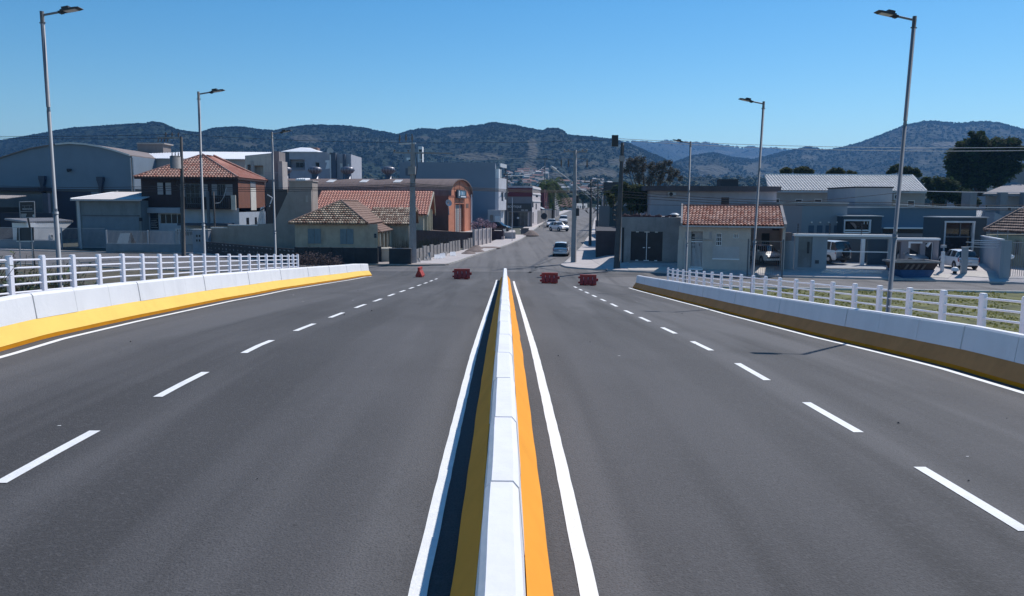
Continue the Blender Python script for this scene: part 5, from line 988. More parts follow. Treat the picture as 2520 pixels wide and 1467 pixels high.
# --- boutique and the buildings beyond it
def boutique():
    Y = 156.0; F = Fac(P2(5,78,950,Y), P2(5,352,950,Y), 'boutique_shop', 'corner boutique with dark red fascia, glass front and pink side wall', 'shop')
    U = F.len; R_ = lambda *q: F.rect(5, *q); zr0 = R_(80,545,350,632); zt = zr0[3]; RW = M('dark_red_cladding', (.13,.018,.03), .7, .1, 1); 
    hs = [R_(120,785,345,930)]; hs = [(hs[0][0],U-.6,0.15,hs[0][3])]
    F.body(0, U, 0, zr0[2], 9, PLAS('shop_taupe', (.20,.20,.22), .1), hs, rev=.3); MB().box(0,U,-.12,9,zr0[2],zt).build('fascia', RW, F.e)
    MB().box(-.1,U+.1,.4,9.2,zt,zt+R_(80,525,350,545)[3]-R_(80,525,350,545)[2]).build('parapet', PLAS('parapet_pink', (.62,.56,.56), .15), F.e)
    q = R_(105,700,345,775); s_ = MB().box(q[0],q[1],-.25,-.02,q[2],q[3]).build('sign_panel', M('sign_black', (.025,.027,.033), .4), F.e)
    tc = bpy.data.curves.new('lettering', 'FONT'); tc.body = 'BOUTIQUE'; tc.size = 1; to = bpy.data.objects.new('tmp', tc); COL.objects.link(to); bpy.context.view_layer.update()
    me = bpy.data.meshes.new_from_object(to.evaluated_get(bpy.context.evaluated_depsgraph_get())); bpy.data.objects.remove(to)
    bb = [v.co.x for v in me.vertices]; k = (R_(112,708,248,742)[1]-R_(112,708,248,742)[0])/(max(bb)-min(bb)); hh = R_(112,712,248,742)
    for v in me.vertices: v.co = Vector((hh[0]+(v.co.x-min(bb))*k, -.262, hh[2]+v.co.y*k*1.1))
    me.materials.append(M('letter_white', (.62,.64,.68), .6)); lo = bpy.data.objects.new('lettering', me); COL.objects.link(lo); lo.parent = s_
    q2 = R_(99,710,105,742); MB().box(q2[0],q2[1],-.27,-.252,q2[2],q2[3]).box(q2[0]-.3,q2[0]-.15,-.27,-.252,q2[2]+.3,q2[3]-.3).build('emblem', MATS['letter_white'], s_)
    for q in ((245,762,275,770),(282,762,310,770)): q = R_(*q); MB().box(q[0],q[1],-.27,-.252,q[2],q[3]).build('small_lettering', MATS['sign_letters'], s_)
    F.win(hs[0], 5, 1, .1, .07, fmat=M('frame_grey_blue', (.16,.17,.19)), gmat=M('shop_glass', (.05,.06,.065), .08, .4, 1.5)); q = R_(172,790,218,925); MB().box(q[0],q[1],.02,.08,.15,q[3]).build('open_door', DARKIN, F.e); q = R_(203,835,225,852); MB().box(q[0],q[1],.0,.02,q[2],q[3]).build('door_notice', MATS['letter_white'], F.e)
    q = R_(335,785,350,940); MB().box(q[0],U,-.05,0,0,q[3]).build('brown_pier', PLAS('pier_brown', (.22,.19,.18)), F.e)
    # sunlit side wall along the street
    B = P2(5,434,900,Y+16); wp = Vector((F.A.x+F.d.x*U, F.A.y)); H = Fac((wp.x+.02, wp.y), B, 'street_wall', 'pink white side front of the boutique in the sun', 'building'); zs = H.uz(5, 400, 535)[1]
    h2 = [H.rect(5, *q) for q in ((355,690,368,740),(358,785,368,900),(388,700,400,760),(390,615,412,640))]
    H.body(0, H.len, 0, zs, 2, PLAS('side_pink', (.60,.53,.53), .2), h2); mb = MB()
    for z in (zs-.5, zs*.62, zs*.8): mb.box(0,H.len,-.12,0,z,z+.2)
    mb.build('mouldings', PLAS('moulding_white', (.7,.67,.67), .1), H.e)
    for h in h2: H.win(h, 1, 1, .06, .05, fmat=MATS['frame_grey_blue'])
    merge(F, H)
    # second red block, awning shop, slate block, long wall
    Z = []
    for (r0, X0, Xe, Yt, Y0, Y1, nm, lab, m) in [
        (5,412,520,570,186,200,'shop','second dark red shop beyond the boutique, above the white awning',RW),
        (5,520,622,580,208,222,'building','dark slate coloured building beyond the second red shop',PLAS('slate_render',(.10,.12,.15),.1))]:
        A = P2(r0,X0,900,Y0); B = P2(r0,X0+(Xe-X0)*.55,900,Y0); K = Fac(A, B, nm, lab, 'building'); z = K.uz(5,(X0+Xe)/2,Yt)[1]; K.body(0,K.len,0,z,6,m)
        mb = MB(); q = K.rect(5, X0+8, 690, X0+(Xe-X0)*.4, 730); MB().box(q[0],q[1],-.05,0,q[2],q[3]).build('window', GLASS, K.e)
        C = P2(r0,Xe,900,Y1); N = Fac((K.A.x+K.d.x*K.len+.02,Y0), C, nm, ('sunlit street side of the ' + lab).replace('sunlit street side of the second','sunlit street side of the second'), 'building'); z2 = N.uz(5,Xe-10,Yt)[1]; hh = []
        for t in (.2,.6): hh.append((N.len*t, N.len*(t+.2), z2*.45, z2*.62)); hh.append((N.len*t, N.len*(t+.2), .2, z2*.3))
        N.body(0,N.len,0,z2,2,PLAS('far_front_grey',(.30,.28,.29),.2) if nm == 'building' else m,hh)
        for h in hh: N.win(h, 2, 1, .05, .06)
        merge(K, N)
    p = [atY(5,*q) for q in ((405,722,172),(480,752,176),(484,764,176),(405,735,172))]; q = [v-p[0] for v in p]; e = thing('awning', 'bright white sloping awning beyond the boutique', 'awning', p[0]); MB().prism(q, (-.2,1.2,.15)).build('canopy', WHITE, e); MB().tube([(q[2].x,q[2].y,q[2].z),(q[2].x,q[2].y,-6.0)], .08).build('support', GALVR, e)
    A = P2(5,408,920,166); B = P2(5,578,850,215); K = Fac(A, B, 'street_wall', 'long brown grey wall along the left pavement past the awning', 'wall'); K.body(0,K.len,0,K.uz(5,500,765)[1],.4,PLAS('wall_taupe',(.20,.18,.175),.2))
    A = P2(5,580,850,216); B = P2(5,640,780,262); K = Fac(A, B, 'street_wall', 'pale grey wall farther along the left pavement', 'wall'); K.body(0,K.len,0,K.uz(5,610,778)[1],.4,PLAS('wall_pale_far',(.36,.38,.41),.1))
    A = P2(5,636,790,285); B = P2(5,750,790,285); K = Fac(A, B, 'shop', 'grey shop with brown roof at the bend of the street', 'building'); z = K.uz(5,690,735)[1]; K.body(0,K.len,0,z,8,PLAS('wall_pale_far',(.36,.38,.41))); MB().prism([(-.5,-1,z),(K.len+.5,-1,z),(K.len+.5,5,z+3.2),(-.5,5,z+3.2)], (0,0,.2)).build('roof', PLAS('roof_brown_far',(.18,.09,.075),.2), K.e)
    A = P2(5,790,790,300); B = P2(5,900,760,335); K = Fac(A, B, 'shop', 'pale shop fronts at the far end of the street', 'building'); z = K.uz(5,850,700)[1]; K.body(0,K.len,0,z,8,PLAS('wall_white_far',(.5,.5,.5),.2),[(K.len*t,K.len*(t+.1),.3,z*.6) for t in (.1,.3,.5,.7)])
boutique()
# ============================================================= right of the main street
_P2 = P2
def P2(r, X, Y, D): return _P2(r, X, Y, D-6.2 if D < 82 else D-2.5)
def shop_right():
    A = (11.1,76.2); B = (16.4,74.4); F = Fac(P2(6,132,1270,74.2), P2(6,752,1290,72.9), 'concrete_shop', 'raw grey concrete shop with wide double glass doors and tile scraps on top', 'shop')
    m = M('raw_grey_render', (.26,.26,.265), .95, .2, .6, bump=.25, bscale=10, stain=.65); z = F.uz(6, 450, 836)[1]; q = F.rect(6, 247, 980, 562, 1252); h = (q[0], q[1], .35, q[3])
    F.body(0, F.len, 0, z, 9, m, [h], rev=.25); GG = M('shop_glass', (.05,.06,.065), .08, .4, 1.5)
    mb = MB(); w_ = h[1]-h[0]
    MB().box(h[0],h[1],.12,.14,h[2],h[3]).build('glass_door', M('dark_door_glass', (.012,.02,.03), .35, .3, 2, spec=.25), F.e)
    mb.box((h[0]+h[1])/2-.025,(h[0]+h[1])/2+.025,.06,.12,h[2],h[3]); mb.build('door_edge', WHITE, F.e)
    for s_ in (-1,1):
        u = (h[0]+h[1])/2+s_*.22; MB().box(u-.09,u+.09,.05,.11,1.45,1.52).build('door_pull', WHITE, F.e)
        for u2 in ((h[0]+h[1])/2+s_*.1, (h[0]+h[1])/2+s_*w_*.3): MB().box(u2-.12,u2+.12,.05,.11,h[2],h[2]+.07).build('patch_fitting', WHITE, F.e); MB().box(u2-.12,u2+.12,.05,.11,h[3]-.06,h[3]).build('patch_fitting', WHITE, F.e)
    q = F.rect(6, 132, 938, 158, 1270); MB().box(q[0],q[1],-.06,0,0,q[3]).build('pale_pier', PLAS('pale_grey', (.45,.46,.48)), F.e); MB().box(-.06,.0,-.05,.6,0,z).build('edge_strip', PLAS('pale_grey', (.45,.46,.48)), F.e)
    q = F.rect(6, 160, 938, 178, 1270); MB().box(q[0],q[1],-.03,0,0,q[3]).build('dark_slot', DARKIN, F.e); MB().box(.9,F.len-.6,-.9,0,0,.3).build('threshold', m, F.e)
    mb = MB(); rr = random.Random(4)
    for i in range(26): u = .1+rr.random()*(F.len*.78); s_ = rr.uniform(.15,.4); a = rr.uniform(-.2,.2); mb.prism([(u,.1+rr.random()*.4,z+.02),(u+s_,.1,z+.02+a*.3),(u+s_,.1,z+.12+abs(a)),(u,.1,z+.14)], (0,.3,0), rr.random())
    mb.build('tile_scraps', M('tile_scraps', (.14,.05,.05), .9, .3, 3, tint=(.3,.22,.2)), F.e)
    mb = MB(); [mb.box(F.len*i/9,F.len*(i+1)/9-.04,.05,.9,z,z+.05+.12*(i%3)/2) for i in range(7)]; mb.build('roof_edge_tiles', M('edge_tiles', (.10,.045,.05), .9, .3, 2), F.e)
    c = F.rect(6, 637, 770, 728, 830, w=1.2); e = thing('water_tank', 'dark round water tank with pale lid on the concrete shop roof', 'water tank', tuple(F.A+F.d*((c[0]+c[1])/2)+F.n*1.2+Vector((0,0,z)))); r_ = (c[1]-c[0])/2; h_ = c[3]-z
    MB().tube([(0,0,0),(0,0,h_*.85)], [r_*.88,r_], 20).build('tank_body', M('tank_blue_black', (.015,.03,.045), .5), e, True); MB().tube([(0,0,h_*.85),(0,0,h_*.95),(0,0,h_*1.12)], [r_*1.05,r_,r_*.35], 20).build('lid', M('tank_lid', (.5,.55,.6), .5), e, True)
shop_right()
def house_right():
    A = (15.1, 69.3); B = (24.7, 67.6); F = Fac(P2(6,716,1330,69.4), P2(6,1768,1330,67.0), 'white_house', 'small off white house with red tile roof, barred window and narrow bar gate', 'house')
    z = F.uz(6, 1200, 930)[1]; W = PLAS('off_white_wall', (.49,.445,.41), .22); R_ = lambda *q: F.rect(6, *q); ug = F.uz(6, 1432, 1200)[0]; GD = 6.2
    hs = [R_(845,978,958,1305), R_(1092,993,1150,1120), R_(1262,1002,1318,1045)]; hs[0] = (hs[0][0],hs[0][1],.25,hs[0][3])
    mb = MB().wall(0, ug, 0, z, hs, 0, .22); mb.poly([(0,.8,0),(ug,.8,0),(ug,.8,z),(0,.8,z)]); mb.poly([(ug,0,0),(ug,GD,0),(ug,GD,z),(ug,0,z)]); mb.poly([(0,0,0),(0,0,z),(0,7,z),(0,7,0)]); mb.build('front_wall', W, F.e)
    hb = F.rect(6,1545,996,1625,1115,w=GD); MB().wall(ug, F.len, 0, z, [(hb[0],hb[1],hb[2]-.1,hb[3])], GD, .15).build('garage_back_wall', W, F.e); MB().box(F.len-.2,F.len,0.0,GD,0,z).build('garage_side_wall', W, F.e); MB().box(hb[0],hb[1],GD+.05,GD+.1,hb[2]-.1,hb[3]).build('dark_door', M('door_navy', (.01,.018,.03), .5), F.e)
    F.win(hs[1], 3, 3, .08, .05); F.win(hs[2], 3, 2, .08, .05)
    f = MB(); [f.box(hs[0][0]+(hs[0][1]-hs[0][0])*i/9-.012, hs[0][0]+(hs[0][1]-hs[0][0])*i/9+.012, .02, .05, .3, 2.35) for i in range(10)]; f.box(hs[0][0],hs[0][1],.0,.06,2.33,2.4).box(hs[0][0],hs[0][1],.0,.06,.3,.36); f.build('bar_gate', WHITE, F.e); MB().box(hs[0][0]+.05,hs[0][1],.3,.35,.25,hs[0][3]).build('inner_wall', PLAS('inner_grey', (.36,.34,.35), .1), F.e)
    mb = MB()
    for i in range(4): q = R_(850,1005+i*38,880,1030+i*38); mb.box(q[0],q[0]+(q[1]-q[0])*.42,.26,.3,q[2],q[3]); mb.box(q[0]+(q[1]-q[0])*.55,q[1],.26,.3,q[2],q[3])
    mb.build('glass_blocks', GLASS, F.e); q = R_(922,1098,930,1125); MB().box(q[0],q[1],.26,.3,q[2],q[3]).build('intercom', DARKM, F.e)
    MB().box(hs[0][0]-.1,hs[0][1]+.1,-.6,0,.13,.26).build('door_step', WHITE, F.e)
    for q in ((785,980,845,1045),(1028,980,1054,1055)): q = R_(*q); MB().box(q[0],q[1],-.02,0,q[2],q[3]).build('wall_recess', PLAS('inner_grey', (.36,.34,.35)), F.e)
    for q in ((725,1058,1060,1058),(962,1056,1064,1060),(1340,1062,1400,1066),(1056,1250,1326,1254)): q = R_(q[0],q[1]-4,q[2],q[3]+4); MB().box(q[0],q[1],-.06,0,q[2],q[3]).build('ledge', WHITE if q[2] < 1.2 else W, F.e)
    q = R_(1060,1128,1325,1250); MB().box(q[0],q[1],-.03,0,q[2],q[3]).build('rendered_panel', PLAS('panel_cream', (.48,.46,.46), .15), F.e); q = R_(716,1060,730,1335); MB().box(-.05,.35,-.08,0,0,q[3]).build('corner_pier', W, F.e)
    q = R_(1670,950,1745,990); MB().box(q[0],q[1],GD-.15,GD,q[2],q[3]).build('dark_wall_patch', M('mottled_dark', (.12,.11,.12), .9, .4, 3), F.e)  # mottled dark patch high on the garage back wall
    # roof
    ul, ze = F.uz(6, 762, 908, w=-.5); ur, ze2 = F.uz(6, 1768, 930, w=-.5); w1 = 3.2; l2, zt = F.uz(6, 768, 728, w=w1); r2, zt2 = F.uz(6, 1722, 738, w=w1); ze = (ze+ze2)/2; zt = (zt+zt2)/2
    mb = MB(); tiles(mb, (ul,-.5,ze), (ur,-.5,ze), (r2,w1,zt), (l2,w1,zt), .27, .36, .085, .07, .0, .7, 31); tiles(mb, (ur,w1*2+.5,ze), (ul,w1*2+.5,ze), (l2,w1,zt), (r2,w1,zt), .5, .5, .05, .05, 0, .6, 32); rf = mb.build('roof', M('terracotta_tiles', (.30,.085,.05), .75, .25, 4, tint=(.66,.42,.34)), F.e)
    rd = MB(); ridge(rd, (l2-.1,w1,zt+.1), (r2+.1,w1,zt+.1), .11, .5); rd.build('ridge_tiles', M('ridge_red', (.38,.14,.10)), rf)
    MB().prism([(ul-.15,-.5,ze-.1),(l2-.15,w1,zt-.05),(l2-.15,w1,zt+.25),(ul-.15,-.5,ze+.15)], (.14,0,0)).prism([(ur+.02,-.5,ze-.1),(r2+.02,w1,zt-.05),(r2+.02,w1,zt+.2),(ur+.02,-.5,ze+.15)], (.2,0,0)).build('verge', PLAS('verge_dark', (.3,.28,.28), .3), F.e); MB().box(ul,ur,-.5,-.44,ze-.16,ze-.04).build('gutter', PLAS('pale_grey', (.45,.46,.48)), F.e)
    # garage bar gate
    H = Fac(tuple((F.A+F.d*(ug-.15)-F.n*2.2)[:2]), tuple((F.A+F.d*(F.len-.2)-F.n*2.2)[:2]), 'bar_gate', 'thin vertical bar gate in front of the parked white hatchback', 'gate'); mb = MB(); n = int(H.len/.14)
    for i in range(n): u = H.len*(i+.5)/n; mb.box(u-.008,u+.008,0,.016,.2,2.75)
    mb.build('bars', M('bar_pale', (.25,.26,.29), .5), H.e); MB().box(0,H.len,-.01,.02,2.72,2.75).box(0,H.len,-.01,.02,.18,.22).box(0,H.len,-.01,.02,1.8,1.82).build('rails', MATS['bar_pale'], H.e)
    for u in (0,H.len): MB().box(u-.05,u+.05,-.03,.07,0,2.9).build('post', M('flashing', (.09,.1,.12)), H.e)
house_right()
# drive ramps laid on the pavement
def ramp(name, label, pts, m):
    P = [G(*q) for q in pts]; h = [.2,.2,.03,.03]; c = P[0]; mb = MB(); q = [Vector((p.x-c.x, p.y-c.y, gz(p.x,p.y)+.13+.03)) for p, hh in zip(P, h)]
    mb.add(q+[Vector((v.x, v.y, v.z-.2)) for v in q], [(3,2,1,0),(0,1,5,4),(1,2,6,5),(2,3,7,6),(3,0,4,7)]); return tag(mb.build(name, m, None, loc=(c.x, c.y, 0)), label, 'ramp', 'concrete drive ramps across the right pavement')
RM = M('ramp_concrete', (.50,.46,.42), .9, .12, 2, bump=.3, stain=.25)
ramp('drive_ramp', 'worn concrete drive ramp in front of the hatchback garage', [(6,1430,1345),(6,1690,1345),(6,1640,1420),(6,1350,1395)], RM)
ramp('drive_ramp', 'long pale drive ramp shaped as the sunlit patch in front of the carport with the white van', [(7,725,1352),(7,1340,1358),(7,1255,1418),(7,665,1402)], RM)  # outline follows the sunlight falling through the carport opening
ramp('drive_ramp', 'drive ramp behind the white hatchback seen from the rear', [(8,830,1402),(8,1010,1400),(8,1075,1462),(8,745,1440)], RM)
ramp('drive_ramp', 'drive ramp just right of the blue skip', [(8,520,1420),(8,690,1425),(8,650,1462),(8,480,1455)], RM)
ramp('drive_ramp', 'tiled drive ramp at the far right of the view', [(8,1200,1405),(8,1420,1405),(8,1420,1470),(8,1155,1462)], M('ramp_tile', (.45,.42,.42), .9, .3, 8, stain=.4))
ramp('drive_ramp', 'small pale ramp slab before the concrete shop, with three dark drain holes', [(12,80,215),(12,560,225),(12,520,262),(12,95,250)], RM)
ramp('drive_ramp', 'thin ramp slab before the narrow bar gate of the white house', [(12,1050,240),(12,1385,245),(12,1280,272),(12,1060,262)], RM)
def flathouse():
    Y = 96.0; F = Fac(P2(6,440,700,Y), P2(6,1692,700,Y), 'flat_roofed_house', 'pinkish flat roofed house with dark parapet, air conditioner and black roof tank', 'house'); z = F.uz(6, 1000, 578)[1]; q = F.rect(6, 1145, 640, 1225, 735)
    F.body(0, F.len, 0, z, 8, PLAS('mauve_white', (.40,.375,.42), .15), [(q[0],q[1],q[2]-.5,q[3])]); MB().box(q[0],q[1],.12,.2,q[2]-.5,q[3]).build('dark_door', M('door_maroon', (.03,.02,.025), .6), F.e)
    a = F.uz(6, 385, 550)[0]; MB().box(a,F.len+.2,-.9,8.3,z,F.uz(6,1000,528)[1]).build('parapet', PLAS('mossy_dark', (.085,.07,.075), .5), F.e)
    q = F.rect(6, 612, 588, 688, 630); o = MB().box(q[0],q[1],-.5,-.05,q[2],q[3]).build('air_conditioner', PLAS('ac_white', (.5,.5,.52), .2), F.e); c = (q[0]+(q[1]-q[0])*.35, (q[2]+q[3])/2); MB().tube([(c[0],-.52,c[1]),(c[0],-.505,c[1])], (q[3]-q[2])*.45, 16).build('fan', DARKIN, o)
    q = F.rect(6, 1147, 458, 1315, 532, w=2); e = thing('roof_tank', 'black square roof tank on the flat roofed house', 'water tank', tuple(F.A+F.d*q[0]+F.n*2+Vector((0,0,F.z0+F.uz(6,1000,528)[1])))); MB().box(0,q[1]-q[0],0,2,0,q[3]-F.uz(6,1000,528)[1]-.1).build('tank_body', M('tank_black', (.018,.022,.03), .6), e); MB().box(-.08,q[1]-q[0]+.08,-.08,2.1,q[3]-F.uz(6,1000,528)[1]-.1,q[3]-F.uz(6,1000,528)[1]).build('lid', M('tank_lid_dark', (.03,.04,.05), .5), e)
flathouse()
def greytile():
    Y = 108.0; F = Fac(P2(7,150,650,Y), P2(8,440,720,Y), 'long_tiled_house', 'long beige house with pale grey tile roof, small high windows and air conditioner', 'house')
    ze = (F.uz(7,230,575)[1]+F.uz(7,1000,582)[1])/2; U = F.len; hs = [F.rect(7,*q) for q in ((210,652,262,725),(415,655,488,692),(604,655,682,692),(735,657,790,697),(797,657,852,697))]+[F.rect(8,282,742,350,798)]
    F.body(0, U, 0, ze, 10, PLAS('beige_wall', (.34,.315,.30), .12), hs, back=False, top=False); [F.win(h, 1 if h[1]-h[0] < 3 else 2, 1, .08, .09) for h in hs]
    w1 = 5; l, zt = F.uz(7, 108, 415, w=w1); r_, zt2 = F.uz(8, 322, 528, w=w1); zt = (zt+zt2)/2; ul = F.uz(7, 150, 560, w=-.6)[0]; ur = F.uz(8, 452, 665, w=-.6)[0]
    mb = MB(); tiles(mb, (ul,-.6,ze), (ur,-.6,ze), (r_,w1,zt), (l,w1,zt), .40, .6, .15, .03, .3, .7, 41); tiles(mb, (ur,-.6,ze), (ur,10.6,ze), (r_,w1,zt), (r_,w1,zt), .36, .6, .10, .03, 0, 1, 42)
    rf = mb.build('roof', M('grey_tiles', (.52,.49,.47), .75, .12, 3, tint=(.72,.69,.66)), F.e); rd = MB(); ridge(rd, (l,w1,zt+.1), (r_,w1,zt+.1), .16, 1); ridge(rd, (ur,-.6,ze+.1), (r_,w1,zt+.1), .16, 1); rd.build('ridge_tiles', M('ridge_grey', (.55,.52,.5), .8, .1, 2, tint=(.7,.68,.66)), rf)
    q = F.rect(8, 140, 683, 185, 738); o = MB().box(q[0],q[1],-.6,-.05,q[2],q[3]).build('air_conditioner', PLAS('ac_white', (.5,.5,.52)), F.e); MB().tube([((q[0]+q[1])/2+.1,-.62,(q[2]+q[3])/2),((q[0]+q[1])/2+.1,-.605,(q[2]+q[3])/2)], (q[3]-q[2])*.4, 16).build('fan', DARKIN, o)
    MB().box(ul,ur,-.7,-.6,ze-.2,ze).build('gutter', PLAS('pale_grey', (.45,.46,.48)), F.e)
greytile()
def modern():
    # main volumes
    Y = 86.0; F = Fac(P2(7,232,990,Y), P2(7,918,990,Y), 'modern_house', 'modern blue grey house with dark portal, framed window and pale parapet', 'house'); BL = M('cool_grey_wall', (.215,.255,.295), .85, .06, .3, stain=.08); BM = M('blue_wall', (.11,.17,.235), .85, .06, .3, stain=.08); DP = M('portal_slate', (.05,.072,.095), .85, .08, .5)
    z = F.uz(7, 600, 705)[1]; F.body(0, F.len, 0, z, 12, BL); us = F.uz(7, 480, 800)[0]; MB().box(.0,us,-.04,0,0,z-.05).build('pale_bay', M('warm_grey_wall', (.26,.24,.26), .85, .06, .3), F.e); MB().box(-.1,F.len+.1,-.12,12,z,z+.18).build('parapet_cap', PLAS('pale_grey', (.45,.46,.48)), F.e)
    for i in range(4): q = F.rect(7, 545+i*84, 918, 598+i*84, 975); MB().box(q[0],q[1],-.05,0,q[2]-.8,q[3]).build('wall_niche', M('niche_blue', (.06,.10,.15), .8), F.e); MB().tube([((q[0]+q[1])/2,-.1,q[3]+.25),((q[0]+q[1])/2,-.1,q[3]+.4)], .1, 8).build('wall_light', MATS['pale_trim'], F.e)
    K = Fac(P2(7,1002,750,95), P2(7,1368,750,95), 'upper_block', 'higher grey block with flat dark top behind the dark portal', 'building'); zk = K.uz(7, 1180, 545)[1]; K.body(0, K.len, 0, zk, 8, M('upper_grey', (.27,.29,.32), .85, .06, .4, stain=.1)); MB().box(-.1,K.len+.1,-.1,8,zk,zk+.15).build('cap', DARKIN, K.e)
    N = Fac(P2(7,918,830,88), P2(8,905,850,88), 'modern_house', 'long deep blue house wall with white cornice strip above the skip', 'house'); zn = N.uz(8, 400, 812)[1]; N.body(0, N.len, 0, zn, 10, BM); MB().box(0,N.len,-.15,10,zn,zn+.14).build('parapet_cap', PLAS('pale_grey', (.45,.46,.48)), N.e)
    q = N.rect(8, 40, 985, 575, 998); MB().box(q[0],q[1],-.7,0,q[2],q[3]).build('white_cornice', WHITE, N.e); q = N.rect(8, 180, 1040, 560, 1300, w=0); MB().box(q[0],q[1],-.05,0,0,q[3]).build('porch_wall', M('warm_grey_wall', (.26,.24,.26)), N.e)
    q = N.rect(8, 60, 1000, 565, 1038); MB().box(q[0],q[1],-.1,0,q[2],q[3]).build('ribbon_window', GLASS, N.e)
    # small portal with framed picture window
    def portal(r, o0, i0, lab, Yp, name='framed_portal'):
        P = Fac(P2(r, o0[0], o0[3], Yp), P2(r, o0[2], o0[3], Yp), 'entrance_portal', lab, 'building'); a, b, c, d = P.rect(r, *o0); h = P.rect(r, *i0); h = (h[0], h[1], h[2], h[3]); P.body(0, P.len, 0, d, 3, DP, [h], rev=.5)
        f = MB(); t = .16; f.box(h[0]-.02,h[1]+.02,-.12,.1,h[3]-t,h[3]).box(h[1]-t,h[1],-.12,.1,h[2],h[3]-t).box(h[0],h[0]+t*.6,-.12,.1,h[2],h[3]-t); f.build('white_frame', PLAS('frame_pale', (.62,.64,.68), .05), P.e); MB().box(-.1,P.len+.1,-.15,3,d,d+.1).build('cap', PLAS('pale_grey', (.45,.46,.48)), P.e)
        gl = MB().box(h[0]+t*.6,h[1]-t,.2,.23,h[2],h[3]-t).build('glazing', M('dark_glazing', (.03,.022,.02), .05, .5, .8, spec=.8), P.e); return P, h
    P, h = portal(7, (882,830,1265,1000), (895,860,1160,992), 'slate portal with white framed window above the white capped wall', 84.5)
    f = MB(); [f.box(u-.03,u+.03,.1,.19,h[2]+.9,h[3]-.2) for u in (h[0]+(h[1]-h[0])*.78, h[0]+(h[1]-h[0])*.9)]; f.build('mullions', WHITE, P.e); q = P.rect(7, 895, 960, 1138, 995); MB().box(q[0],q[1],-.2,-.05,q[2],(q[2]+q[3])/2-.05).box(q[0],q[1],-.2,-.05,(q[2]+q[3])/2+.05,q[3]).build('white_beams', WHITE, P.e); c = P.rect(7, 960, 890, 1025, 960); MB().prism([(c[0],.1,c[3]),(c[0]+.4,.1,c[3]),(c[1],.1,c[2]+.4),(c[1],.1,c[2])], (0,.05,0)).build('stair_string', M('stair_brown', (.25,.18,.16), .8), P.e)
    P1_ = P
    P, h = portal(8, (572,900,985,1100), (605,928,875,1330), 'tall slate portal with full height framed glass near the right edge', 78)
    f = MB(); m1 = h[0]+(h[1]-h[0])*.55; f.box(h[0]+.2,h[1]-.2,.1,.18,h[2]+(h[3]-h[2])*.63,h[2]+(h[3]-h[2])*.66).box(m1,m1+.07,.1,.18,h[2]+(h[3]-h[2])*.66,h[3]-.2).box(m1+1.0,m1+1.07,.1,.18,h[2]+(h[3]-h[2])*.66,h[3]-.4); f.build('mullions', MATS['frame_grey_blue'], P.e)
    merge(F, P1_); merge(F, K); merge(N, P)
    # white capped front wall with carport opening
    A = P2(7,292,1350,68.0); B = P2(7,1390,1360,66.6); W = Fac(A, B, 'front_wall', 'blue grey front wall with white cap, doorway recess and wide carport opening', 'wall'); zt = W.uz(7, 900, 1010)[1]; FW_ = M('front_wall_grey', (.27,.305,.345), .85, .06, .3, stain=.12)
    hd = W.rect(7, 442, 1035, 580, 1325); hc = W.rect(7, 728, 1052, 1338, 1350); u0 = W.uz(7, 405, 1200)[0]; hd = (hd[0],hd[1],.3,hd[3]); hc = (hc[0],hc[1],.16,hc[3])
    mb = MB().wall(u0, W.len, 0, zt-.15, [hd, hc], 0, .35); mb.poly([(u0,.35,0),(hc[0],.35,0),(hc[0],.35,zt-.15),(u0,.35,zt-.15)]) ; mb.poly([(u0,.36,0),(u0,.36,zt-.15),(u0,0,zt-.15),(u0,0,0)]); mb.build('wall', FW_, W.e)
    MB().box(u0-.1,W.len,-.18,.5,zt-.149,zt+.02).build('white_cap', WHITE, W.e); MB().box(hd[0],hd[1],.12,.2,.3,hd[3]).build('door', M('frosted_door', (.11,.14,.17), .3, .3, 1.0), W.e); MB().box(hd[1]-.35,hd[1]-.2,.05,.12,1.4,2.3).build('door_handle', M('door_navy', (.01,.018,.03)), W.e)
    q = W.rect(7, 610, 1263, 647, 1297); MB().box(q[0],q[1],-.05,0,q[2],q[3]).build('meter_box', M('meter_navy', (.02,.035,.06), .4), W.e)
    # curved left end
    mb = MB(); n = 8; r0 = u0; vs = []; zc = W.uz(7, 350, 1070)[1]
    for i in range(n+1): t = i/n; u = -.05+r0*t; y = .25-.35*math.sin(t*math.pi/2); vs += [(u,y,0),(u,y,zc)]
    mb.add(vs, [(2*i,2*i+2,2*i+3,2*i+1) for i in range(n)]+[tuple(2*i+1 for i in range(n+1))+()]); mb.build('curved_wall', FW_, W.e); q = W.rect(7, 315, 990, 385, 1065); MB().box(q[0],q[1]-.05,.0,.5,zc,q[3]).build('brick_stub', M('brown_render', (.16,.13,.13), .9, .2, 2), W.e)
    # electric fence posts on the cap
    mb = MB()
    for X in (445, 762, 1080): u, zz = W.uz(7, X, 905); mb.tube([(u,.1,zt),(u,.1,zz)], .02, 5); [mb.tube([(u-.05,.1,zt+(zz-zt)*k/6),(u+.05,.1,zt+(zz-zt)*k/6)], .045, 6) for k in range(1,7)]
    mb.build('electric_fence_posts', DARKM, W.e)
    # carport interior
    C = Fac(tuple((W.A+W.d*(hc[0]-1)+W.n*8)[:2]), tuple((W.A+W.d*(hc[1]+2)+W.n*8)[:2]), 'carport', 'open carport room with grey back wall behind the wide opening', 'carport'); C.body(0, C.len, 0, zt-.3, .3, PLAS('carport_back', (.12,.125,.13), .2));  MB().box(0,C.len,-7.9,0,.02,.12).build('floor', PLAS('carport_floor', (.24,.2,.2), .3), C.e)
    u = C.len*.62; MB().box(u,u+.28,-3.6,-3.3,.1,zt-.4).build('white_column', WHITE, C.e); MB().box(u+.6,C.len,-3.2,-3.0,.1,zt-.45).build('inner_partition', DP, C.e)
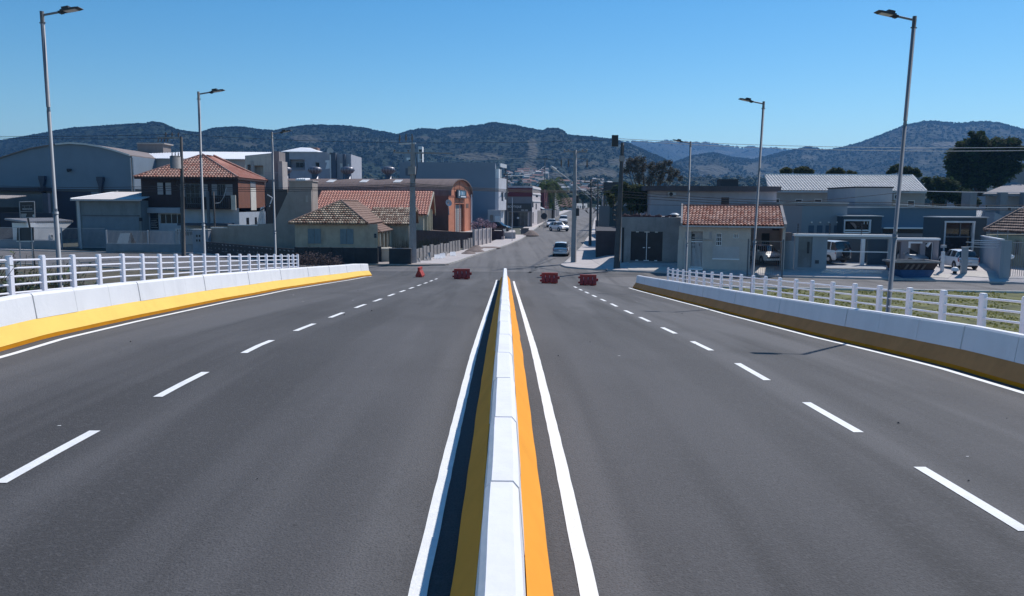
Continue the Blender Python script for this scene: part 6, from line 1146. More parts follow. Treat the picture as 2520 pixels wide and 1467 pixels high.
    mb = MB().box(hc[0],hc[1],.05,.09,1.55,1.62).build('gate_rail', WHITE, W.e); MB().box(hc[0],hc[1],.0,.3,.1,.2).build('gate_track', WHITE, W.e); pane = MB().box(hc[0]+.02,hc[1]-.02,.14,.15,.2,hc[3]-.02)
    gm = bpy.data.materials.new('clear_gate_glass'); gm.use_nodes = True; b = gm.node_tree.nodes['Principled BSDF']; b.inputs['Base Color'].default_value = (.75,.82,.85,1); b.inputs['Roughness'].default_value = .03; b.inputs['Transmission Weight'].default_value = 1; b.inputs['IOR'].default_value = 1.02; pane.build('gate_glass', gm, W.e)
    e = thing('cloth_heap', 'crumpled bright white plastic sheet lying along the carport gate', 'plastic sheet', tuple(W.A+W.d*(hc[1]-2.9)-W.n*.1+Vector((0,0,.18)))); mb = MB(); n = 16; vs = []
    for i in range(n+1): vs += [(i*.18, -.25, 0), (i*.18, -.1, .13+.08*math.sin(i*1.3)+.15*math.sin(i/n*3.1)), (i*.18, .1, .1+.14*math.sin(i/n*3.1)), (i*.18,.25,0)]
    mb.add(vs, [(4*i+k,4*i+4+k,4*i+5+k,4*i+1+k) for i in range(n) for k in range(3)]); mb.build('sheet', WHITE, e)
    # second wall with doors behind the skip
    A = P2(8,150,1300,70.5); B = P2(8,555,1300,70.5); V = Fac(A, B, 'front_wall', 'second white capped front wall with doorway frame behind the skip', 'wall'); zt = V.uz(8, 370, 1085)[1]; hs = [V.rect(8,*q) for q in ((170,1115,222,1300),(300,1130,395,1300),(440,1120,512,1290))]; hs = [(h[0],h[1],.1,h[3]) for h in hs]
    V.body(0, V.len, 0, zt-.14, .3, M('warm_grey_wall', (.26,.24,.26)), hs, rev=.28, back=False, top=False); MB().box(0,V.len,-.2,.5,zt-.139,zt+.03).build('white_cap', WHITE, V.e); h = hs[1]; MB().box(h[0]-.15,h[0],-.1,0,1.6,h[3]+.15).box(h[0],h[1]+.1,-.1,0,h[3],h[3]+.15).build('white_door_frame', WHITE, V.e); V.win(hs[2], 1, 1, .1, .06, fmat=PLAS('frame_pale', (.62,.64,.68)))
    q = V.rect(8, 460, 1122, 485, 1160); MB().tube([(q[0],.05,q[2]),(q[1],.05,q[3])], .12, 8).build('white_lamp', WHITE, V.e)
    # right driveway: pillar, glass side wall, far boundary wall
    A = P2(8,770,1390,64.6); B = P2(8,820,1390,64.6); Q = Fac(A, B, 'gate_pillar', 'blue grey gate pillar left of the white hatchback', 'pillar'); zq = Q.uz(8, 795, 1168)[1]; Q.body(0, Q.len, 0, zq, .2, FW_); MB().box(-.04,Q.len+.04,-.04,.24,zq,zq+.05).build('cap', PLAS('pale_grey', (.45,.46,.48)), Q.e)
    A = P2(8,1140,1400,62.5); B = P2(8,1205,1400,62.5); Q = Fac(A, B, 'side_wall', 'tall pale blue side wall end at the right driveway', 'wall'); zq = Q.uz(8, 1175, 1105)[1]; Q.body(0, Q.len, 0, zq, .1, FW_); q2 = P2(8,965,1080,77); u2 = Q.len
    S1 = Fac(A, q2, 'side_wall', 'long blue grey side wall running back from the right driveway', 'wall'); zb = S1.uz(8, 970, 1070)[1]
    if True:
        L_ = S1.len; MB().prism([(0,0,0),(L_,0,0),(L_,0,zb),(0,0,zq)], (0,.2,0)).build('wall', FW_, S1.e); MB().prism([(0,0,zq),(L_,0,zb),(L_,0,zb+.1),(0,0,zq+.1)], (0,.25,0)).build('coping', PLAS('frame_pale', (.62,.64,.68)), S1.e)
    mb = MB()
    for wi, (ya, xa, xb) in enumerate(((1102,865,1150),(1118,810,1155),(1135,870,1145),(1160,820,1090))):
        a, b = atY(8, xa, ya, 57.6), atY(8, xb, ya+8, 57.6); e0 = tag(MB().tube([(0,0,0),tuple(b-a)], .022, 5).build('fence_wire', M('wire_pale', (.6,.65,.7), .4), None, loc=tuple(a)), ['topmost of the four bright wires above the white hatchback','second from the top of the bright wires above the white hatchback','third from the top of the bright wires above the white hatchback','lowest and shortest of the bright wires above the white hatchback'][wi], 'wire', 'electric fence wires above the right driveway')
    MB().box(-.1,5.6,0,.1,.02,.12)
    p = atY(8, 598, 1300, 59.6); e = thing('gate_post', 'white gate post with hinges right of the blue skip', 'post', (p.x, 59.6, .4)); MB().box(-.1,.1,-.1,.1,0,atY(8,605,1205,59.6).z-.4).build('post', PLAS('frame_pale', (.62,.64,.68)), e); MB().box(-.17,.17,-.12,.12,1.9,2.1).build('hinge', GALVR, e)
    p = atY(8, 710, 1380, 58.6); e = thing('stone_bollard', 'white topped dark stump on the pavement right of the skip', 'bollard', (p.x, 58.6, .3)); MB().tube([(0,0,0),(0,0,p.z-.3)], [.15,.13], 10).build('stump', DARKIN, e); MB().tube([(0,0,p.z-.3),(0,0,p.z-.12),(0,0,p.z+.0)], [.24,.28,.12], 14).build('cap', WHITE, e, True)
modern()
def yellow():
    F = Fac(P2(8,968,1400,74), P2(8,1480,1400,68), 'yellow_house', 'pale yellow house with dark brown tiled roof at the right edge', 'house'); z = F.uz(8, 1150, 1055)[1]; F.body(0, F.len, 0, z, 9, PLAS('pale_yellow', (.52,.47,.34), .25)); q = F.rect(8, 1248, 1095, 1308, 1235); MB().box(q[0],q[1],-.06,0,q[2],q[3]).build('shutter', PLAS('tan_shutter', (.40,.34,.26), .3), F.e); q = F.rect(8, 1268, 1105, 1290, 1228); MB().box(q[0],q[1],-.09,-.06,q[2],q[3]).build('shutter_gap', PLAS('tan_dark', (.2,.16,.13), .3), F.e)
    ul, ze = F.uz(8, 972, 1000, w=-.6); ur = F.uz(8, 1480, 1060, w=-.6)[0]; ze = (ze+F.uz(8,1334,1048,w=-.6)[1])/2; ap = F.uz(8, 1420, 770, w=4.5)
    mb = MB(); tiles(mb, (ul,-.6,ze), (ur+3,-.6,ze), (ap[0]+1.5,4.5,ap[1]), (ap[0],4.5,ap[1]), .26, .5, .05, .11, 0, 1, 51); tiles(mb, (ul,9.6,ze), (ul,-.6,ze), (ap[0],4.5,ap[1]), (ap[0],4.5,ap[1]), .5, .5, .05, .09, 0, 1, 52); rf = mb.build('roof', M('dark_brown_tiles', (.085,.05,.045), .85, .3, 3, tint=(.24,.16,.13)), F.e)
    rd = MB(); ridge(rd, (ul,-.6,ze+.12), (ap[0],4.5,ap[1]+.12), .12, .8); rd.build('ridge_tiles', M('ridge_brown', (.13,.07,.05)), rf)
    mb = MB()
    for X in (1020, 1098, 1190): u, zz = F.uz(8, X, 1012, w=-1.2); mb.tube([(u,-1.2,z-1.0),(u,-1.2,zz)], .025, 5)
    mb.build('electric_fence_posts', GALVR, F.e)
    mb = MB(); a = P2(8,1210,1290,63.2); [mb.box(i*.16,i*.16+.025,0,.03,0,2.4) for i in range(40)]; mb.box(0,6.4,-.01,.04,2.4,2.45); e = thing('bar_fence', 'grey bar fence before the pale yellow house', 'fence', (a[0]+.1, 57, .4)); mb.build('bars', M('bar_pale', (.42,.43,.46)), e)
    e2 = thing('globe_lamp', 'small white globe lamp on the gate post before the yellow house', 'lamp', (a[0]-.1, 56.9, .3)); zg = atY(8,1212,1272,56.9).z-.3; MB().tube([(0,0,0),(0,0,zg)], .09, 8).build('post', DARKM, e2); MB().tube([(0,0,zg),(0,0,zg+.1),(0,0,zg+.25),(0,0,zg+.33)], [.1,.25,.25,.08], 12).build('globe', WHITE, e2, True)
yellow()
def backright():
    F = Fac(P2(8,972,900,118), P2(8,1420,900,118), 'pale_house', 'pale two storey house with grey roof behind the yellow house', 'house'); z = F.uz(8, 1150, 705)[1]; hs = [F.rect(8,*q) for q in ((1185,805,1225,838),(992,785,1010,820),(1135,740,1150,775))]; F.body(0, F.len, 0, z, 10, PLAS('pale_mauve', (.40,.39,.43), .15), hs); [F.win(h, 1, 1, .08, .06) for h in hs]
    q = F.uz(8, 905, 690)[0]; r_ = F.uz(8, 1130, 600, w=5); MB().prism([(q,-1.5,z+.1),(F.len+1,-1.5,z+.1),(F.len+1,6,F.uz(8,1200,595,w=6)[1]),(r_[0]+2,6,F.uz(8,1200,595,w=6)[1])], (0,0,.25)).build('roof', PLAS('grey_sheet', (.26,.24,.25), .3), F.e)
    MB().prism([(0,-2.5,F.uz(8,1010,970)[1]),(4.6,-2.5,F.uz(8,1010,970)[1]),(0,-2.5,F.uz(8,1015,850)[1])], (0,2.4,0)).build('sloping_wing', PLAS('pale_mauve', (.40,.39,.43)), F.e)
    for (X0, X1) in ((1035,1098),(1240,1315)): q = F.rect(8, X0, 672, X1, 860); MB().box(q[0],q[1],-2.2,-1.2,0,q[3]).build('pier', PLAS('pier_grey', (.24,.24,.26), .3), F.e)
    T = Fac(P2(8,1262,500,140), P2(8,1420,500,140), 'roof_tower', 'square grey block above the trees at the right edge', 'tower'); zt = T.uz(8, 1300, 405)[1]; T.body(0, T.len, 0, zt, 6, PLAS('tower_concrete', (.24,.25,.28), .3))
    P = Fac(P2(8,845,780,105), P2(8,905,780,105), 'concrete_pier', 'square concrete pier standing before the dark trees', 'pier'); P.body(0, P.len, 0, P.uz(8,875,668)[1], 2, PLAS('pier_grey', (.24,.24,.26)))
    L_ = Fac(P2(8,895,840,92), P2(8,975,840,92), 'small_roof_house', 'small building with bright pale tiles beyond the tall slate portal', 'house'); z0 = L_.uz(8, 930, 892)[1]; z1 = L_.uz(8, 930, 838, w=1.5)[1]; L_.body(0, L_.len, 0, z0, 3, DARKIN); q0 = L_.uz(8,902,885,w=-.1)[0]; q1 = L_.uz(8,945,890,w=-.1)[0]; mb = MB(); tiles(mb, (q0,-.1,z0), (q1,-.1,z0), (L_.uz(8,960,838,w=1.5)[0],1.5,z1), (L_.uz(8,900,838,w=1.5)[0],1.5,z1), .25, .35, .07, .03, 0, 1, 61); mb.build('roof', M('grey_tiles', (.52,.49,.47)), L_.e)
backright()
# blue skip
def skip():
    p = G(8, 250, 1467); D = 57.6; a = atY(8, 245, 1467, D); b = atY(8, 470, 1467, D); c = atY(8, 185, 1290, D); d = atY(8, 575, 1290, D); z1 = c.z; cx = (a.x+b.x)/2
    e = thing('waste_skip', 'blue waste skip with dark striped rim standing on the right street', 'skip', (cx, D, 0.02)); wb = (b.x-a.x)/2; wt = (d.x-c.x)/2; zm = atY(8,300,1372,D).z
    f = lambda z: wb+(wt-wb)*(z/z1)
    def sh(z0, z1_, mat, nm):
        mb = MB(); x0, x1 = f(z0), f(z1_); Dp = 1.7
        mb.add([(-x0,0,z0),(x0,0,z0),(x0,Dp,z0),(-x0,Dp,z0),(-x1,-.15,z1_),(x1,-.15,z1_),(x1,Dp+.15,z1_),(-x1,Dp+.15,z1_)], [(0,1,5,4),(1,2,6,5),(2,3,7,6),(3,0,4,7)]+([(3,2,1,0)] if z0 < .3 else [])); return mb.build(nm, mat, e)
    sh(0, zm, M('skip_blue', (.01,.075,.2), .5, .15, 2, stain=.2), 'hull'); sh(zm, z1-.12, M('skip_dark', (.05,.028,.025), .7, .3, 2, stain=.3), 'upper_band')
    mb = MB(); x = f(z1); mb.box(-x-.06,x+.06,-.25,-.13,z1-.14,z1).box(-x-.06,x+.06,1.83,1.95,z1-.14,z1).box(-x-.06,-x+.06,-.13,1.83,z1-.14,z1).box(x-.06,x+.06,-.13,1.83,z1-.14,z1); mb.build('rim', M('rim_pale', (.30,.27,.26), .6, .2, 3), e)
    mb = MB(); W_ = f(zm)*.95
    for i in range(4): u = -W_*.86+i*.42; mb.prism([(u,-.16,zm+.05),(u+.18,-.16,zm+.05),(u+.42,-.165,z1-.25),(u+.24,-.165,z1-.25)], (0,.03,0))
    mb.build('hazard_stripes', M('stripe_tan', (.15,.10,.08), .7, .2, 3), e); MB().box(-f(1)*.95,-f(1)*.9,-.2,1.9,.9,1.0).build('lug', DARKM, e)
skip()
# ============================================================= cars
CWHITE = M('car_white', (.80,.80,.81), .3, .02, 2, coat=.6); CBLACK = M('car_black', (.015,.016,.02), .25, .1, 2, coat=.6); CSILV = M('car_silver', (.35,.37,.4), .3, .05, 2, coat=.5, metal=.4)
TYRE = M('tyre', (.02,.02,.022), .9, .2, 6); RIM = M('wheel_rim', (.4,.4,.42), .35, .1, 5, metal=.5); CGL = M('car_glass', (.02,.025,.03), .04, .2, 1, spec=.9); TRIM = M('car_trim', (.025,.025,.028), .6); TAILL = M('tail_light', (.35,.02,.02), .3); HEADL = M('head_light', (.75,.76,.78), .12, .05, 8); PLATE = M('plate_grey', (.5,.5,.52), .5, .3, 30)
# stations: (x along, z under, z belt, z roof, half width, roof half width); front is +x
CARS = {
 'hatch': (3.75, [(-1.86,.42,.70,.74,.70,.66),(-1.80,.28,.86,.92,.77,.66),(-1.66,.22,.90,1.18,.80,.60),(-1.42,.2,.91,1.40,.81,.57),(-.9,.2,.92,1.46,.82,.58),(0,.2,.92,1.47,.82,.58),(.42,.2,.92,1.40,.82,.57),(.78,.2,.93,1.10,.81,.66),(1.0,.2,.92,.95,.81,.70),(1.5,.22,.80,.83,.79,.68),(1.78,.28,.66,.69,.74,.62),(1.88,.42,.56,.58,.64,.56)], (-1.2,1.2), .29, (2,4),(6,8)),
 'suv': (4.3, [(-2.12,.5,.82,.88,.80,.76),(-2.05,.38,1.0,1.08,.88,.78),(-1.92,.32,1.06,1.4,.91,.72),(-1.7,.3,1.07,1.62,.92,.70),(-1.0,.3,1.07,1.68,.93,.70),(0,.3,1.07,1.69,.93,.70),(.4,.3,1.07,1.62,.93,.69),(.85,.3,1.08,1.28,.92,.76),(1.05,.3,1.07,1.12,.92,.80),(1.7,.32,1.0,1.04,.90,.80),(2.02,.36,.86,.90,.84,.74),(2.14,.5,.72,.75,.76,.68)], (-1.35,1.35), .35, (2,4),(6,8)),
 'van': (4.2, [(-2.08,.42,.9,.95,.80,.76),(-2.04,.3,1.02,1.1,.86,.78),(-1.98,.26,1.06,1.5,.87,.76),(-1.86,.25,1.08,1.78,.88,.74),(-1.0,.25,1.08,1.84,.88,.74),(.1,.25,1.08,1.82,.88,.74),(.55,.25,1.08,1.70,.88,.72),(1.05,.25,1.08,1.28,.87,.76),(1.2,.25,1.06,1.12,.87,.78),(1.75,.27,.92,.96,.84,.74),(2.02,.32,.76,.8,.78,.7),(2.1,.45,.62,.65,.68,.6)], (-1.3,1.35), .31, (2,3),(6,8)),
}
def car(kind, name, label, paint, loc, heading, cat='car', group='parked and passing cars'):
    Ln, st, wh, wr, rw, ws = CARS[kind]; e = thing(name, label, cat, loc, heading, group)
    prof = []
    for (x, zu, zb, zr, w, rwd) in st:
        gh = zr-zb > .12
        prof.append([(w*.90,zu),(w*.985,zu+.12),(w,zu+(zb-zu)*.5),(w*.975,zb-.04),(w*.95,zb),(rwd+(.012 if gh else .08),zr-.06 if gh else zb+(zr-zb)*.5),(rwd*.86,zr-.01),(rwd*.4,zr+.012),(0,zr+.018)])
    n = 9; vs = []
    for (x, *_), p in zip(st, prof): vs += [(x, y, z) for y, z in p]+[(x, -y, z) for y, z in p[:-1][::-1]]
    N = 2*n-1; body, ww, rr_, sw = [], [], [], []
    for i in range(len(st)-1):
        for k in range(N-1):
            f = (i*N+k, (i+1)*N+k, (i+1)*N+k+1, i*N+k+1); kk = min(k, N-2-k)
            gh0, gh1 = st[i][3]-st[i][2] > .12, st[i+1][3]-st[i+1][2] > .12
            if kk == 4 and gh0 and gh1 and rw[0] <= i+1 and rw[0]+0 <= i < ws[0]+1 : sw.append(f)
            elif kk in (5, 6, 7) and (ws[0] <= i < ws[1]): ww.append(f)
            elif kk in (5, 6, 7) and (1 <= i < rw[0]+1) and st[i+1][3] > st[i][3]+.1: rr_.append(f)
            elif kk == 4 and i == rw[0]-1 and False: rr_.append(f)
            else: body.append(f)
    caps = [tuple(range(N))[::-1], tuple(range((len(st)-1)*N, len(st)*N))]
    MB().add(vs, body+caps).build('body', paint, e, True)
    und = MB(); und.box(st[1][0], st[-2][0], -st[4][4]*.88, st[4][4]*.88, st[4][1]-.02, st[4][1]+.05); und.build('underbody', TRIM, e)
    sl = [f for f in sw if (f[0] % N) < n]; sr = [f for f in sw if (f[0] % N) >= n]
    for nm, fs in (('windshield', ww), ('rear_window', rr_), ('side_window', sl), ('side_window', sr)):
        if fs: us = sorted(set(i for f in fs for i in f)); mp_ = {v: i for i, v in enumerate(us)}; MB().add([vs[i] for i in us], [tuple(mp_[i] for i in f) for f in fs]).build(nm, CGL, e, True)
    # pillars over side glass
    pl = MB(); x0, x1 = st[rw[0]][0], st[ws[0]][0]
    for s_ in (-1, 1):
        for x in (x0+.35*(x1-x0)*.6, x0+(x1-x0)*.62):
            q = interp(x, [a[0] for a in st], [a[4] for a in st]); rq = interp(x, [a[0] for a in st], [a[5] for a in st]); zb = interp(x, [a[0] for a in st], [a[2] for a in st]); zr = interp(x, [a[0] for a in st], [a[3] for a in st])
            pl.prism([(x-.04,s_*q*.953,zb),(x+.04,s_*q*.953,zb),(x+.04,s_*(rq+.02),zr-.06),(x-.04,s_*(rq+.02),zr-.06)], (0,s_*.006,0))
    pl.build('pillars', paint if kind != 'van' else paint, e)
    W_ = st[4][4]; xf, xr = st[-1][0], st[0][0]
    for x in wh:
        for s_ in (-1, 1):
            o = MB().tube([(x,s_*(W_-.20),wr),(x,s_*(W_-.02),wr),(x,s_*(W_+.005),wr)], [wr,wr,wr*.9], 18).build('wheel', TYRE, e); MB().tube([(x,s_*(W_-.01),wr),(x,s_*(W_+.012),wr)], [wr*.62,wr*.5], 10).build('rim', RIM, o)
            MB().tube([(x,s_*(W_-.15),wr+.02),(x,s_*(W_+.003),wr+.02)], wr*1.17, 20).build('wheel_arch', TRIM, e)
    zb = st[-2][2]
    for s_ in (-1, 1):
        MB().prism([(xf-.10,s_*W_*.50,zb-.20),(xf-.14,s_*W_*.90,zb-.16),(xf-.30,s_*W_*.93,zb-.0),(xf-.13,s_*W_*.52,zb-.06)], (.04,s_*.01,.0)).build('headlight', HEADL, e)
        zt = st[1][2]; h = .34 if kind == 'hatch' else .5
        MB().prism([(xr+.03,s_*W_*.74,zt-.30),(xr+.05,s_*W_*.985,zt-.26),(xr+.11,s_*W_*.965,zt-.30+h),(xr+.08,s_*W_*.78,zt-.30+h)], (-.03,0,0)).build('tail_light', TAILL, e)
        xm = st[ws[0]][0]+.25; MB().box(xm,xm+.12,s_*W_*.96,s_*(W_*.96+.17),st[6][2]+.02,st[6][2]+.16).build('mirror', paint if paint != CBLACK else TRIM, e)
    zu = st[0][1]; MB().box(xr-.03,xr+.14,-W_*.80,W_*.80,zu-.12,zu+.06).build('rear_bumper', paint if kind == 'hatch' else TRIM, e); MB().box(xf-.14,xf+.02,-W_*.78,W_*.78,zu-.14,zu+.02).build('front_bumper', paint if kind == 'hatch' else TRIM, e)
    MB().box(xf-.05,xf+.015,-W_*.42,W_*.42,zu+.06,zu+.15).build('grille', TRIM, e); MB().box(xr-.035,xr+.02,-.2,.2,zt-.42,zt-.30).build('number_plate', PLATE, e)
    return e
def at(r, X, Y, k=0): p = G(r, X, Y); return (p.x, p.y, gz(p.x, p.y)+.012+k)
p = at(5,655,1228); car('hatch', 'parked_car', 'white hatchback seen from behind, driving away beside the nearest street pole', CWHITE, (p[0], p[1]+1.9, p[2]), R(83))
p = at(5,625,978); car('suv', 'parked_car', 'white sport utility car facing the camera, nearest of the white row in the street', CWHITE, (p[0], p[1]+1.6, p[2]), R(-62))
p = at(5,590,945); car('suv', 'parked_car', 'white pickup like car half hidden behind the nearest white sport utility car', CWHITE, (p[0]-.6, p[1]+4.5, p[2]), R(-96))
p = at(5,665,905); car('van', 'parked_car', 'white high roofed car facing the camera, farthest of the white row in the street', CWHITE, (p[0]+.2, p[1]+3, p[2]), R(-98))
p = atY(4, 985, 940, 121.5); car('hatch', 'parked_car', 'black car parked high behind the dark garden wall', CBLACK, (p.x, 121.5, CAMZ+(p.z-CAMZ)-.55), R(-20)); 
struct(MB().box(-8,1.5,117.5,128,.2,p.z-.56).build('yard_platform', PAVE))
for i, (X, Y, D, lab) in enumerate([(1020,765,250,'white car parked at the far right of the main street, lower one'),(1010,720,282,'white van parked at the far right of the main street, upper one')]):
    p = atY(5, X, Y, D); car('van' if i else 'hatch', 'parked_car', lab, CWHITE, (p.x, D, gz(p.x, D)), R(-98))
# right hand parked cars
p = at(6,1590,1325); c1 = car('hatch', 'parked_car', 'white hatchback facing the street inside the bar gated garage', CWHITE, (p[0]-.05, p[1]+.35, p[2]+.30), R(-84)); 
mb = MB(); a, b, c, d = [atY(6, *q, c1.location.y+2.4) for q in ((1483,1072),(1620,1068),(1612,1118),(1500,1116))]; o = thing('pickup_bed_frame', 'dark open frame standing above the hatchback roof in the garage', 'frame', tuple(a)); mb.tube([tuple(v-a) for v in (a,b,c,d,a)], .05, 6); mb.build('frame', TRIM, o)
p = at(7,900,1335); car('van', 'parked_car', 'white boxy van with spare wheel, parked at an angle in the carport', CWHITE, (p[0]-.35, p[1]+3.2, p[2]+.25), R(112)); sp = MB().tube([(-2.28,-.18,.86),(-2.08,-.18,.86)], [.33,.35], 18).build('spare_wheel', TYRE, bpy.data.objects[[o.name for o in bpy.data.objects if o.get('label','').startswith('white boxy van')][0]])
q = MB(); 
p = at(8,905,1392); car('hatch', 'parked_car', 'white hatchback seen from behind in the right driveway', CWHITE, (p[0], p[1]+2.6, p[2]+.15), R(84))
car('hatch', 'parked_car', 'silver car half hidden behind the blue grey gate pillar', CSILV, (p[0]-2.9, p[1]+5.6, p[2]+.15), R(-60))
p2 = at(8,675,1392); car('van', 'parked_car', 'dark car with a pale roof in the depth of the right driveway', M('car_navy', (.03,.045,.07), .3, .1, 2, coat=.5), (p2[0], p2[1]+8.0, p2[2]+.1), R(-84))
# ============================================================= utility poles and wires
PC = M('pole_concrete', (.30,.28,.275), .9, .15, 2, bump=.2, stain=.3); PD = M('pole_dark', (.085,.078,.075), .9, .2, 2, stain=.3); INS = M('insulator', (.10,.07,.065), .3)
def crossarm(e, z, L_, ang, ins, ih=.28, m=None, down=False):
    c, s_ = math.cos(ang), math.sin(ang); MB().add([(x*c-y*s_, x*s_+y*c, zz) for x, y, zz in [(-L_[0],-.06,z-.06),(L_[1],-.06,z-.06),(L_[1],.06,z-.06),(-L_[0],.06,z-.06),(-L_[0],-.06,z+.06),(L_[1],-.06,z+.06),(L_[1],.06,z+.06),(-L_[0],.06,z+.06)]], [(3,2,1,0),(4,5,6,7),(0,1,5,4),(1,2,6,5),(2,3,7,6),(3,0,4,7)]).build('crossarm', m or PC, e)
    for t in ins:
        x = -L_[0]+(L_[0]+L_[1])*t; s2 = -1 if down else 1; z0 = z+s2*.06
        MB().tube([(x*c,x*s_,z0),(x*c,x*s_,z0+s2*ih*.3),(x*c,x*s_,z0+s2*ih*.35),(x*c,x*s_,z0+s2*ih*.7),(x*c,x*s_,z0+s2*ih)], [.03,.03,.09,.09,.05], 8).build('insulator', INS, e)
def pole(X, Y, zt, r0, r1, mat, label, lean=0, sq=False):
    z0 = gz(X, Y); e = thing('utility_pole', label, 'utility pole', (X, Y, z0), 0, 'utility poles along the streets'); H = zt-z0
    MB().tube([(0,0,-.1),(lean*.5,0,H*.5),(lean,0,H)], [r0,(r0+r1)/2,r1], 4 if sq else 12).build('pole', mat, e, not sq); return e, H
def ztop(r, X, Y, D): return atY(r, X, Y, D).z
# left street pole with transformer
p = atY(2, 648, 1340, 78); e, H = pole(p.x, 78, ztop(2,625,185,78), .21, .13, PD, 'dark utility pole with transformer in front of the timber house', .25)
zc = ztop(2,580,195,78); k = 78/FPX/1.375*.34091*1.0; crossarm(e, zc, (2.0,.35), .1, [.35,.6,.85], .45, PC); mb = MB(); [mb.tube([(-x,0,zc-.05),(-x-.12,0,zc-.4)], .04, 6) for x in (1.0,1.3,1.6,1.9)]; mb.build('fuse_cutouts', INS, e)
zq = ztop(2,600,440,78); MB().tube([(-.25,-.35,zq-.6),(-.25,-.35,zq+.55)], .5, 16).tube([(-.25,-.35,zq+.55),(-.25,-.35,zq+.62)], [.52,.42], 16).build('transformer', M('transformer_grey', (.17,.17,.18), .7, .15, 3), e, True); mb = MB(); [mb.tube([(-.55+i*.3,-.35,zq+.55),(-.55+i*.3,-.35,zq+.95)], [.06,.035], 6) for i in range(3)]; mb.build('bushings', INS, e)
mb = MB(); zd = ztop(2,640,610,78); [mb.tube([(0,0,zd+.3),(sx*.3,.1,zd),(sx*.45,0,zd-.5),(sx*.1,0,zd-.8)], .03, 5) for sx in (-1,1)]; mb.build('cable_loops', TRIM, e)
# small second pole and hanging cable by the timber house
p = atY(2, 958, 1080, 86); e, H = pole(p.x, 86, ztop(2,960,730,86), .11, .09, PD, 'short dark service pole before the timber house balcony'); mb = MB(); q = [atY(2,*v,86) for v in ((1073,690),(1050,780),(1010,840),(965,845))]; mb.tube([tuple(v-Vector((p.x,86,0))) for v in q], .035, 5); mb.build('hanging_cable', M('cable_pale', (.5,.52,.55), .6), e)
# square concrete pole
p = G(3, 1456, 1450); e, H = pole(p.x, p.y, ztop(3,1462,245,p.y), .37, .17, PC, 'tall square concrete pole at the left street corner', .1, True)
crossarm(e, H-.05, (1.35,.45), -.5, [.04,.42,.78], .75, M('arm_pale', (.6,.6,.6), .8)); z2 = ztop(3,1500,345,p.y); crossarm(e, z2, (1.6,4.0*.9), .1, [.02,.25], .2, PC); mb = MB(); z3 = ztop(3,1456,520,p.y); mb.box(-.32,.32,-.28,.28,z3-.35,z3+.35); mb.build('switch_box', PC, e); mb = MB(); [mb.tube([(.35,-.05,z2),(.5,-.05,z2-1.2),(.25,-.05,z2-2.5)], .03, 5) for i in range(1)]; mb.build('cable_loops', TRIM, e)
# main street pole nearest
p = G(5, 765, 1297); e, H = pole(p.x, p.y, ztop(5,770,168,p.y), .27, .14, PC, 'nearest concrete utility pole on the right pavement corner of the main street')
crossarm(e, ztop(5,770,185,p.y), (1.05,1.1), .05, [.02,.2,.8,.98], .12, PC); za = ztop(5,770,290,p.y)
for dx in (-1.25,-.6,1.1): MB().tube([(dx,0,za+.3),(dx,0,za+.1),(dx,0,za-.15),(dx,0,za-.45)], [.03,.075,.075,.03], 8).build('insulator', INS, e)
MB().tube([(0,0,za+.7),(1.1,0,za+1.3)], .03).tube([(-1.25,0,za+.3),(1.1,0,za+.3)], .025).build('brace', PC, e)
def arm(e, p, r, a, b, zoff=0, m=None):
    q0, q1 = atY(r, *a, p.y), atY(r, *b, p.y-2.0); o = MB().tube([tuple(q0-Vector((p.x,p.y,e.location.z))), tuple(q1-Vector((p.x,p.y,e.location.z)))], .05, 8).build('lamp_arm', m or M('arm_pale', (.6,.6,.6)), e); v = q1-Vector((p.x,p.y,e.location.z)); d = (q1-q0).normalized(); MB().tube([tuple(v-d*.3),tuple(v+d*.35)], [.14,.09], 8).build('street_lamp_head', M('arm_pale', (.6,.6,.6)), e)
arm(e, p, 5, (758,488), (565,348)); mb = MB(); zz = ztop(5,790,660,p.y); mb.tube([(.25,0,zz-.35),(.25,0,zz+.35)], .16, 8); mb.tube([(.25,0,zz-1.5),(.25,0,zz-.8)], .2, 8); mb.build('splice_boxes', TRIM, e)
pn = p
